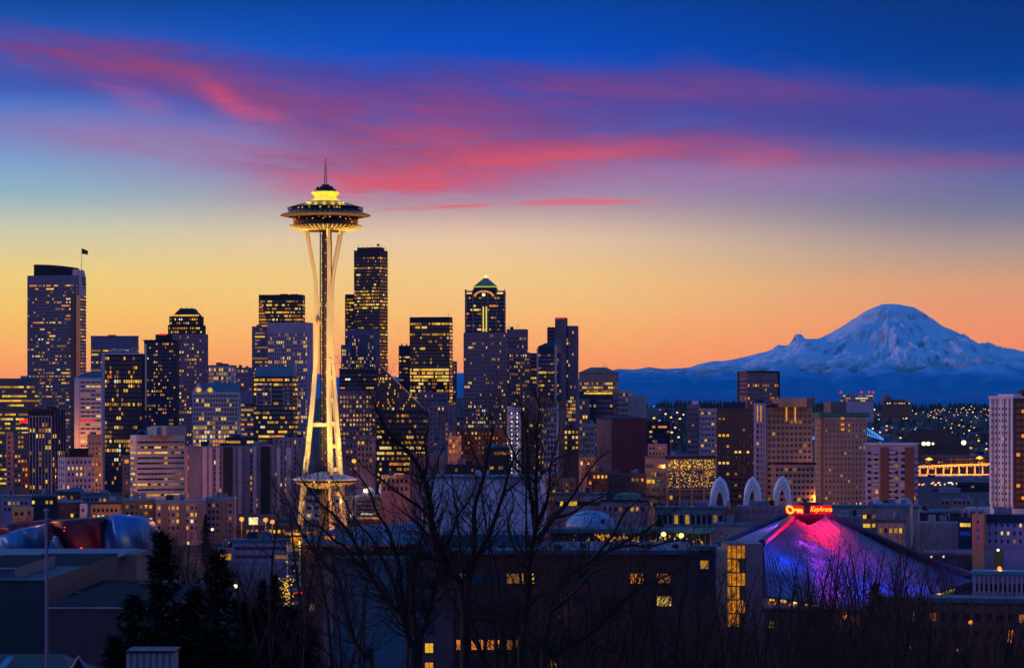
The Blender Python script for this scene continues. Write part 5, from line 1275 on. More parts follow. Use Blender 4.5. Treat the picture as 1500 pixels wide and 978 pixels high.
# right middle ground
simple('long blue grey hall with a ribbed metal wall above the arena', 1218, 1262, 1264, 756, 950, style='pier', wall='mech', yb=790, th=2, p=0, pf=0, bay=1.6, ww=.5, wh=.9, gl=S['lavd'], name='ribbed_hall', cat='hall', top=.6, fl=8)
M = simple('tall narrow blue grey hall with yellow lit stair, orange light on its edge', 1262, 1277, 1282, 745, 930, style='band', wall='brown', yb=785, th=12, p=.7, pf=.4, fl=3.2, bay=2.2, name='stair_hall', cat='hall')
simple('pale blue grey box hall right of the lit stair', 1278, 1333, 1335, 742, 940, style='strip', wall='mech', rows=False, th=3, name='plain_hall', cat='hall', cap='blueroof')
simple('orange lit low annex in front of the pale box hall', 1285, 1325, 1327, 765, 900, style='grid', wall='tan', yb=780, th=3, p=.45, pf=.3, fl=3.2, bay=2.6, name='annex', cat='building', pal=(2,1,8,2,0), cap='dkblue')
x, y, z = P3(1298, 762, 880); point('sodium_lamp', (x, y, z), 2500, SOD, .5)
simple('long dark flat roofed hall between the domes and the ribbed shed', 1338, 1437, 1440, 752, 1080, style='strip', wall='dkblue', rows=False, th=2, name='flat_hall', cat='hall', cap='tealroof', depth=60)
simple('low vertical ribbed grey shed behind the bare trees at right', 1345, 1404, 1406, 765, 905, style='pier', wall='grey', yb=795, th=3, p=0, pf=0, bay=1.4, ww=.5, wh=.9, gl=S['lavd'], fl=7, name='ribbed_shed', cat='shed', top=.6)
simple('dark block with a bright yellow upper window row', 1404, 1424, 1425, 757, 900, style='band', wall='dkblue', yb=795, th=3, p=.1, pf=0, fl=3, bay=2, name='low_block', cat='building', lit=lambda z, f: 1.5 if z < .3 else .1, pal=(8,3,1,0,0))
M = simple('ochre block at the left end of the lilac apartment building', 1424, 1441, 1443, 753, 860, style='grid', wall='gold', yb=800, th=4, p=.05, pf=0, fl=2.7, bay=3.4, ww=.3, wh=.4, name='apartment_block', cat='apartment building')
M = simple('lilac panelled apartment building at the right edge', 1443, 1520, 1522, 758, 865, style='grid', wall='lilac', yb=800, th=3, p=.18, pf=0, fl=2.7, bay=3.2, ww=.36, wh=.42, name='apartment_block', cat='apartment building', cap='dkblue', pal=(2,2,6,2,2)); M.slab('upper_band', 'L', 1443, 1520, 758, 766, .9, 'dkblue')
M = simple('long low building with close vertical lilac ribs beside the arena roof tip', 1425, 1548, 1550, 843, 640, style='pier', wall='lilac', yb=878, th=3, p=0, pf=0, fl=3.4, bay=1.7, ww=.5, wh=.55, name='ribbed_building', cat='building', cap='blueroof', top=1.4)
simple('small garage with a green lit door', 1455, 1469, 1470, 806, 700, style='strip', wall='dbrick', rows=False, th=2, name='garage', cat='garage', depth=8)
x, y, z = P3(1463, 812, 694); point('green_lamp', (x, y, z), 260, (.45,1,.05), .3)
g = MB(); g.ball((x,y+1,z+1.2), .35, glow('green white lamp', (.75,1,.35), 3, 0), 5); tag(g.build('wall_lamp'), 'bright green white lamp on the small garage', 'lamp')
simple('curved parking deck wall right of the arena roof', 1353, 1470, 1475, 806, 905, style='strip', wall='dbrick', rows=False, th=-2, name='parking_deck', cat='parking deck', depth=22, cap='rose')
simple('honeycomb patterned hall left of the arena peak', 1078, 1158, 1160, 741, 900, style='grid', wall='rose', yb=765, th=3, p=0, pf=0, fl=3.2, bay=3.2, ww=.5, wh=.5, gl=S['brown'], name='patterned_hall', cat='hall', top=.5)
simple('plain brick end block at the left of the honeycomb hall', 1061, 1078, 1079, 743, 898, style='strip', wall='brick', rows=False, th=3, name='brick_block', cat='building')
simple('tan low hall below the arches, left of the arena', 1045, 1100, 1102, 770, 890, style='strip', wall='tan', rows=False, th=3, name='low_hall', cat='hall', cap='blueroof')
simple('blue grey long roofed pavilion below the leftmost arch', 960, 1062, 1064, 746, 960, style='pier', wall='mech', yb=770, th=2, p=.1, pf=0, fl=5, bay=3, name='pavilion', cat='hall', cap='tealroof')
simple('flat roofed block behind the arena sign', 1163, 1215, 1217, 738, 1000, style='strip', wall='lilac', rows=False, th=3, name='low_block', cat='building')
simple('long teal flat roof behind the arena on the right', 1215, 1345, 1347, 744, 1010, style='strip', wall='grey', rows=False, th=3, name='flat_hall', cat='hall', cap='tealroof')

for px, py, D, e in ((112,648,2088,3e4),(30,650,1690,1e4),(36,670,1480,1e4),(62,712,1310,7e3),(165,722,1360,9e3),(140,700,1630,2e4),(196,720,1385,8e3),(274,690,1335,7e3),(272,735,1320,8e3),(640,665,1520,9e3),(660,655,1535,9e3),(855,684,1285,9e3),(700,668,1730,8e3),(735,650,1730,7e3),(945,690,1600,1e4),(960,655,1680,1e4),(1040,690,1230,5e3),(1100,700,1270,9e3),(1196,730,1290,9e3),(1204,690,1300,7e3),(1266,728,1105,8e3),(1340,738,1100,6e3),(1455,735,1035,7e3),(1500,738,1035,9e3),(505,690,1480,9e3),(600,720,1290,6e3),(820,720,1340,8e3),(250,752,1130,7e3),(190,750,1120,6e3),(60,745,1100,5e3),(1240,735,1290,8e3)):
    x, y, z = P3(px, py, D-9); point('street_glow_lamp', (x, y, z), e*(.45 if px > 1000 else .8), (1,.30,.04), .6)
# ---------------------------------------------------------------- left and centre middle ground
def low(label, x0, xc, x1, yt, D, wall, **k):
    k.setdefault('style', 'grid'); k.setdefault('p', .25); k.setdefault('pf', .0); k.setdefault('fl', 2.9); k.setdefault('bay', 3.0); k.setdefault('name', 'apartment_block'); k.setdefault('cat', 'apartment building'); k.setdefault('pal', (5,3,4,3,1))
    return simple(label, x0, xc, x1, yt, D, wall=wall, **k)
low('lilac apartment block with white bays at the far left', 3, 43, 45, 728, 1180, 'lilac', yb=752, th=5, cap='blueroof')
low('tan square apartment block below the lilac one', 18, 38, 40, 743, 1120, 'gold', yb=760, th=3, p=.1)
low('small tan block right of the square tan one', 39, 47, 48, 742, 1125, 'tan', yb=760, th=3, p=.1)
low('teal terraced roof building under the black ribbed tower', 44, 80, 82, 727, 1220, 'dkblue', yb=748, th=5, cap='tealroof', gl=G_TEAL)
low('dark terraced building with a blue roof under the cornice building', 82, 122, 124, 720, 1240, 'dbrick', yb=740, th=4, cap='blueroof', roof=(('roof_room',100,120,714,'blueroof',3),))
low('violet terraced building with two roof rooms', 118, 158, 160, 724, 1230, 'lavd', yb=740, th=4, cap='tealroof', roof=(('roof_room',126,134,720,'lilac',3),('roof_room',146,156,718,'lilac',3)))
low('dark brown apartment with pale bays in the low row at left', 86, 118, 120, 736, 1150, 'dbrick', yb=762, th=4, cap='blueroof')
low('pale square stair block between the dark and ochre apartments', 117, 126, 127, 738, 1130, 'pale', yb=760, th=3, bay=6)
low('ochre apartment block in the low row at left', 133, 175, 177, 738, 1140, 'gold', yb=764, th=4, cap='dkblue', p=.1)
low('long brown low apartment block left of the rosy panelled one', 181, 226, 228, 733, 1160, 'brown', yb=775, th=4, cap='blueroof')
M = low('rosy panelled low apartment block with balconies', 228, 300, 302, 735, 1155, 'pink', yb=785, th=4, cap='blueroof', p=.3)
for a in (236, 262, 288): M.slab('dark_panel', 'L', a, a+11, 737, 790, .5, 'brown')
M = low('brown low apartment block at the right end of its row', 302, 342, 345, 731, 1165, 'rose', yb=785, th=5, cap='blueroof', p=.12)
M.slab('dark_panel', 'L', 320, 332, 733, 790, .5, 'brown')
# museum of curved metal
def blobwall(name, root, pts, D, y0s, y1s, m, bulge, thick=26, roofm=None):
    g = MB(); n = len(pts); rows = []
    for j in range(9):
        q = j/8; rows.append([])
        for i in range(n*3-2):
            a = i/3; k = min(int(a), n-2); f_ = a-k
            px = pts[k]+(pts[k+1]-pts[k])*f_; ya = y0s[k]+(y0s[k+1]-y0s[k])*f_; yb_ = y1s[k]+(y1s[k+1]-y1s[k])*f_
            b = bulge*math.sin(math.pi*i/(n*3-3))+2.0*math.sin(i*.9+q*3); py = ya+(yb_-ya)*(1-q)
            rows[-1].append((PX(px, D), D-b*math.sin(math.pi*(.25+q*.5)), PZ(py, D)))
    top = [(x, y+thick*.5, z+.6) for x, y, z in rows[-1]]; back = [(x, y+thick, z-3) for x, y, z in rows[-1]]; lo = [(x, y+thick, z) for x, y, z in rows[0]]
    g.grid(rows+[top, back, lo], m); g.build(name, root)
D = 1090
t = tower('metal_museum', 'swooping museum of curved blue, silver and dark red metal skins', 'museum', 110, D)
m_bl = surf('blue metal skin', (.02,.13,.36), .4, .35, .08, metal=.4); m_rd = surf('dark red metal skin', (.07,.008,.022), .4, .4, .10, metal=.3); m_sv = surf('silver blue metal skin', (.05,.17,.36), .42, .4, .08, metal=.45)
blobwall('blue_skin', t, [152,160,172,186,204,218,224], D, [762,756,755,757,759,764,780], [812,813,814,814,813,812,810], m_bl, 9)
blobwall('dark_red_skin', t, [68,80,100,120,140,152,156], D-2, [765,764,763,761,760,758,762], [812,812,813,813,813,812,812], m_rd, 5)
blobwall('silver_skin', t, [-20,0,15,30,45,60,68], D-6, [790,786,780,776,773,770,771], [815,814,813,812,811,810,810], m_sv, 7)
blobwall('red_back_skin', t, [-20,0,20,35,52,66,70], D+16, [780,772,767,766,765,763,762], [800,800,800,800,800,800,800], m_rd, 5)
blobwall('small_silver_skin', t, [74,78,84,90], D-14, [792,786,788,806], [812,812,812,812], m_sv, 3, 8)
g = MB(); 
for px, py, r_ in ((119,803,1.3),(117,806,1.0),(121,807,1.1),(119,808.5,.9),(95,772,.6),(94,777,.6)): g.ball(P3(px, py, D-13), r_*.5, glow('red museum lamp', (1,.03,.03), 2, 0), 5)
tag(g.build('red_lamps', t), kind='stuff'); x, y, z = P3(119, 803, D-18); point('red_lamp', (x, y, z), 900, (1,.02,.02), .5)
x, y, z = P3(146, 790, D-24); point('warm_lamp', (x, y, z), 500, (1,.5,.15), .3)
# building with thin canopy roof
D = 600
t = tower('canopy_building', 'brown walled building under a thin wide teal canopy roof at left', 'building', 90, D)
g = MB(); g.box(PX(-40,D), PX(186,D), D-14, D+22, PZ(811,D+4), PZ(809,D+4), S['dkroof']); g.box(PX(-40,D), PX(186,D), D-14.3, D-14, PZ(813,D), PZ(808.5,D), S['lilac']); g.build('canopy_roof', t)
g = MB(); g.box(PX(66,D), PX(200,D), D, D+20, gz(-100,D)-2, PZ(811.2,D), S['brown']); g.build('wall', t)
g = MB(); g.box(PX(20,D), PX(66,D), D+2, D+20, gz(-100,D)-2, PZ(811.2,D), S['dkblue']); g.build('glazed_wall', t)
g = MB(); rr = random.Random(8)
for i in range(60):
    px = rr.uniform(22, 52); py = 845-rr.random()**2*24-2; x, y, z = P3(px, py, D+1.9); s_ = rr.uniform(.12,.4); g.face([(x-s_,y,z-s_),(x+s_,y,z-s_),(x+s_,y,z+s_*1.4),(x-s_,y,z+s_*1.4)], rr.choice([L_ORA, L_YEL, L_DIM]))
tag(g.build('lobby_lights', t), kind='stuff'); g = MB(); g.box(PX(24,D),PX(27.5,D), D+1.5, D+1.8, PZ(832,D), PZ(817,D), L_YEL); g.build('lit_doorway', t)
# warehouses lower left
T3 = {}
D = 330
t = T3[330] = tower('warehouse', 'big plain blue teal warehouse wall in the lower left corner', 'warehouse', 20, D)
g = MB(); g.box(PX(-60,D), PX(68,D), D, D+60, 15, PZ(849,D), surf('teal warehouse wall', (.010,.034,.05), .6, .12, .2)); g.build('wall', t)
g = MB(); g.box(PX(-60,D)-.3, PX(20,D), D+1, D+30, PZ(849,D), PZ(832,D), S['dkroof']); g.build('upper_storey', t)
g = MB(); g.box(PX(-60,D)-.3, PX(68.4,D), D-.3, D-.02, PZ(849.6,D), PZ(846.5,D), S['blueroof']); g.build('parapet', t); g = MB(); g.box(PX(-60,D), PX(20.5,D), D+.7, D+.98, PZ(834,D), PZ(831.4,D), S['lilac']); g.build('parapet', t)
D = 345
t = T3[345] = tower('stepped_block', 'stepped blue teal block between the two warehouses', 'building', 85, D)
g = MB(); g.box(PX(69,D), PX(98,D), D+6, D+30, 15, PZ(856,D), surf('teal warehouse wall', (.010,.034,.05))); g.box(PX(98.3,D), PX(160,D), D+6, D+30, 15, PZ(872,D), S['dkblue']); g.build('wall', t)
g = MB(); g.box(PX(98.3,D), PX(160,D), D+5.7, D+6, PZ(873,D), PZ(871,D), S['blueroof']); g.build('parapet', t)
D = 290
t = T3[290] = tower('grey_warehouse', 'weathered grey mauve warehouse wall behind the spruces', 'warehouse', 120, D)
g = MB(); g.box(PX(70,D), PX(240,D), D, D+40, 18, PZ(890,D), surf('stained mauve wall', (.06,.045,.055), .85, .35, .5)); g.build('wall', t); g = MB(); g.box(PX(70,D), PX(240,D), D-.25, D-.02, PZ(891,D), PZ(888.8,D), S['lilac']); g.build('parapet', t)
for a in (79, 84, 98, 118): g = MB(); g.box(PX(a,D), PX(a+2.4,D), D-.14, D-.02, PZ(899,D), PZ(897,D), S['dbrick']); g.build('vent', t)
for yy, x0_, x1_, d0, d1, Dq in ((849,-60,68,30,60,330),(832,-60,20,1,30,330),(856,69,98,6,30,345),(872,98.3,160,6,30,345),(890,70,240,0,40,290)):
    g = MB(); g.box(PX(x0_,Dq), PX(x1_,Dq), Dq+d0, Dq+d1, PZ(yy,Dq)+.004, PZ(yy,Dq)+.06, surf('tar roof', (.006,.02,.028), .9, .4, .4, spec=.05)); g.build('roof', T3[Dq])
# green dark house roof, gable, chimney
D = 105
t = tower('dark_house', 'dark house roof with a small pale gable at the bottom left corner', 'house', 60, D); z0 = gz(PX(60,D), D)
g = MB(); zr, ze = PZ(957,D), PZ(1010,D); xa, xb = PX(-40,D), PX(128,D)
g.face([(xa,D-5,ze),(xb+.6,D-5,ze),(xb-1,D,zr),(xa,D,zr)], S['black']); g.face([(xb+.6,D+5,ze),(xa,D+5,ze),(xa,D,zr),(xb-1,D,zr)], S['black']); g.face([(xb+.6,D-5,ze),(xb+.6,D+5,ze),(xb-1,D,zr)], S['black']); g.build('roof', t)
g = MB(); g.box(xa, xb, D-4.4, D+4.4, z0-2, ze+.1, S['dkblue']); g.build('wall', t)
g = MB(); gx0, gx1, gx = PX(102,D-5), PX(134,D-5), PX(117,D-5)
g.tube([(gx0, D-5.3, PZ(986,D-5)), (gx, D-5.3, PZ(961,D-5)), (gx1, D-5.3, PZ(986,D-5))], .09, S['mech'], 4, False); g.face([(gx0, D-5.2, PZ(986,D-5)), (gx1, D-5.2, PZ(986,D-5)), (gx, D-5.2, PZ(961,D-5))], S['dkblue']); g.build('gable', t)
g = MB(); a_, b_ = PX(12,D), PX(28,D); g.face([(a_,D-2.2,PZ(971,D)+.06),(b_-.1,D-2.2,PZ(971,D)+.06),(b_,D-1.1,PZ(959,D)+.06),(a_+.2,D-1.1,PZ(959,D)+.06)], S['blueroof']); g.build('skylight', t)
D = 80
t = tower('ribbed_chimney', 'grey ribbed square chimney stack at the bottom left of the frame', 'chimney', 221, D); z0 = gz(PX(221,D), D)
g = MB(); xa, xb = PX(188,D), PX(254,D); g.box(xa, xb, D, D+1.2, z0-1, PZ(955,D), S['grey'])
for i in range(8): q = xa+(xb-xa)*i/7; g.box(q-.055, q+.055, D-.07, D-.002, z0-1, PZ(956.5,D), S['grey'])
g.build('stack', t); g = MB(); g.box(xa-.06, xb+.06, D-.12, D+1.3, PZ(955,D)+.003, PZ(952,D), S['dkblue']); g.build('cap', t)
D = 62
t = tower('wooden_pole', 'slim pale pole rising at the left edge of the frame', 'pole', 68, D)
g = MB(); g.tube([(PX(69.5,D), D, gz(PX(69,D),D)-.5), (PX(68,D), D, PZ(748,D))], [.05,.035], S['lavd'], 8); g.build('shaft', t); g = MB(); g.ball((PX(68,D), D, PZ(747.5,D)), .06, S['mech'], 6); g.build('finial', t)
# behind the tower base
low('white low museum building with green glass at the foot of the observation tower', 405, 522, 524, 725, 1420, 'white', yb=768, th=4, name='white_building', cat='building', fl=3.9, bay=6, ww=.62, wh=.45, gl=G_TEAL, lit=lambda z, f: .1 if z < .6 else .9, pal=(4,2,0,0,1), cap='tealroof', depth=20, pat=lambda f, a, z, m: (L_GRN if (z > .6 and m in (L_PALE,L_WHT)) else m))
M = low('science pavilion with striped pale terraces right of the tower foot', 522, 616, 618, 728, 1390, 'tan', style='band', yb=765, th=4, name='science_pavilion', cat='building', fl=2.2, bay=3, lit=lambda z, f: .1 if z < .7 else .95, cap='pale', gl=G_TEAL)
for px, py, r_, lab in ((540,722,9.5,'left of four pale globe roofs behind the tower foot'),(562,718,7.5,'second of four pale globe roofs, smallest'),(583,717,8,'third of four pale globe roofs behind the branches'),(603,715,9,'rightmost of four pale globe roofs behind the branches')):
    D = 1380; rr_ = r_/F*D; x, y, z = P3(px, py, D); t = empty('globe_roof', (x, y, z), lab, 'dome', 'pale globe roofs of the science pavilion')
    g = MB(); g.ball((x, y, z), rr_, S['pale'], 12); g.build('globe', t); g = MB()
    for k in range(3): g.tube([(x+rr_*1.01*math.cos(a)*math.cos(k), y+rr_*1.01*math.cos(a)*math.sin(k), z+rr_*1.01*math.sin(a)) for a in [i*math.pi/12 for i in range(25)]], .12, S['brown'], 3)
    g.build('globe_seam', t)
x, y, z = P3(536, 718, 1365); g = MB(); g.ball((x,y,z), 1.3, glow('white yard lamp', (1,.95,.6), 3, 0), 6); tag(g.build('yard_lamp'), 'star bright yard lamp in front of the leftmost globe roof', 'lamp')
point('yard_lamp_light', (x, y-3, z+2), 9000, (1,.85,.5), .5)
x, y, z = P3(518.5, 675, 1330); g = MB(); g.ball((x,y,z), 1.1, glow('bright sodium lamp', (1,.52,.10), 3, 0), 6); g.tube([(x,y,0),(x,y,z-1)], .25, S['black'], 5); tag(g.build('street_lamp'), 'bright orange street lamp before the pink building', 'street lamp'); point('sodium_lamp', (x, y, z+2), 14000, (1,.25,.12), .5)
# street glow left of the tower
t = tower('lit_billboard', 'small glowing white orange billboard on the dark street left of the tower foot', 'billboard', 371, 1080); D = 1080
g = MB(); g.box(PX(364.5,D), PX(377.5,D), D, D+.5, PZ(768,D), PZ(757.5,D), glow('billboard light', (1,.70,.30), 1.3, .8, .8)); g.build('panel', t); g = MB(); g.box(PX(370,D), PX(372,D), D+.1, D+.4, 0, PZ(768,D), S['black']); g.build('post', t)
for px, py, D, s_, lab in ((354,760,1060,1,'orange street lamp left of the glowing billboard'),(389,761,1070,1,'orange street lamp right of the glowing billboard'),(399,764,1050,1,'second orange street lamp right of the billboard'),(311,775,980,.6,'lone pale street lamp above the spruces'),(337,795,900,.6,'small pale lamp at the corner of the purple low building'),(276,795,900,.6,'small lamp in the dark trees behind the left spruces'),(345,858,420,.35,'tiny pale lamp among the dark shrubs')):
    x, y, z = P3(px, py, D); t = empty('street_lamp', (x, y, gz(x,y)), lab, 'street lamp'); g = MB(); g.tube([(x,y,gz(x,y)),(x,y,z)], .15*s_+.05, S['black'], 5); g.build('lamp_post', t); g = MB(); g.ball((x,y,z), .95*s_, lamp_mats[2] if s_ == 1 else lamp_mats[1], 6); g.build('lamp_head', t)
    if s_ == 1: point('sodium_lamp', (x, y-4, z-1), 9000, (1,.34,.04), .5)
x, y, z = P3(352, 772, 1060); point('sodium_lamp', (x, y-6, z), 9000, (1,.30,.03), .5)
low('purple low building with thick pale piers left of the brick apartments', 341, 424, 426, 794, 820, 'lilac', yb=828, th=3, name='low_office', cat='office building', style='band', fl=2.7, top=.5, bay=3, lit=lambda z, f: .06, gl=S['dbrick'], cap='tealroof')
low('small yellow lit garage building left of the purple low building', 320, 341, 342, 803, 830, 'tan', yb=832, th=3, name='garage', cat='garage', style='band', fl=2.8, bay=2, lit=lambda z, f: 1.5, wh=.7)
low('dark low street block behind the billboard', 345, 440, 441, 769, 1130, 'dbrick', yb=778, th=2, name='street_block', cat='building', p=.5, pal=(3,2,6,2,0))
# between needle and arena
low('dark teal low block behind the bare trees', 652, 715, 716, 680, 1250, 'dkblue', yb=705, th=3, name='low_block', cat='building', gl=G_TEAL, p=.15)
low('low rosy hall with a bright yellow strip window', 812, 885, 886, 725, 1000, 'pink', yb=748, th=2, name='low_hall', cat='hall', style='band', fl=4, bay=2.5, lit=lambda z, f: 1.3 if z < .4 else .05, cap='tealroof')
M = low('low pink hall with a green pyramid roofline', 880, 948, 950, 735, 980, 'pink', yb=748, th=2, name='green_roof_hall', cat='hall', p=.2, cap='dkblue')
g = MB(); frust(M, g, 893, 946, 723, 903, 930, .5, 16, S['green']); g.build('green_roof', M.root)
low('dark street building with orange lit doorway behind the dome', 860, 905, 906, 690, 1250, 'dbrick', yb=712, th=2, name='street_block', cat='building', p=.35, pal=(3,2,6,2,0))
low('dark blue block with a lit vertical slot left of the string light building', 890, 945, 946, 694, 1180, 'dkblue', yb=720, th=3, name='street_block', cat='building', p=.1)
low('brown low block between the blank wall and the pink hall', 800, 842, 843, 700, 1100, 'brown', yb=735, th=2, name='low_block', cat='building', p=.3, pal=(2,2,7,2,0))
for px, py, D in ((876,702,1230),(937,706,1170),(820,705,1080),(762,680,1250),(455,768,1290),(506,760,1290),(690,640,1560)):
    x, y, z = P3(px, py, D-12); point('sodium_lamp', (x, y, z), 5500, SOD, .5)
D = 880
t = tower('blue_dome_hall', 'shallow blue dome roofed hall right of the big blank wall', 'hall', 868, D)
cx = PX(866, D); r_ = 36/F*D; g = MB(); zb = PZ(771, D); g.lathe(cx, D+8, [(r_*math.cos(i*math.pi/20), zb+(PZ(748.5,D)-zb)*math.sin(i*math.pi/20)) for i in range(11)], surf('blue dome skin', (.14,.30,.48), .45, .12, .3), 40); g.build('dome_roof', t)
g = MB(); g.lathe(cx, D+8, [(r_*.99, 0), (r_*.99, zb)], S['pale'], 40); g.build('drum', t); g = MB(); g.ball((PX(882,D), D-r_*.85, PZ(762,D)), .9, S['dark'], 8); g.build('round_vent', t)
# big blank wall
D = 560
t = tower('blank_walled_block', 'big windowless lavender blue block standing behind the bare trees', 'building', 706, D)
m_blank = surf('blank lavender wall', (.44,.50,.66), .7, .14, .05); zt = PZ(701, D)
M = Mass(t, 619, 792, 800, 701, D, wall=m_blank, rows=False, th=5, style='strip', depth=40)
M.slab('edge_strip', 'L', 618, 622, 700, 815, .3, 'white'); g = MB(); g.fbox(M.fr, -.5, M.b+.4, -.4, M.a+.4, M.zt+.02, M.zt+.55, S['blueroof']); g.build('roof_edge', t)
M.roofbox('dish_cover', 689, 708, 690.5, 'white', 8, 4); 
for i in range(14):
    M.slab('panel_joint', 'L', 631+i*12.2, 631.25+i*12.2, 703, 815, .012, 'lavd')
# ---------------------------------------------------------------- brick apartment building in front
D = 420
t = tower('brick_apartments', 'long dark brick apartment building at the bottom centre with a few orange lit windows', 'apartment building', 740, D)
m_bk = surf('brown brickwork', (.07,.034,.032), .9, .3, .8); m_bk2 = surf('warm brickwork', (.15,.07,.045), .9, .25, .8)
def fr2(px): return PX(px, D)
z0 = 8; zt = PZ(812, D)
g = MB(); g.box(fr2(596), fr2(1010), D+.6, D+26, z0, zt, m_bk); g.build('main_wall', t)
g = MB(); g.box(fr2(441), fr2(475.5), D-5, D+22, z0, PZ(800,D-5), m_bk2); g.build('end_wall', t)
g = MB(); g.box(fr2(475.8), fr2(490), D-4.6, D+20, z0, PZ(815,D-4.6), S['rose']); g.build('stair_wall', t)
# metal panelled bay
g = MB(); xa, xb = fr2(490.3), fr2(596); yf = D-3.4; g.box(xa, xb, yf, D+20, z0, PZ(816,yf), surf('blue metal cladding', (.04,.11,.16), .5, .2, .5)); 
g.build('clad_bay', t)
g = MB()
for i in range(27): x = xa+(xb-xa)*i/26; g.box(x-.035, x+.035, yf-.06, yf-.002, z0, PZ(817,yf), S['blueroof'])
for i in range(17): z = PZ(822+i*10.2,yf); g.box(xa, xb, yf-.04, yf-.003, z-.03, z+.03, S['blueroof'])
tag(g.build('cladding_seams', t), kind='stuff'); g = MB(); g.box(xa-1.2, xb+.8, yf-.5, yf-.03, PZ(818,yf), PZ(812.5,yf), S['blueroof']); g.build('bay_fascia', t)
g = MB(); g.box(fr2(598), fr2(664), D+.2, D+.58, z0, PZ(820,D), S['dkrose']); g.build('render_panel', t)
g = MB(); g.box(fr2(596), fr2(1022), D-.6, D+27, zt+.02, zt+.75, S['dkroof']); g.build('roof_slab', t)
g = MB(); g.box(fr2(441)-.4, fr2(596), D-5.4, D+24, PZ(800,D-5)+.02, PZ(796,D-5), S['rose']); g.build('cornice', t)
# sloped blue roof over the left wing with dormer
g = MB(); zc = PZ(796,D-5)+.02; zp = PZ(762,D+14)
a = [(fr2(440),D-5.4,zc),(fr2(620),D-5.4,zc),(fr2(620),D+24,zc),(fr2(440),D+24,zc)]; b = [(fr2(478),D+9,zp-1.5),(fr2(620),D+9,zp),(fr2(620),D+15,zp),(fr2(478),D+15,zp-1.5)]
for i in range(4): g.face([a[i],a[(i+1)%4],b[(i+1)%4],b[i]], S['dkroof'])
g.face(b, S['dkroof']); g.build('sloped_roof', t)
g = MB(); yd = D-2.5; g.box(fr2(474), fr2(494), yd, yd+6, PZ(800,yd), PZ(783,yd), S['rose']); dm = g.build('dormer', t); g = MB(); g.box(fr2(477), fr2(491.5), yd-.1, yd-.02, PZ(797.5,yd), PZ(785,yd), L_ORA); g.build('dormer_window', dm, world_loc(t)).location = (0,0,0)
# glass penthouse
g = MB(); yd = D+4; g.box(fr2(545), fr2(600), yd, yd+10, PZ(805,yd), PZ(778,yd), S['dkblue']); ph = g.build('penthouse', t)
for i in range(8): g = MB(); x = fr2(546+i*7.4); g.box(x-.12, x+.12, yd-.15, yd-.01, PZ(804,yd), PZ(778,yd), S['pale']); g.build('mullion', t)
g = MB(); g.box(fr2(536), fr2(618), yd-1.5, yd+11, PZ(778,yd)+.02, PZ(774.5,yd), S['lilac']); g.build('penthouse_roof', t)
g = MB(); g.box(fr2(572), fr2(575), yd-.12, yd-.02, PZ(794,yd), PZ(784,yd), L_PALE); g.build('penthouse_light', t)
g = MB(); g.box(fr2(600), fr2(795), D+12, D+26, zt+.77, PZ(783,D+12), S['dkroof']); g.build('roof_storey', t)
for i, (px, w, h) in enumerate(((612,9,5),(640,5,8),(662,14,4),(700,6,6),(731,10,5),(770,5,9),(812,12,5),(850,7,7),(905,14,4),(948,6,8),(985,9,5))):
    y0_ = D+3+(i%3)*3; g = MB(); g.box(PX(px,y0_), PX(px+w,y0_), y0_, y0_+2, zt+.76, zt+.76+h*.11, S['dkblue'] if i%2 else S['black']); g.build('roof_unit', t)
    if i%3 == 0: g = MB(); g.tube([(PX(px+w+3,y0_), y0_+1, zt+.75), (PX(px+w+3,y0_), y0_+1, zt+2.2)], .12, S['mech'], 6); g.build('vent_pipe', t)
# windows, each a part with frame and pane
def window(px, py, w, h, y, lit, curtain=None):
    g = MB(); xa, xb, za, zb = fr2(px), fr2(px+w), PZ(py+h, y), PZ(py, y); r_ = .07
    for bx in ((xa,xb,za-r_,za+r_),(xa,xb,zb-r_,zb+r_),(xa-r_,xa+r_,za-r_,zb+r_),(xb-r_,xb+r_,za-r_,zb+r_),((xa+xb)/2-.03,(xa+xb)/2+.03,za,zb)): g.box(bx[0],bx[1],y-.12,y-.01,bx[2],bx[3], S['dkblue'] if y > D else S['mech'])
    o = g.build('window', t); g = MB(); g.box(xa+.02, xb-.02, y-.05, y-.003, za+.02, zb-.02, lit); p_ = g.build('pane', o, world_loc(t)); p_.location = (0,0,0)
wl = {(1,0):L_DIM,(1,3):L_DIM,(1,4):L_YEL,(1,8):L_ORA,(1,9):L_DIM,(2,9):L_PALE,(4,0):L_ORA,(4,1):L_ORA,(4,2):L_ORA,(4,3):L_DIM,(5,5):L_PALE}
cols = [668, 690, 713, 742, 764, 798, 840, 882, 921, 962, 990]
rws = [None, 839, 872, 904, 936, 966]
for r_ in range(1, 6):
    for c_ in range(11):
        yy = rws[r_]; m_ = wl.get((r_, c_)) or (G_DIMB if False else glass('reflecting window glass', (.012,.055,.09), .12))
        if (r_, c_) in ((4,5),(2,5),(3,1),(5,3),(2,8),(3,6),(5,8)): continue
        window(cols[c_], yy, 19 if c_ < 8 else 22, 15.5, D+.6, m_)
for yy, m_ in ((846,'x'),(880,'x'),(912,'x'),(941,L_YEL),(969,L_ORA)):
    for px in ((606,14),(622,13)):
        if m_ != 'x' and px[0] == 606: continue
        window(px[0], yy, px[1], 15, D+.2, glass('reflecting window glass', (.012,.055,.09), .12) if m_ == 'x' else m_)
for yy, m_ in ((826,G_DARK),(855,glass('reflecting window glass', (.012,.055,.09), .12)),(884,L_DIM)): window(454, yy, 10, 11, D-5, m_)
g = MB(); x, y, z = P3(819, 902, D-.3); g.ball((x,y,z), .22, glow('bright sodium lamp', (1,.52,.10), 3, 0), 6); g.build('wall_lamp', t)
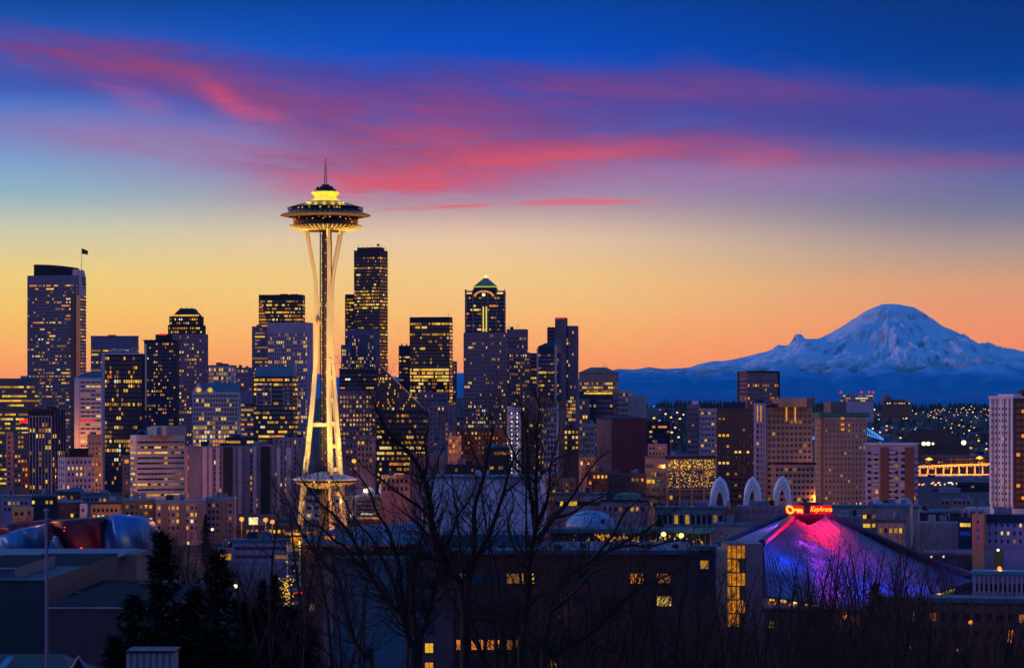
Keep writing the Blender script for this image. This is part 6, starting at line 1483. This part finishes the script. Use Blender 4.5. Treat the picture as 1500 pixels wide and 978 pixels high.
x, y, z = P3(819, 902, D-1.5); point('wall_lamp_light', (x, y, z), 60, (1,.4,.08), .2)
# balcony stack
for i in range(5):
    zb = PZ(806+i*19.5, D-9); g = MB(); xa, xb = fr2(428), fr2(446)
    g.box(xa, xb, D-9, D-5.02, zb-.14, zb+.12, S['mech']); bo = g.build('balcony', t); g = MB(); g.box(xa, xb, D-9.06, D-9, zb+.95, zb+1.05, S['mech'])
    for k in range(9): q = xa+(xb-xa)*k/8; g.box(q-.03, q+.03, D-9.05, D-9.01, zb+.12, zb+.95, S['mech'])
    g.build('railing', bo, world_loc(t)).location = (0,0,0)
g = MB()
for q in (428, 446): g.box(fr2(q)-.1, fr2(q)+.1, D-9.2, D-9.07, z0, PZ(792,D-9), S['pale'])
g.build('balcony_post', t)
x, y, z = P3(437, 868, D-7); g = MB(); g.box(x-.7, x+.7, y, y+.1, z-.1, z+.15, L_RED); g.build('red_lamp', t)
g = MB(); g.box(fr2(424), fr2(447), D-9.2, D-5.1, PZ(783,D-9), PZ(780,D-9), surf('eave paint', (.7,.5,.12))); g.build('balcony_roof', t); g = MB(); g.box(fr2(430), fr2(446), D-5.2, D-5.05, PZ(800,D-5), PZ(786,D-5), L_ORA); g.build('lit_doorway', t)
x, y, z = P3(437, 787, D-8.6); point('eave_lamp', (x, y-1, z-.6), 420, (1,.60,.05), .2)
# terrace building right
D = 560
t = tower('terrace_restaurant', 'glass walled rooftop terrace with warm lamps behind the bare trees', 'restaurant', 910, D)
M = Mass(t, 806, 1040, 1042, 781, D, 'strip', 'dkblue', rows=False, th=2, depth=30)
g = MB(); g.fbox(M.fr, -1.2, M.b+1, -1, M.a+1, PZ(781,D)+.02, PZ(775,D), S['tealroof']); g.build('roof', t)
rr = random.Random(15)
for i in range(26): a = 808+i*9; M.slab('mullion', 'L', a, a+.8, 781, 800, .25, 'mech')
g = MB()
for i in range(120):
    px = rr.uniform(880, 938) if rr.random() < .55 else rr.uniform(830, 1030); py = rr.uniform(783, 799); x, y, z = M.fp('L', M.L(px), .3, PZ(py, D)); s_ = rr.uniform(.06,.22)
    g.face([(x-s_,y,z-s_),(x-s_,y,z+s_*2),(x+s_,y,z+s_*2),(x+s_,y,z-s_)], rr.choice([L_ORA, L_YEL, L_PALE, L_DIM]))
tag(g.build('interior_lights', t), kind='stuff'); M.slab('terrace_rail', 'L', 806, 1040, 803, 810, 2.2, 'tealroof')
for px, py in ((972,782),(998,784)):
    x, y, z = P3(px, py, D-6); g = MB(); g.ball((x,y,z), .55, glow('yellow globe lamp', (1,.9,.25), 2.6, 0), 6); g.build('globe_lamp', t); point('globe_lamp_light', (x, y-1.5, z), 500, (1,.8,.2), .3)
# orange lit stair tower
D = 610
t = tower('lit_stair_tower', 'stair tower glowing orange inside a dark mauve building left of the arena', 'building', 1080, D)
g = MB(); g.box(PX(1044,D), PX(1065,D), D, D+18, 2, PZ(806,D), S['tan']); g.box(PX(1092.3,D), PX(1117,D), D, D+18, 2, PZ(796,D), S['rose']); g.build('wall', t)
g = MB(); g.box(PX(1065.2,D), PX(1092,D), D+.5, D+18, 2, PZ(797,D), S['brown']); g.build('stair_core', t)
ms = glow('amber stair light', (1,.34,.02), .5, 1.3, .9)
for i in range(6):
    za, zb = PZ(799+i*20+18.2, D), PZ(799+i*20, D); g = MB(); g.box(PX(1066,D), PX(1083,D) if i%2 else PX(1091.4,D), D+.35, D+.48, za, zb, ms); g.build('stair_window', t)
    g = MB(); g.box(PX(1065.3,D), PX(1091.9,D), D+.1, D+.33, za-.3, za, S['brown']); g.build('landing', t)
for q in (1072, 1079, 1086): g = MB(); g.box(PX(q,D)-.1, PX(q,D)+.1, D+.12, D+.34, 2, PZ(797.5,D), S['dbrick']); g.build('mullion', t)
simple('low teal roofed building between the brick apartments and the stair tower', 1018, 1046, 1048, 806, 500, style='grid', wall='dkblue', yb=900, th=3, p=.15, pf=0, fl=3, bay=3, name='teal_block', cat='building', pal=(1,1,8,2,0), cap='tealroof', gl=G_TEAL)
# dark blocks bottom right
low('dark brick low building in front of the arena', 1120, 1262, 1264, 898, 560, 'dbrick', yb=925, th=2, name='street_block', cat='building', p=.06, cap='dkblue')
low('dark brick apartments at the bottom right behind the trees', 1290, 1560, 1562, 885, 470, 'dbrick', yb=960, th=2, p=.06, cap='dkroof', pal=(1,1,8,3,0), depth=40)
low('dark low house block at the bottom right', 1180, 1330, 1332, 935, 360, 'dbrick', yb=985, th=2, p=.05, cap='dkroof', pal=(1,1,8,3,0))
for px, py, D, lab in ((1276,872,600,'bright orange street lamp in front of the arena eave'),(1238,903,560,'small orange lamp below the arena eave'),(1422,911,430,'small orange lamp among the bare trees at bottom right'),(1404,953,330,'larger orange lamp in the bare trees at bottom right'),(1479,938,360,'orange lamp near the bottom right edge'),(1334,948,350,'white pin lamp in the bare trees'),(1364,815,760,'left of two white lamps on the parking deck'),(1382,815,760,'right of two white lamps on the parking deck'),(1464,832,650,'warm lamp under the green lit garage')):
    x, y, z = P3(px, py, D); z_ = gz(x, y); o_ = 'orange' in lab or 'warm' in lab; t = empty('street_lamp', (x, y, z_), lab, 'street lamp'); g = MB(); g.tube([(x,y,z_),(x,y,z)], .08, S['black'], 5); g.build('lamp_post', t); g = MB(); g.ball((x,y,z), (.42 if o_ else .22)*D/500, lamp_mats[2] if o_ else lamp_mats[1], 6); g.build('lamp_head', t)
    if o_: point('sodium_lamp', (x, y-1.2, z), 260*(D/500)**2, SOD, .2)
# ---------------------------------------------------------------- trees
m_bark = surf('dark bark', (.016,.014,.016), .9, .35, 2.0); m_twig = surf('dark twigs', (.018,.014,.015), .9, .3, 2.0); m_twig2 = surf('reddish twigs', (.06,.028,.022), .9, .3, 1.0)
m_need = surf('spruce needles', (.006,.014,.012), 1.0, .5, 1.5, streak=False, spec=0.02)
def rdir(d, ang, rr):
    d = d.normalized(); a = d.orthogonal().normalized(); b = d.cross(a); p = rr.random()*2*math.pi
    return (d*math.cos(ang)+(a*math.cos(p)+b*math.sin(p))*math.sin(ang)).normalized()
def grow(mb, p, d, L, r, lev, rr, m, up=.12, k=1.0):
    n = 5 if lev > 1 else 4; pts = [p.copy()]; q = p.copy(); dd = d.copy(); seg = L/n
    for i in range(n):
        dd = (dd+Vector((rr.uniform(-.16,.16), rr.uniform(-.16,.16), rr.uniform(-.12,.16)+up))).normalized(); q = q+dd*seg; pts.append(q.copy())
    mb.tube(pts, [r*(1-.75*i/n) for i in range(n+1)], m, 4 if lev > 2 else 3, True)
    if lev <= 0: return
    nb = max(2, int((4 if lev > 1 else 4)*k+rr.random()))
    for j in range(nb):
        t_ = (j+rr.random()*.8+.5)/(nb+.5); t_ = min(.97, t_); f_ = t_*n; i = min(int(f_), n-1); c = pts[i].lerp(pts[i+1], f_-i)
        base = (pts[i+1]-pts[i]).normalized(); nd = rdir(base, R(rr.uniform(22, 52)), rr)
        grow(mb, c, nd, L*rr.uniform(.38,.62)*(1.12-t_*.35), max(.005, r*(1-.7*t_)*.55), lev-1, rr, m, up, k)
def limb_tree(name, label, D, base_px, limbs, rscale=1.0, seed=1, dens=1.0, cat='tree'):
    rr = random.Random(seed); x = PX(base_px, D); t_ = empty(name, (x, D, gz(x, D)), label, cat)
    g = MB(); tw = MB(); s = D/F
    root = Vector((x, D, gz(x, D)-.3))
    for li, (pts, r0, r1) in enumerate(limbs):
        off = rr.uniform(-1.6, 1.6); P_ = []
        for i, (a, b) in enumerate(pts):
            q = i/max(1, len(pts)-1); P_.append(Vector(P3(a, b, D+off*q*1.5)))
        if pts[0][1] > 960:
            P_ = [root+Vector(((P_[0].x-x)*.35, 0, 0))]+P_
        # smooth
        Q = []
        for i in range(len(P_)-1):
            for k in range(4):
                u_ = k/4; p0 = P_[max(i-1,0)]; p1 = P_[i]; p2 = P_[i+1]; p3 = P_[min(i+2,len(P_)-1)]
                Q.append(.5*((2*p1)+(p2-p0)*u_+(2*p0-5*p1+4*p2-p3)*u_*u_+(3*p1-p0-3*p2+p3)*u_**3))
        Q.append(P_[-1]); N = len(Q)
        g.tube(Q, [(r0+(r1-r0)*i/(N-1))*s*rscale for i in range(N)], m_bark, 7)
        Lt = sum((Q[i+1]-Q[i]).length for i in range(N-1)); nb = int(Lt*4.4*dens)
        for j in range(nb):
            f_ = (.18+.82*(j+rr.random())/nb)*(N-1); i = min(int(f_), N-2); c = Q[i].lerp(Q[i+1], f_-i)
            if c.z < PZ(985, D): continue
            q = f_/(N-1); base = (Q[i+1]-Q[i]).normalized()
            grow(tw, c, rdir(base, R(rr.uniform(25,58)), rr), rr.uniform(.6,2.0)*(1.15-q*.4)*D/80, (r0+(r1-r0)*q)*s*.36*rscale, 2, rr, m_twig, .06)
    g.build('trunk', t_); tw.build('crown', t_); return t_
limb_tree('bare_tree', 'bare tree with many long stems spreading left across the observation tower foot', 82, 612, [
 ([(606,985),(600,945),(588,900),(572,885),(552,856),(537,833),(525,805),(510,778),(487,752),(470,738),(456,720),(440,700)],5.6,1.0),
 ([(600,950),(595,905),(588,868),(586,831),(575,795),(567,773),(552,750),(543,722),(528,700),(510,680)],4.2,.9),
 ([(612,985),(608,930),(605,870),(606,840),(611,815),(618,785),(622,750),(616,720),(622,690)],4.0,.8),
 ([(614,985),(624,915),(634,875),(641,847),(650,818),(661,783),(672,754),(688,730),(700,700)],4.4,.8),
 ([(578,895),(570,870),(556,850),(545,838),(520,826),(498,818),(470,806),(440,802),(418,796)],2.6,.6),
 ([(537,833),(520,822),(505,800),(488,790),(470,772),(452,765),(430,742),(412,735),(398,720)],2.4,.5),
 ([(592,905),(578,860),(560,818),(546,790),(528,770),(512,748),(500,722),(486,700),(470,672)],2.6,.5)], 1.0, 11)
limb_tree('bare_tree', 'bare tree with steep curving stems crossing the blue clad bay', 70, 536, [
 ([(545,990),(535,965),(524,945),(516,928),(508,903),(503,878),(496,849),(485,835),(474,823),(462,808),(453,796),(440,775),(428,750),(420,730)],4.6,1.0),
 ([(516,928),(506,915),(490,905),(476,885),(462,868),(450,850),(436,838)],1.8,.5),
 ([(503,878),(506,850),(500,820),(504,790),(498,760)],1.8,.5),
 ([(508,905),(494,898),(478,905),(462,896),(445,902)],1.2,.4)], 1.0, 12, .8)
limb_tree('bare_tree', 'tall bare tree with one thick leaning trunk in front of the blank lavender wall', 80, 684, [
 ([(682,990),(682,940),(681,896),(673,852),(657,838),(644,822),(635,789),(632,765),(629,732),(621,702),(607,673),(587,651),(572,638),(558,614),(548,590),(540,570)],8.5,1.0),
 ([(684,940),(684,880),(687,838),(694,806),(695,769),(696,740),(709,697),(716,658),(722,632),(718,604)],6.0,.8),
 ([(686,870),(690,838),(705,802),(716,785),(726,757),(738,720),(746,688),(757,665),(768,653),(786,640)],5.0,.7),
 ([(632,765),(618,745),(596,730),(576,716),(556,700),(540,690),(522,672)],2.6,.6),
 ([(621,702),(626,675),(622,650),(628,622),(624,598)],2.2,.5),
 ([(657,838),(640,800),(622,778),(604,760),(588,748),(570,735)],3.0,.6),
 ([(709,697),(700,676),(690,655),(686,630),(676,606)],2.0,.5),
 ([(672,854),(650,848),(630,856),(610,868),(590,872)],2.0,.5),
 ([(684,915),(700,905),(722,912),(742,908),(768,900)],3.2,.7),
 ([(738,720),(752,712),(766,700),(780,690)],1.8,.5)], 1.0, 13)
limb_tree('bare_tree', 'tall upright bare tree crossing the white residential tower', 84, 800, [
 ([(764,990),(768,930),(771,889),(775,851),(776,814),(784,778),(786,745),(785,707),(787,658),(785,634),(790,600),(784,575)],6.0,.9),
 ([(784,778),(780,742),(776,715),(774,690),(773,658),(769,621),(763,592),(756,575)],3.6,.7),
 ([(786,770),(798,745),(805,712),(806,680),(816,650),(820,625)],3.2,.7),
 ([(788,790),(800,772),(812,758),(829,740),(848,712),(862,690),(876,673),(892,660)],3.6,.7),
 ([(785,707),(772,694),(756,672),(748,650),(738,628),(735,606)],2.2,.6),
 ([(776,830),(760,812),(748,790),(744,765),(752,740),(748,712)],2.8,.6),
 ([(812,758),(836,752),(858,738),(880,728),(905,712)],2.4,.5),
 ([(806,680),(820,668),(836,664),(850,655)],1.6,.5)], 1.0, 14)
limb_tree('bare_tree', 'wide bare tree sweeping right over the brick apartments towards the arches', 76, 800, [
 ([(796,990),(800,935),(806,896),(812,868),(820,848),(843,836),(866,821),(895,805),(920,790),(940,780),(962,765),(990,745)],5.6,.9),
 ([(798,985),(812,960),(836,944),(862,930),(888,905),(912,880),(940,858),(970,846),(1000,830),(1030,800)],4.4,.8),
 ([(806,896),(826,880),(846,862),(862,842),(880,832),(905,828),(936,824),(960,812)],3.0,.7),
 ([(866,821),(884,800),(902,776),(914,752),(930,736),(948,720)],2.8,.6),
 ([(796,975),(780,950),(758,925),(742,905),(722,892),(700,888)],3.0,.6),
 ([(895,805),(920,798),(950,800),(985,792),(1015,790),(1040,780)],2.4,.5),
 ([(862,930),(880,948),(905,955),(930,960),(955,950)],2.4,.6)], 1.0, 15, 1.0)
# generic bare trees
def auto_tree(name, label, seed, H, m, fan=.42, nl=6):
    rr = random.Random(seed); t_ = empty(name, (0,0,0), label, 'tree'); g = MB(); tw = MB()
    p = Vector((0,0,-.3)); hz_ = H*rr.uniform(.14,.24); r0 = H*.014
    g.tube([p, (rr.uniform(-.1,.1), 0, hz_*.5), (rr.uniform(-.15,.15), 0, hz_)], [r0*1.25, r0, r0*.9], m_bark, 7)
    for i in range(nl):
        a = 2*math.pi*i/nl+rr.random()*.6; sp = fan*rr.uniform(.5,1.1) if i else .05; d = Vector((math.cos(a)*sp, math.sin(a)*sp, 1)).normalized()
        q = Vector((0, 0, hz_*rr.uniform(.75,1))); pts = [q.copy()]; L_ = (H-hz_)*rr.uniform(.8,1.0); n = 8
        for k in range(n):
            d = (d+Vector((rr.uniform(-.13,.13), rr.uniform(-.13,.13), .07))).normalized(); q = q+d*L_/n; pts.append(q.copy())
        g.tube(pts, [r0*.62*(1-.85*k/n) for k in range(n+1)], m_bark, 5)
        for k in range(15):
            f_ = (.12+.86*(k+rr.random())/15)*n; j = min(int(f_), n-1); c = pts[j].lerp(pts[j+1], f_-j); b_ = (pts[j+1]-pts[j]).normalized()
            grow(tw, c, rdir(b_, R(rr.uniform(24,55)), rr), H*rr.uniform(.10,.24)*(1.2-f_/n*.5), r0*.24*(1-.7*f_/n), 2, rr, m, .05, .9)
    a_ = g.build('trunk', t_); b_ = tw.build('crown', t_); KIDS[t_.name] = [a_, b_]; return t_
bare_protos = [auto_tree('bare_tree', 'x', 31, 15, m_twig), auto_tree('bare_tree', 'x', 32, 14, m_twig2, .5, 7), auto_tree('bare_tree', 'x', 33, 16, m_twig, .34, 5), auto_tree('bare_tree', 'x', 34, 13, m_twig2, .6, 7)]
used_p = set()
def place(protos_, k, px, D, top, label, group=None, H0=(15,14,16,13)):
    src = protos_[k]; x = PX(px, D); z = gz(x, D); sc = max(.3, (PZ(top, D)-z)/H0[k])
    if src.name in used_p:
        o = src.copy(); C.objects.link(o)
        for ch in KIDS[src.name]: c = ch.copy(); C.objects.link(c); c.parent = o
    else: o = src; used_p.add(src.name)
    o.location = (x, D, z); o.scale = (sc*rnd.uniform(.85,1.1), sc, sc); o.rotation_euler = (0, 0, rnd.random()*6.28); o['label'] = label
    if group: o['group'] = group
    return o
for px, D, top, k, lab in ((1182,190,800,2,'bare tree with upright twigs in front of the purple left part of the arena roof'),(1212,215,806,0,'slender bare tree before the middle of the arena roof'),(1236,175,778,2,'tallest bare tree in front of the arena roof'),(1290,185,752,0,'bare tree rising above the right ridge of the arena roof'),(1345,210,800,2,'bare tree before the right slope of the arena roof'),(1262,240,832,3,'small bare tree below the blue part of the arena roof'),
  (1165,150,772,0,'bare tree reaching up to the left ridge beam of the arena'),(1200,140,790,2,'thin bare tree left of the arena roof centre'),(1225,150,768,0,'bare tree with dense twigs over the arena roof centre'),(1272,145,770,2,'bare tree between the two tallest before the arena roof'),(1318,160,790,0,'bare tree before the lower right part of the arena roof'),(1300,140,820,3,'low bushy bare tree before the right of the arena'),
  (455,100,700,2,'thin bare tree in front of the observation tower feet'),(497,96,735,0,'small bare tree between the tower feet and the blue clad bay'),(745,98,660,2,'thin background bare tree before the right part of the blank wall'),(845,100,700,0,'thin background bare tree before the blue dome'),(905,96,745,1,'thin bare tree before the glass walled terrace'),(960,98,765,2,'thin bare tree before the pavilion below the arches'),
  (1050,170,806,1,'bare tree left of the glowing stair tower'),(1096,160,815,0,'bare tree directly in front of the glowing stair tower'),(1140,180,838,3,'bushy bare tree at the left corner of the arena eave'),(1010,190,815,2,'bare tree in front of the right end of the brick apartments')):
    place(bare_protos, k, px, D, top, lab)
BR = 'bare leafless tree in the dark tangle of trees along the lower right'
for px, D, top, k in ((870,120,880,3),(905,130,870,1),(935,110,900,3),(965,125,880,1),(1000,115,895,3),(1030,130,870,1),(1070,120,905,3),(1105,135,890,1),(1135,118,905,3),(1175,125,915,1),(1215,130,900,3),(1255,120,905,1),(1300,130,885,3),(1340,118,895,1),(1380,128,880,3),(1420,120,890,1),(1460,130,880,3),(1495,118,900,1),(1320,240,862,1),(1395,250,858,3),(1450,235,865,1),(840,135,900,1),(780,150,905,3),(1360,160,925,0),(850,105,835,1),(890,112,818,2),(925,100,830,0),(958,108,812,2),(985,100,838,1),(1020,112,822,0),(1045,104,850,2),(815,100,860,2),(1080,98,850,1),(1120,102,862,2),(1160,98,870,0),(1200,96,876,2),(1240,102,866,0),(1275,96,880,1),(1325,100,860,2),(1370,96,868,0),(1410,102,872,2),(1450,98,866,1),(1490,100,870,2),(745,110,905,1)):
    place(bare_protos, k, px, D, top, BR, 'bare trees of the lower right tangle')
BL = 'reddish bare street tree in the dim park between the spruces and the tower foot'
for px, D, top, k in ((225,800,765,1),(248,820,770,3),(275,780,768,1),(300,760,780,3),(330,700,800,1),(352,640,815,3),(385,560,818,1),(405,520,830,3),(425,540,826,1),(290,700,805,3),(255,700,800,1),(445,900,775,3),(430,950,770,1),(365,880,782,3),(400,900,780,1),(350,600,806,1),(372,560,812,3),(398,540,806,1),(418,580,800,3),(340,900,772,3),(316,880,778,1),(236,900,762,3),(262,880,764,1)):
    place(bare_protos, k, px, D, top, BL, 'bare street trees in the park')
BC = 'distant bare tree among the low roofs right of the observation tower'
for px, D, top, k in ((655,1150,672,1),(700,1160,690,3),(735,1150,700,1),(830,1050,712,3),(850,1060,702,1),(905,1130,702,3),(925,1120,712,1),(1330,950,768,1),(1365,760,790,3),(1385,740,795,1),(1398,735,800,3),(1418,1150,733,3),(1436,1160,736,1)):
    place(bare_protos, k, px, D, top, BC, 'bare trees among the low roofs')
# a tree hung with yellow fairy lights by the balconies
rr = random.Random(6); x, y, z = P3(420, 862, 400); t_ = place(bare_protos, 3, 420, 400, 838, 'small tree wrapped in yellow fairy lights beside the balcony stack'); g = MB()
for i in range(70): a = rr.random()*6.28; q = abs(rr.gauss(0,.5)); g.ball((x+q*1.4*math.cos(a), y-.5+q*math.sin(a), z+rr.gauss(0,1.5)), rr.uniform(.08,.17), L_YEL, 4)
o = g.build('fairy_lights', None, (x, y, z)); tag(o, 'yellow fairy lights hanging in the small tree beside the balcony stack', 'fairy lights'); point('fairy_glow', (x, y-1.5, z), 120, (1,.55,.08), .4)
# conifers
def conifer(label, seed, H, sag=.35, wide=.26, gaps=.25, tiers=46):
    rr = random.Random(seed); t_ = empty('spruce', (0,0,0), label, 'tree'); g = MB(); g.tube([(0,0,-.5),(.05,0,H*.5),(0,0,H*.99)], [H*.017,H*.010,H*.001], m_bark, 7); n_ = MB()
    for i in range(tiers):
        q = (i+.5)/tiers; z = H*(.06+.92*q); L0 = H*wide*(1-q)**.8*(.75+.25*math.sin(i*1.7))+H*.012
        for k in range(7 if q < .8 else 5):
            if rr.random() < gaps*.5: continue
            a = rr.random()*6.283; L_ = L0*rr.uniform(.62,1.18); c, s = math.cos(a), math.sin(a); pts = []
            for j in range(6):
                u_ = j/5; pts.append(Vector((c*L_*u_, s*L_*u_, z-L_*sag*u_+L_*sag*.75*u_*u_+rr.uniform(-.01,.01)*H)))
            n_.tube(pts, [H*.0022*(1-.7*j/5) for j in range(6)], m_bark, 3)
            side = Vector((-s, c, 0)); ns = int(7+L_/H*95)
            for w_ in range(ns):
                u_ = .12+.88*(w_+rr.random())/ns; f_ = u_*5; j = min(int(f_), 4); p = pts[j].lerp(pts[j+1], f_-j); d = (pts[j+1]-pts[j]).normalized()
                for sg in (-1, 1):
                    ll = H*.034*rr.uniform(.6,1.35)*(1.15-.55*u_); e = p+(d*.75+side*sg*rr.uniform(.4,1.0)+Vector((0,0,rr.uniform(-.55,.08)))).normalized()*ll
                    w2 = Vector((0,0,1)).cross(e-p).normalized()*ll*rr.uniform(.10,.2)+Vector((0,0,rr.uniform(-.06,.06)*ll))
                    m_ = (p+e)/2
                    n_.face([p, m_+w2, e, m_-w2], m_need)
            e = pts[-1]+(pts[-1]-pts[-2]).normalized()*H*.02
            n_.face([pts[-1]+side*H*.004, e, pts[-1]-side*H*.004], m_need)
    a_ = g.build('trunk', t_); b_ = n_.build('crown', t_); KIDS[t_.name] = [a_, b_]; return t_
con = [conifer('x', 41, 20), conifer('x', 42, 18, .5, .30, .4), conifer('x', 43, 19, .42, .34, .15)]
CH = (20,18,19)
for k, px, D, top, lab, w_ in ((0,236,165,774,'tall dark spruce, leftmost of the two big ones at lower left',1.1),(2,318,170,797,'second tall dark spruce, right of the tallest one',1.15),(1,196,150,862,'lower spruce with drooping arms before the mauve warehouse',1.25),
  (1,285,150,850,'dark spruce between the two tallest ones',1.2),(0,268,150,880,'short spruce filling the gap below the two tallest',1.5),(2,378,150,880,'broad dark conifer right of the second tall spruce',1.4),(1,425,150,880,'dark conifer in front of the brick end wall',1.2),(0,352,135,872,'shaggy dark conifer, middle of the lower left clump',1.4),(2,395,125,910,'low broad conifer at the bottom of the clump',1.5),(1,452,125,905,'low conifer beside the blue clad bay',1.2),(2,310,120,905,'low broad conifer at the bottom, under the second tall spruce',1.5),(1,225,120,905,'low conifer above the ribbed chimney',1.4),(0,170,125,925,'small conifer left of the ribbed chimney',1.3),(0,265,105,925,'small conifer right of the ribbed chimney',1.5),(2,350,100,935,'lowest broad conifer at the bottom edge of the clump',1.5),(1,440,100,945,'lowest conifer right of the clump',1.4),
  (0,384,330,845,'slim dark evergreen behind the clump near the purple low building',1.0),(1,402,340,838,'second slim evergreen beside the purple low building',1.0),(0,301,1000,752,'pointed evergreen against the low apartments',1.0),(1,430,600,812,'rounded dark evergreen below the purple low building',1.3),(0,1283,300,850,'dark pointed evergreen before the arena eave',1.2),(1,966,830,757,'dark evergreen by the pavilion below the arches',1.2)):
    o = place(con, k, px, D, top, lab, None, CH); s_ = o.scale; o.scale = (s_[2]*w_, s_[2]*w_, s_[2])
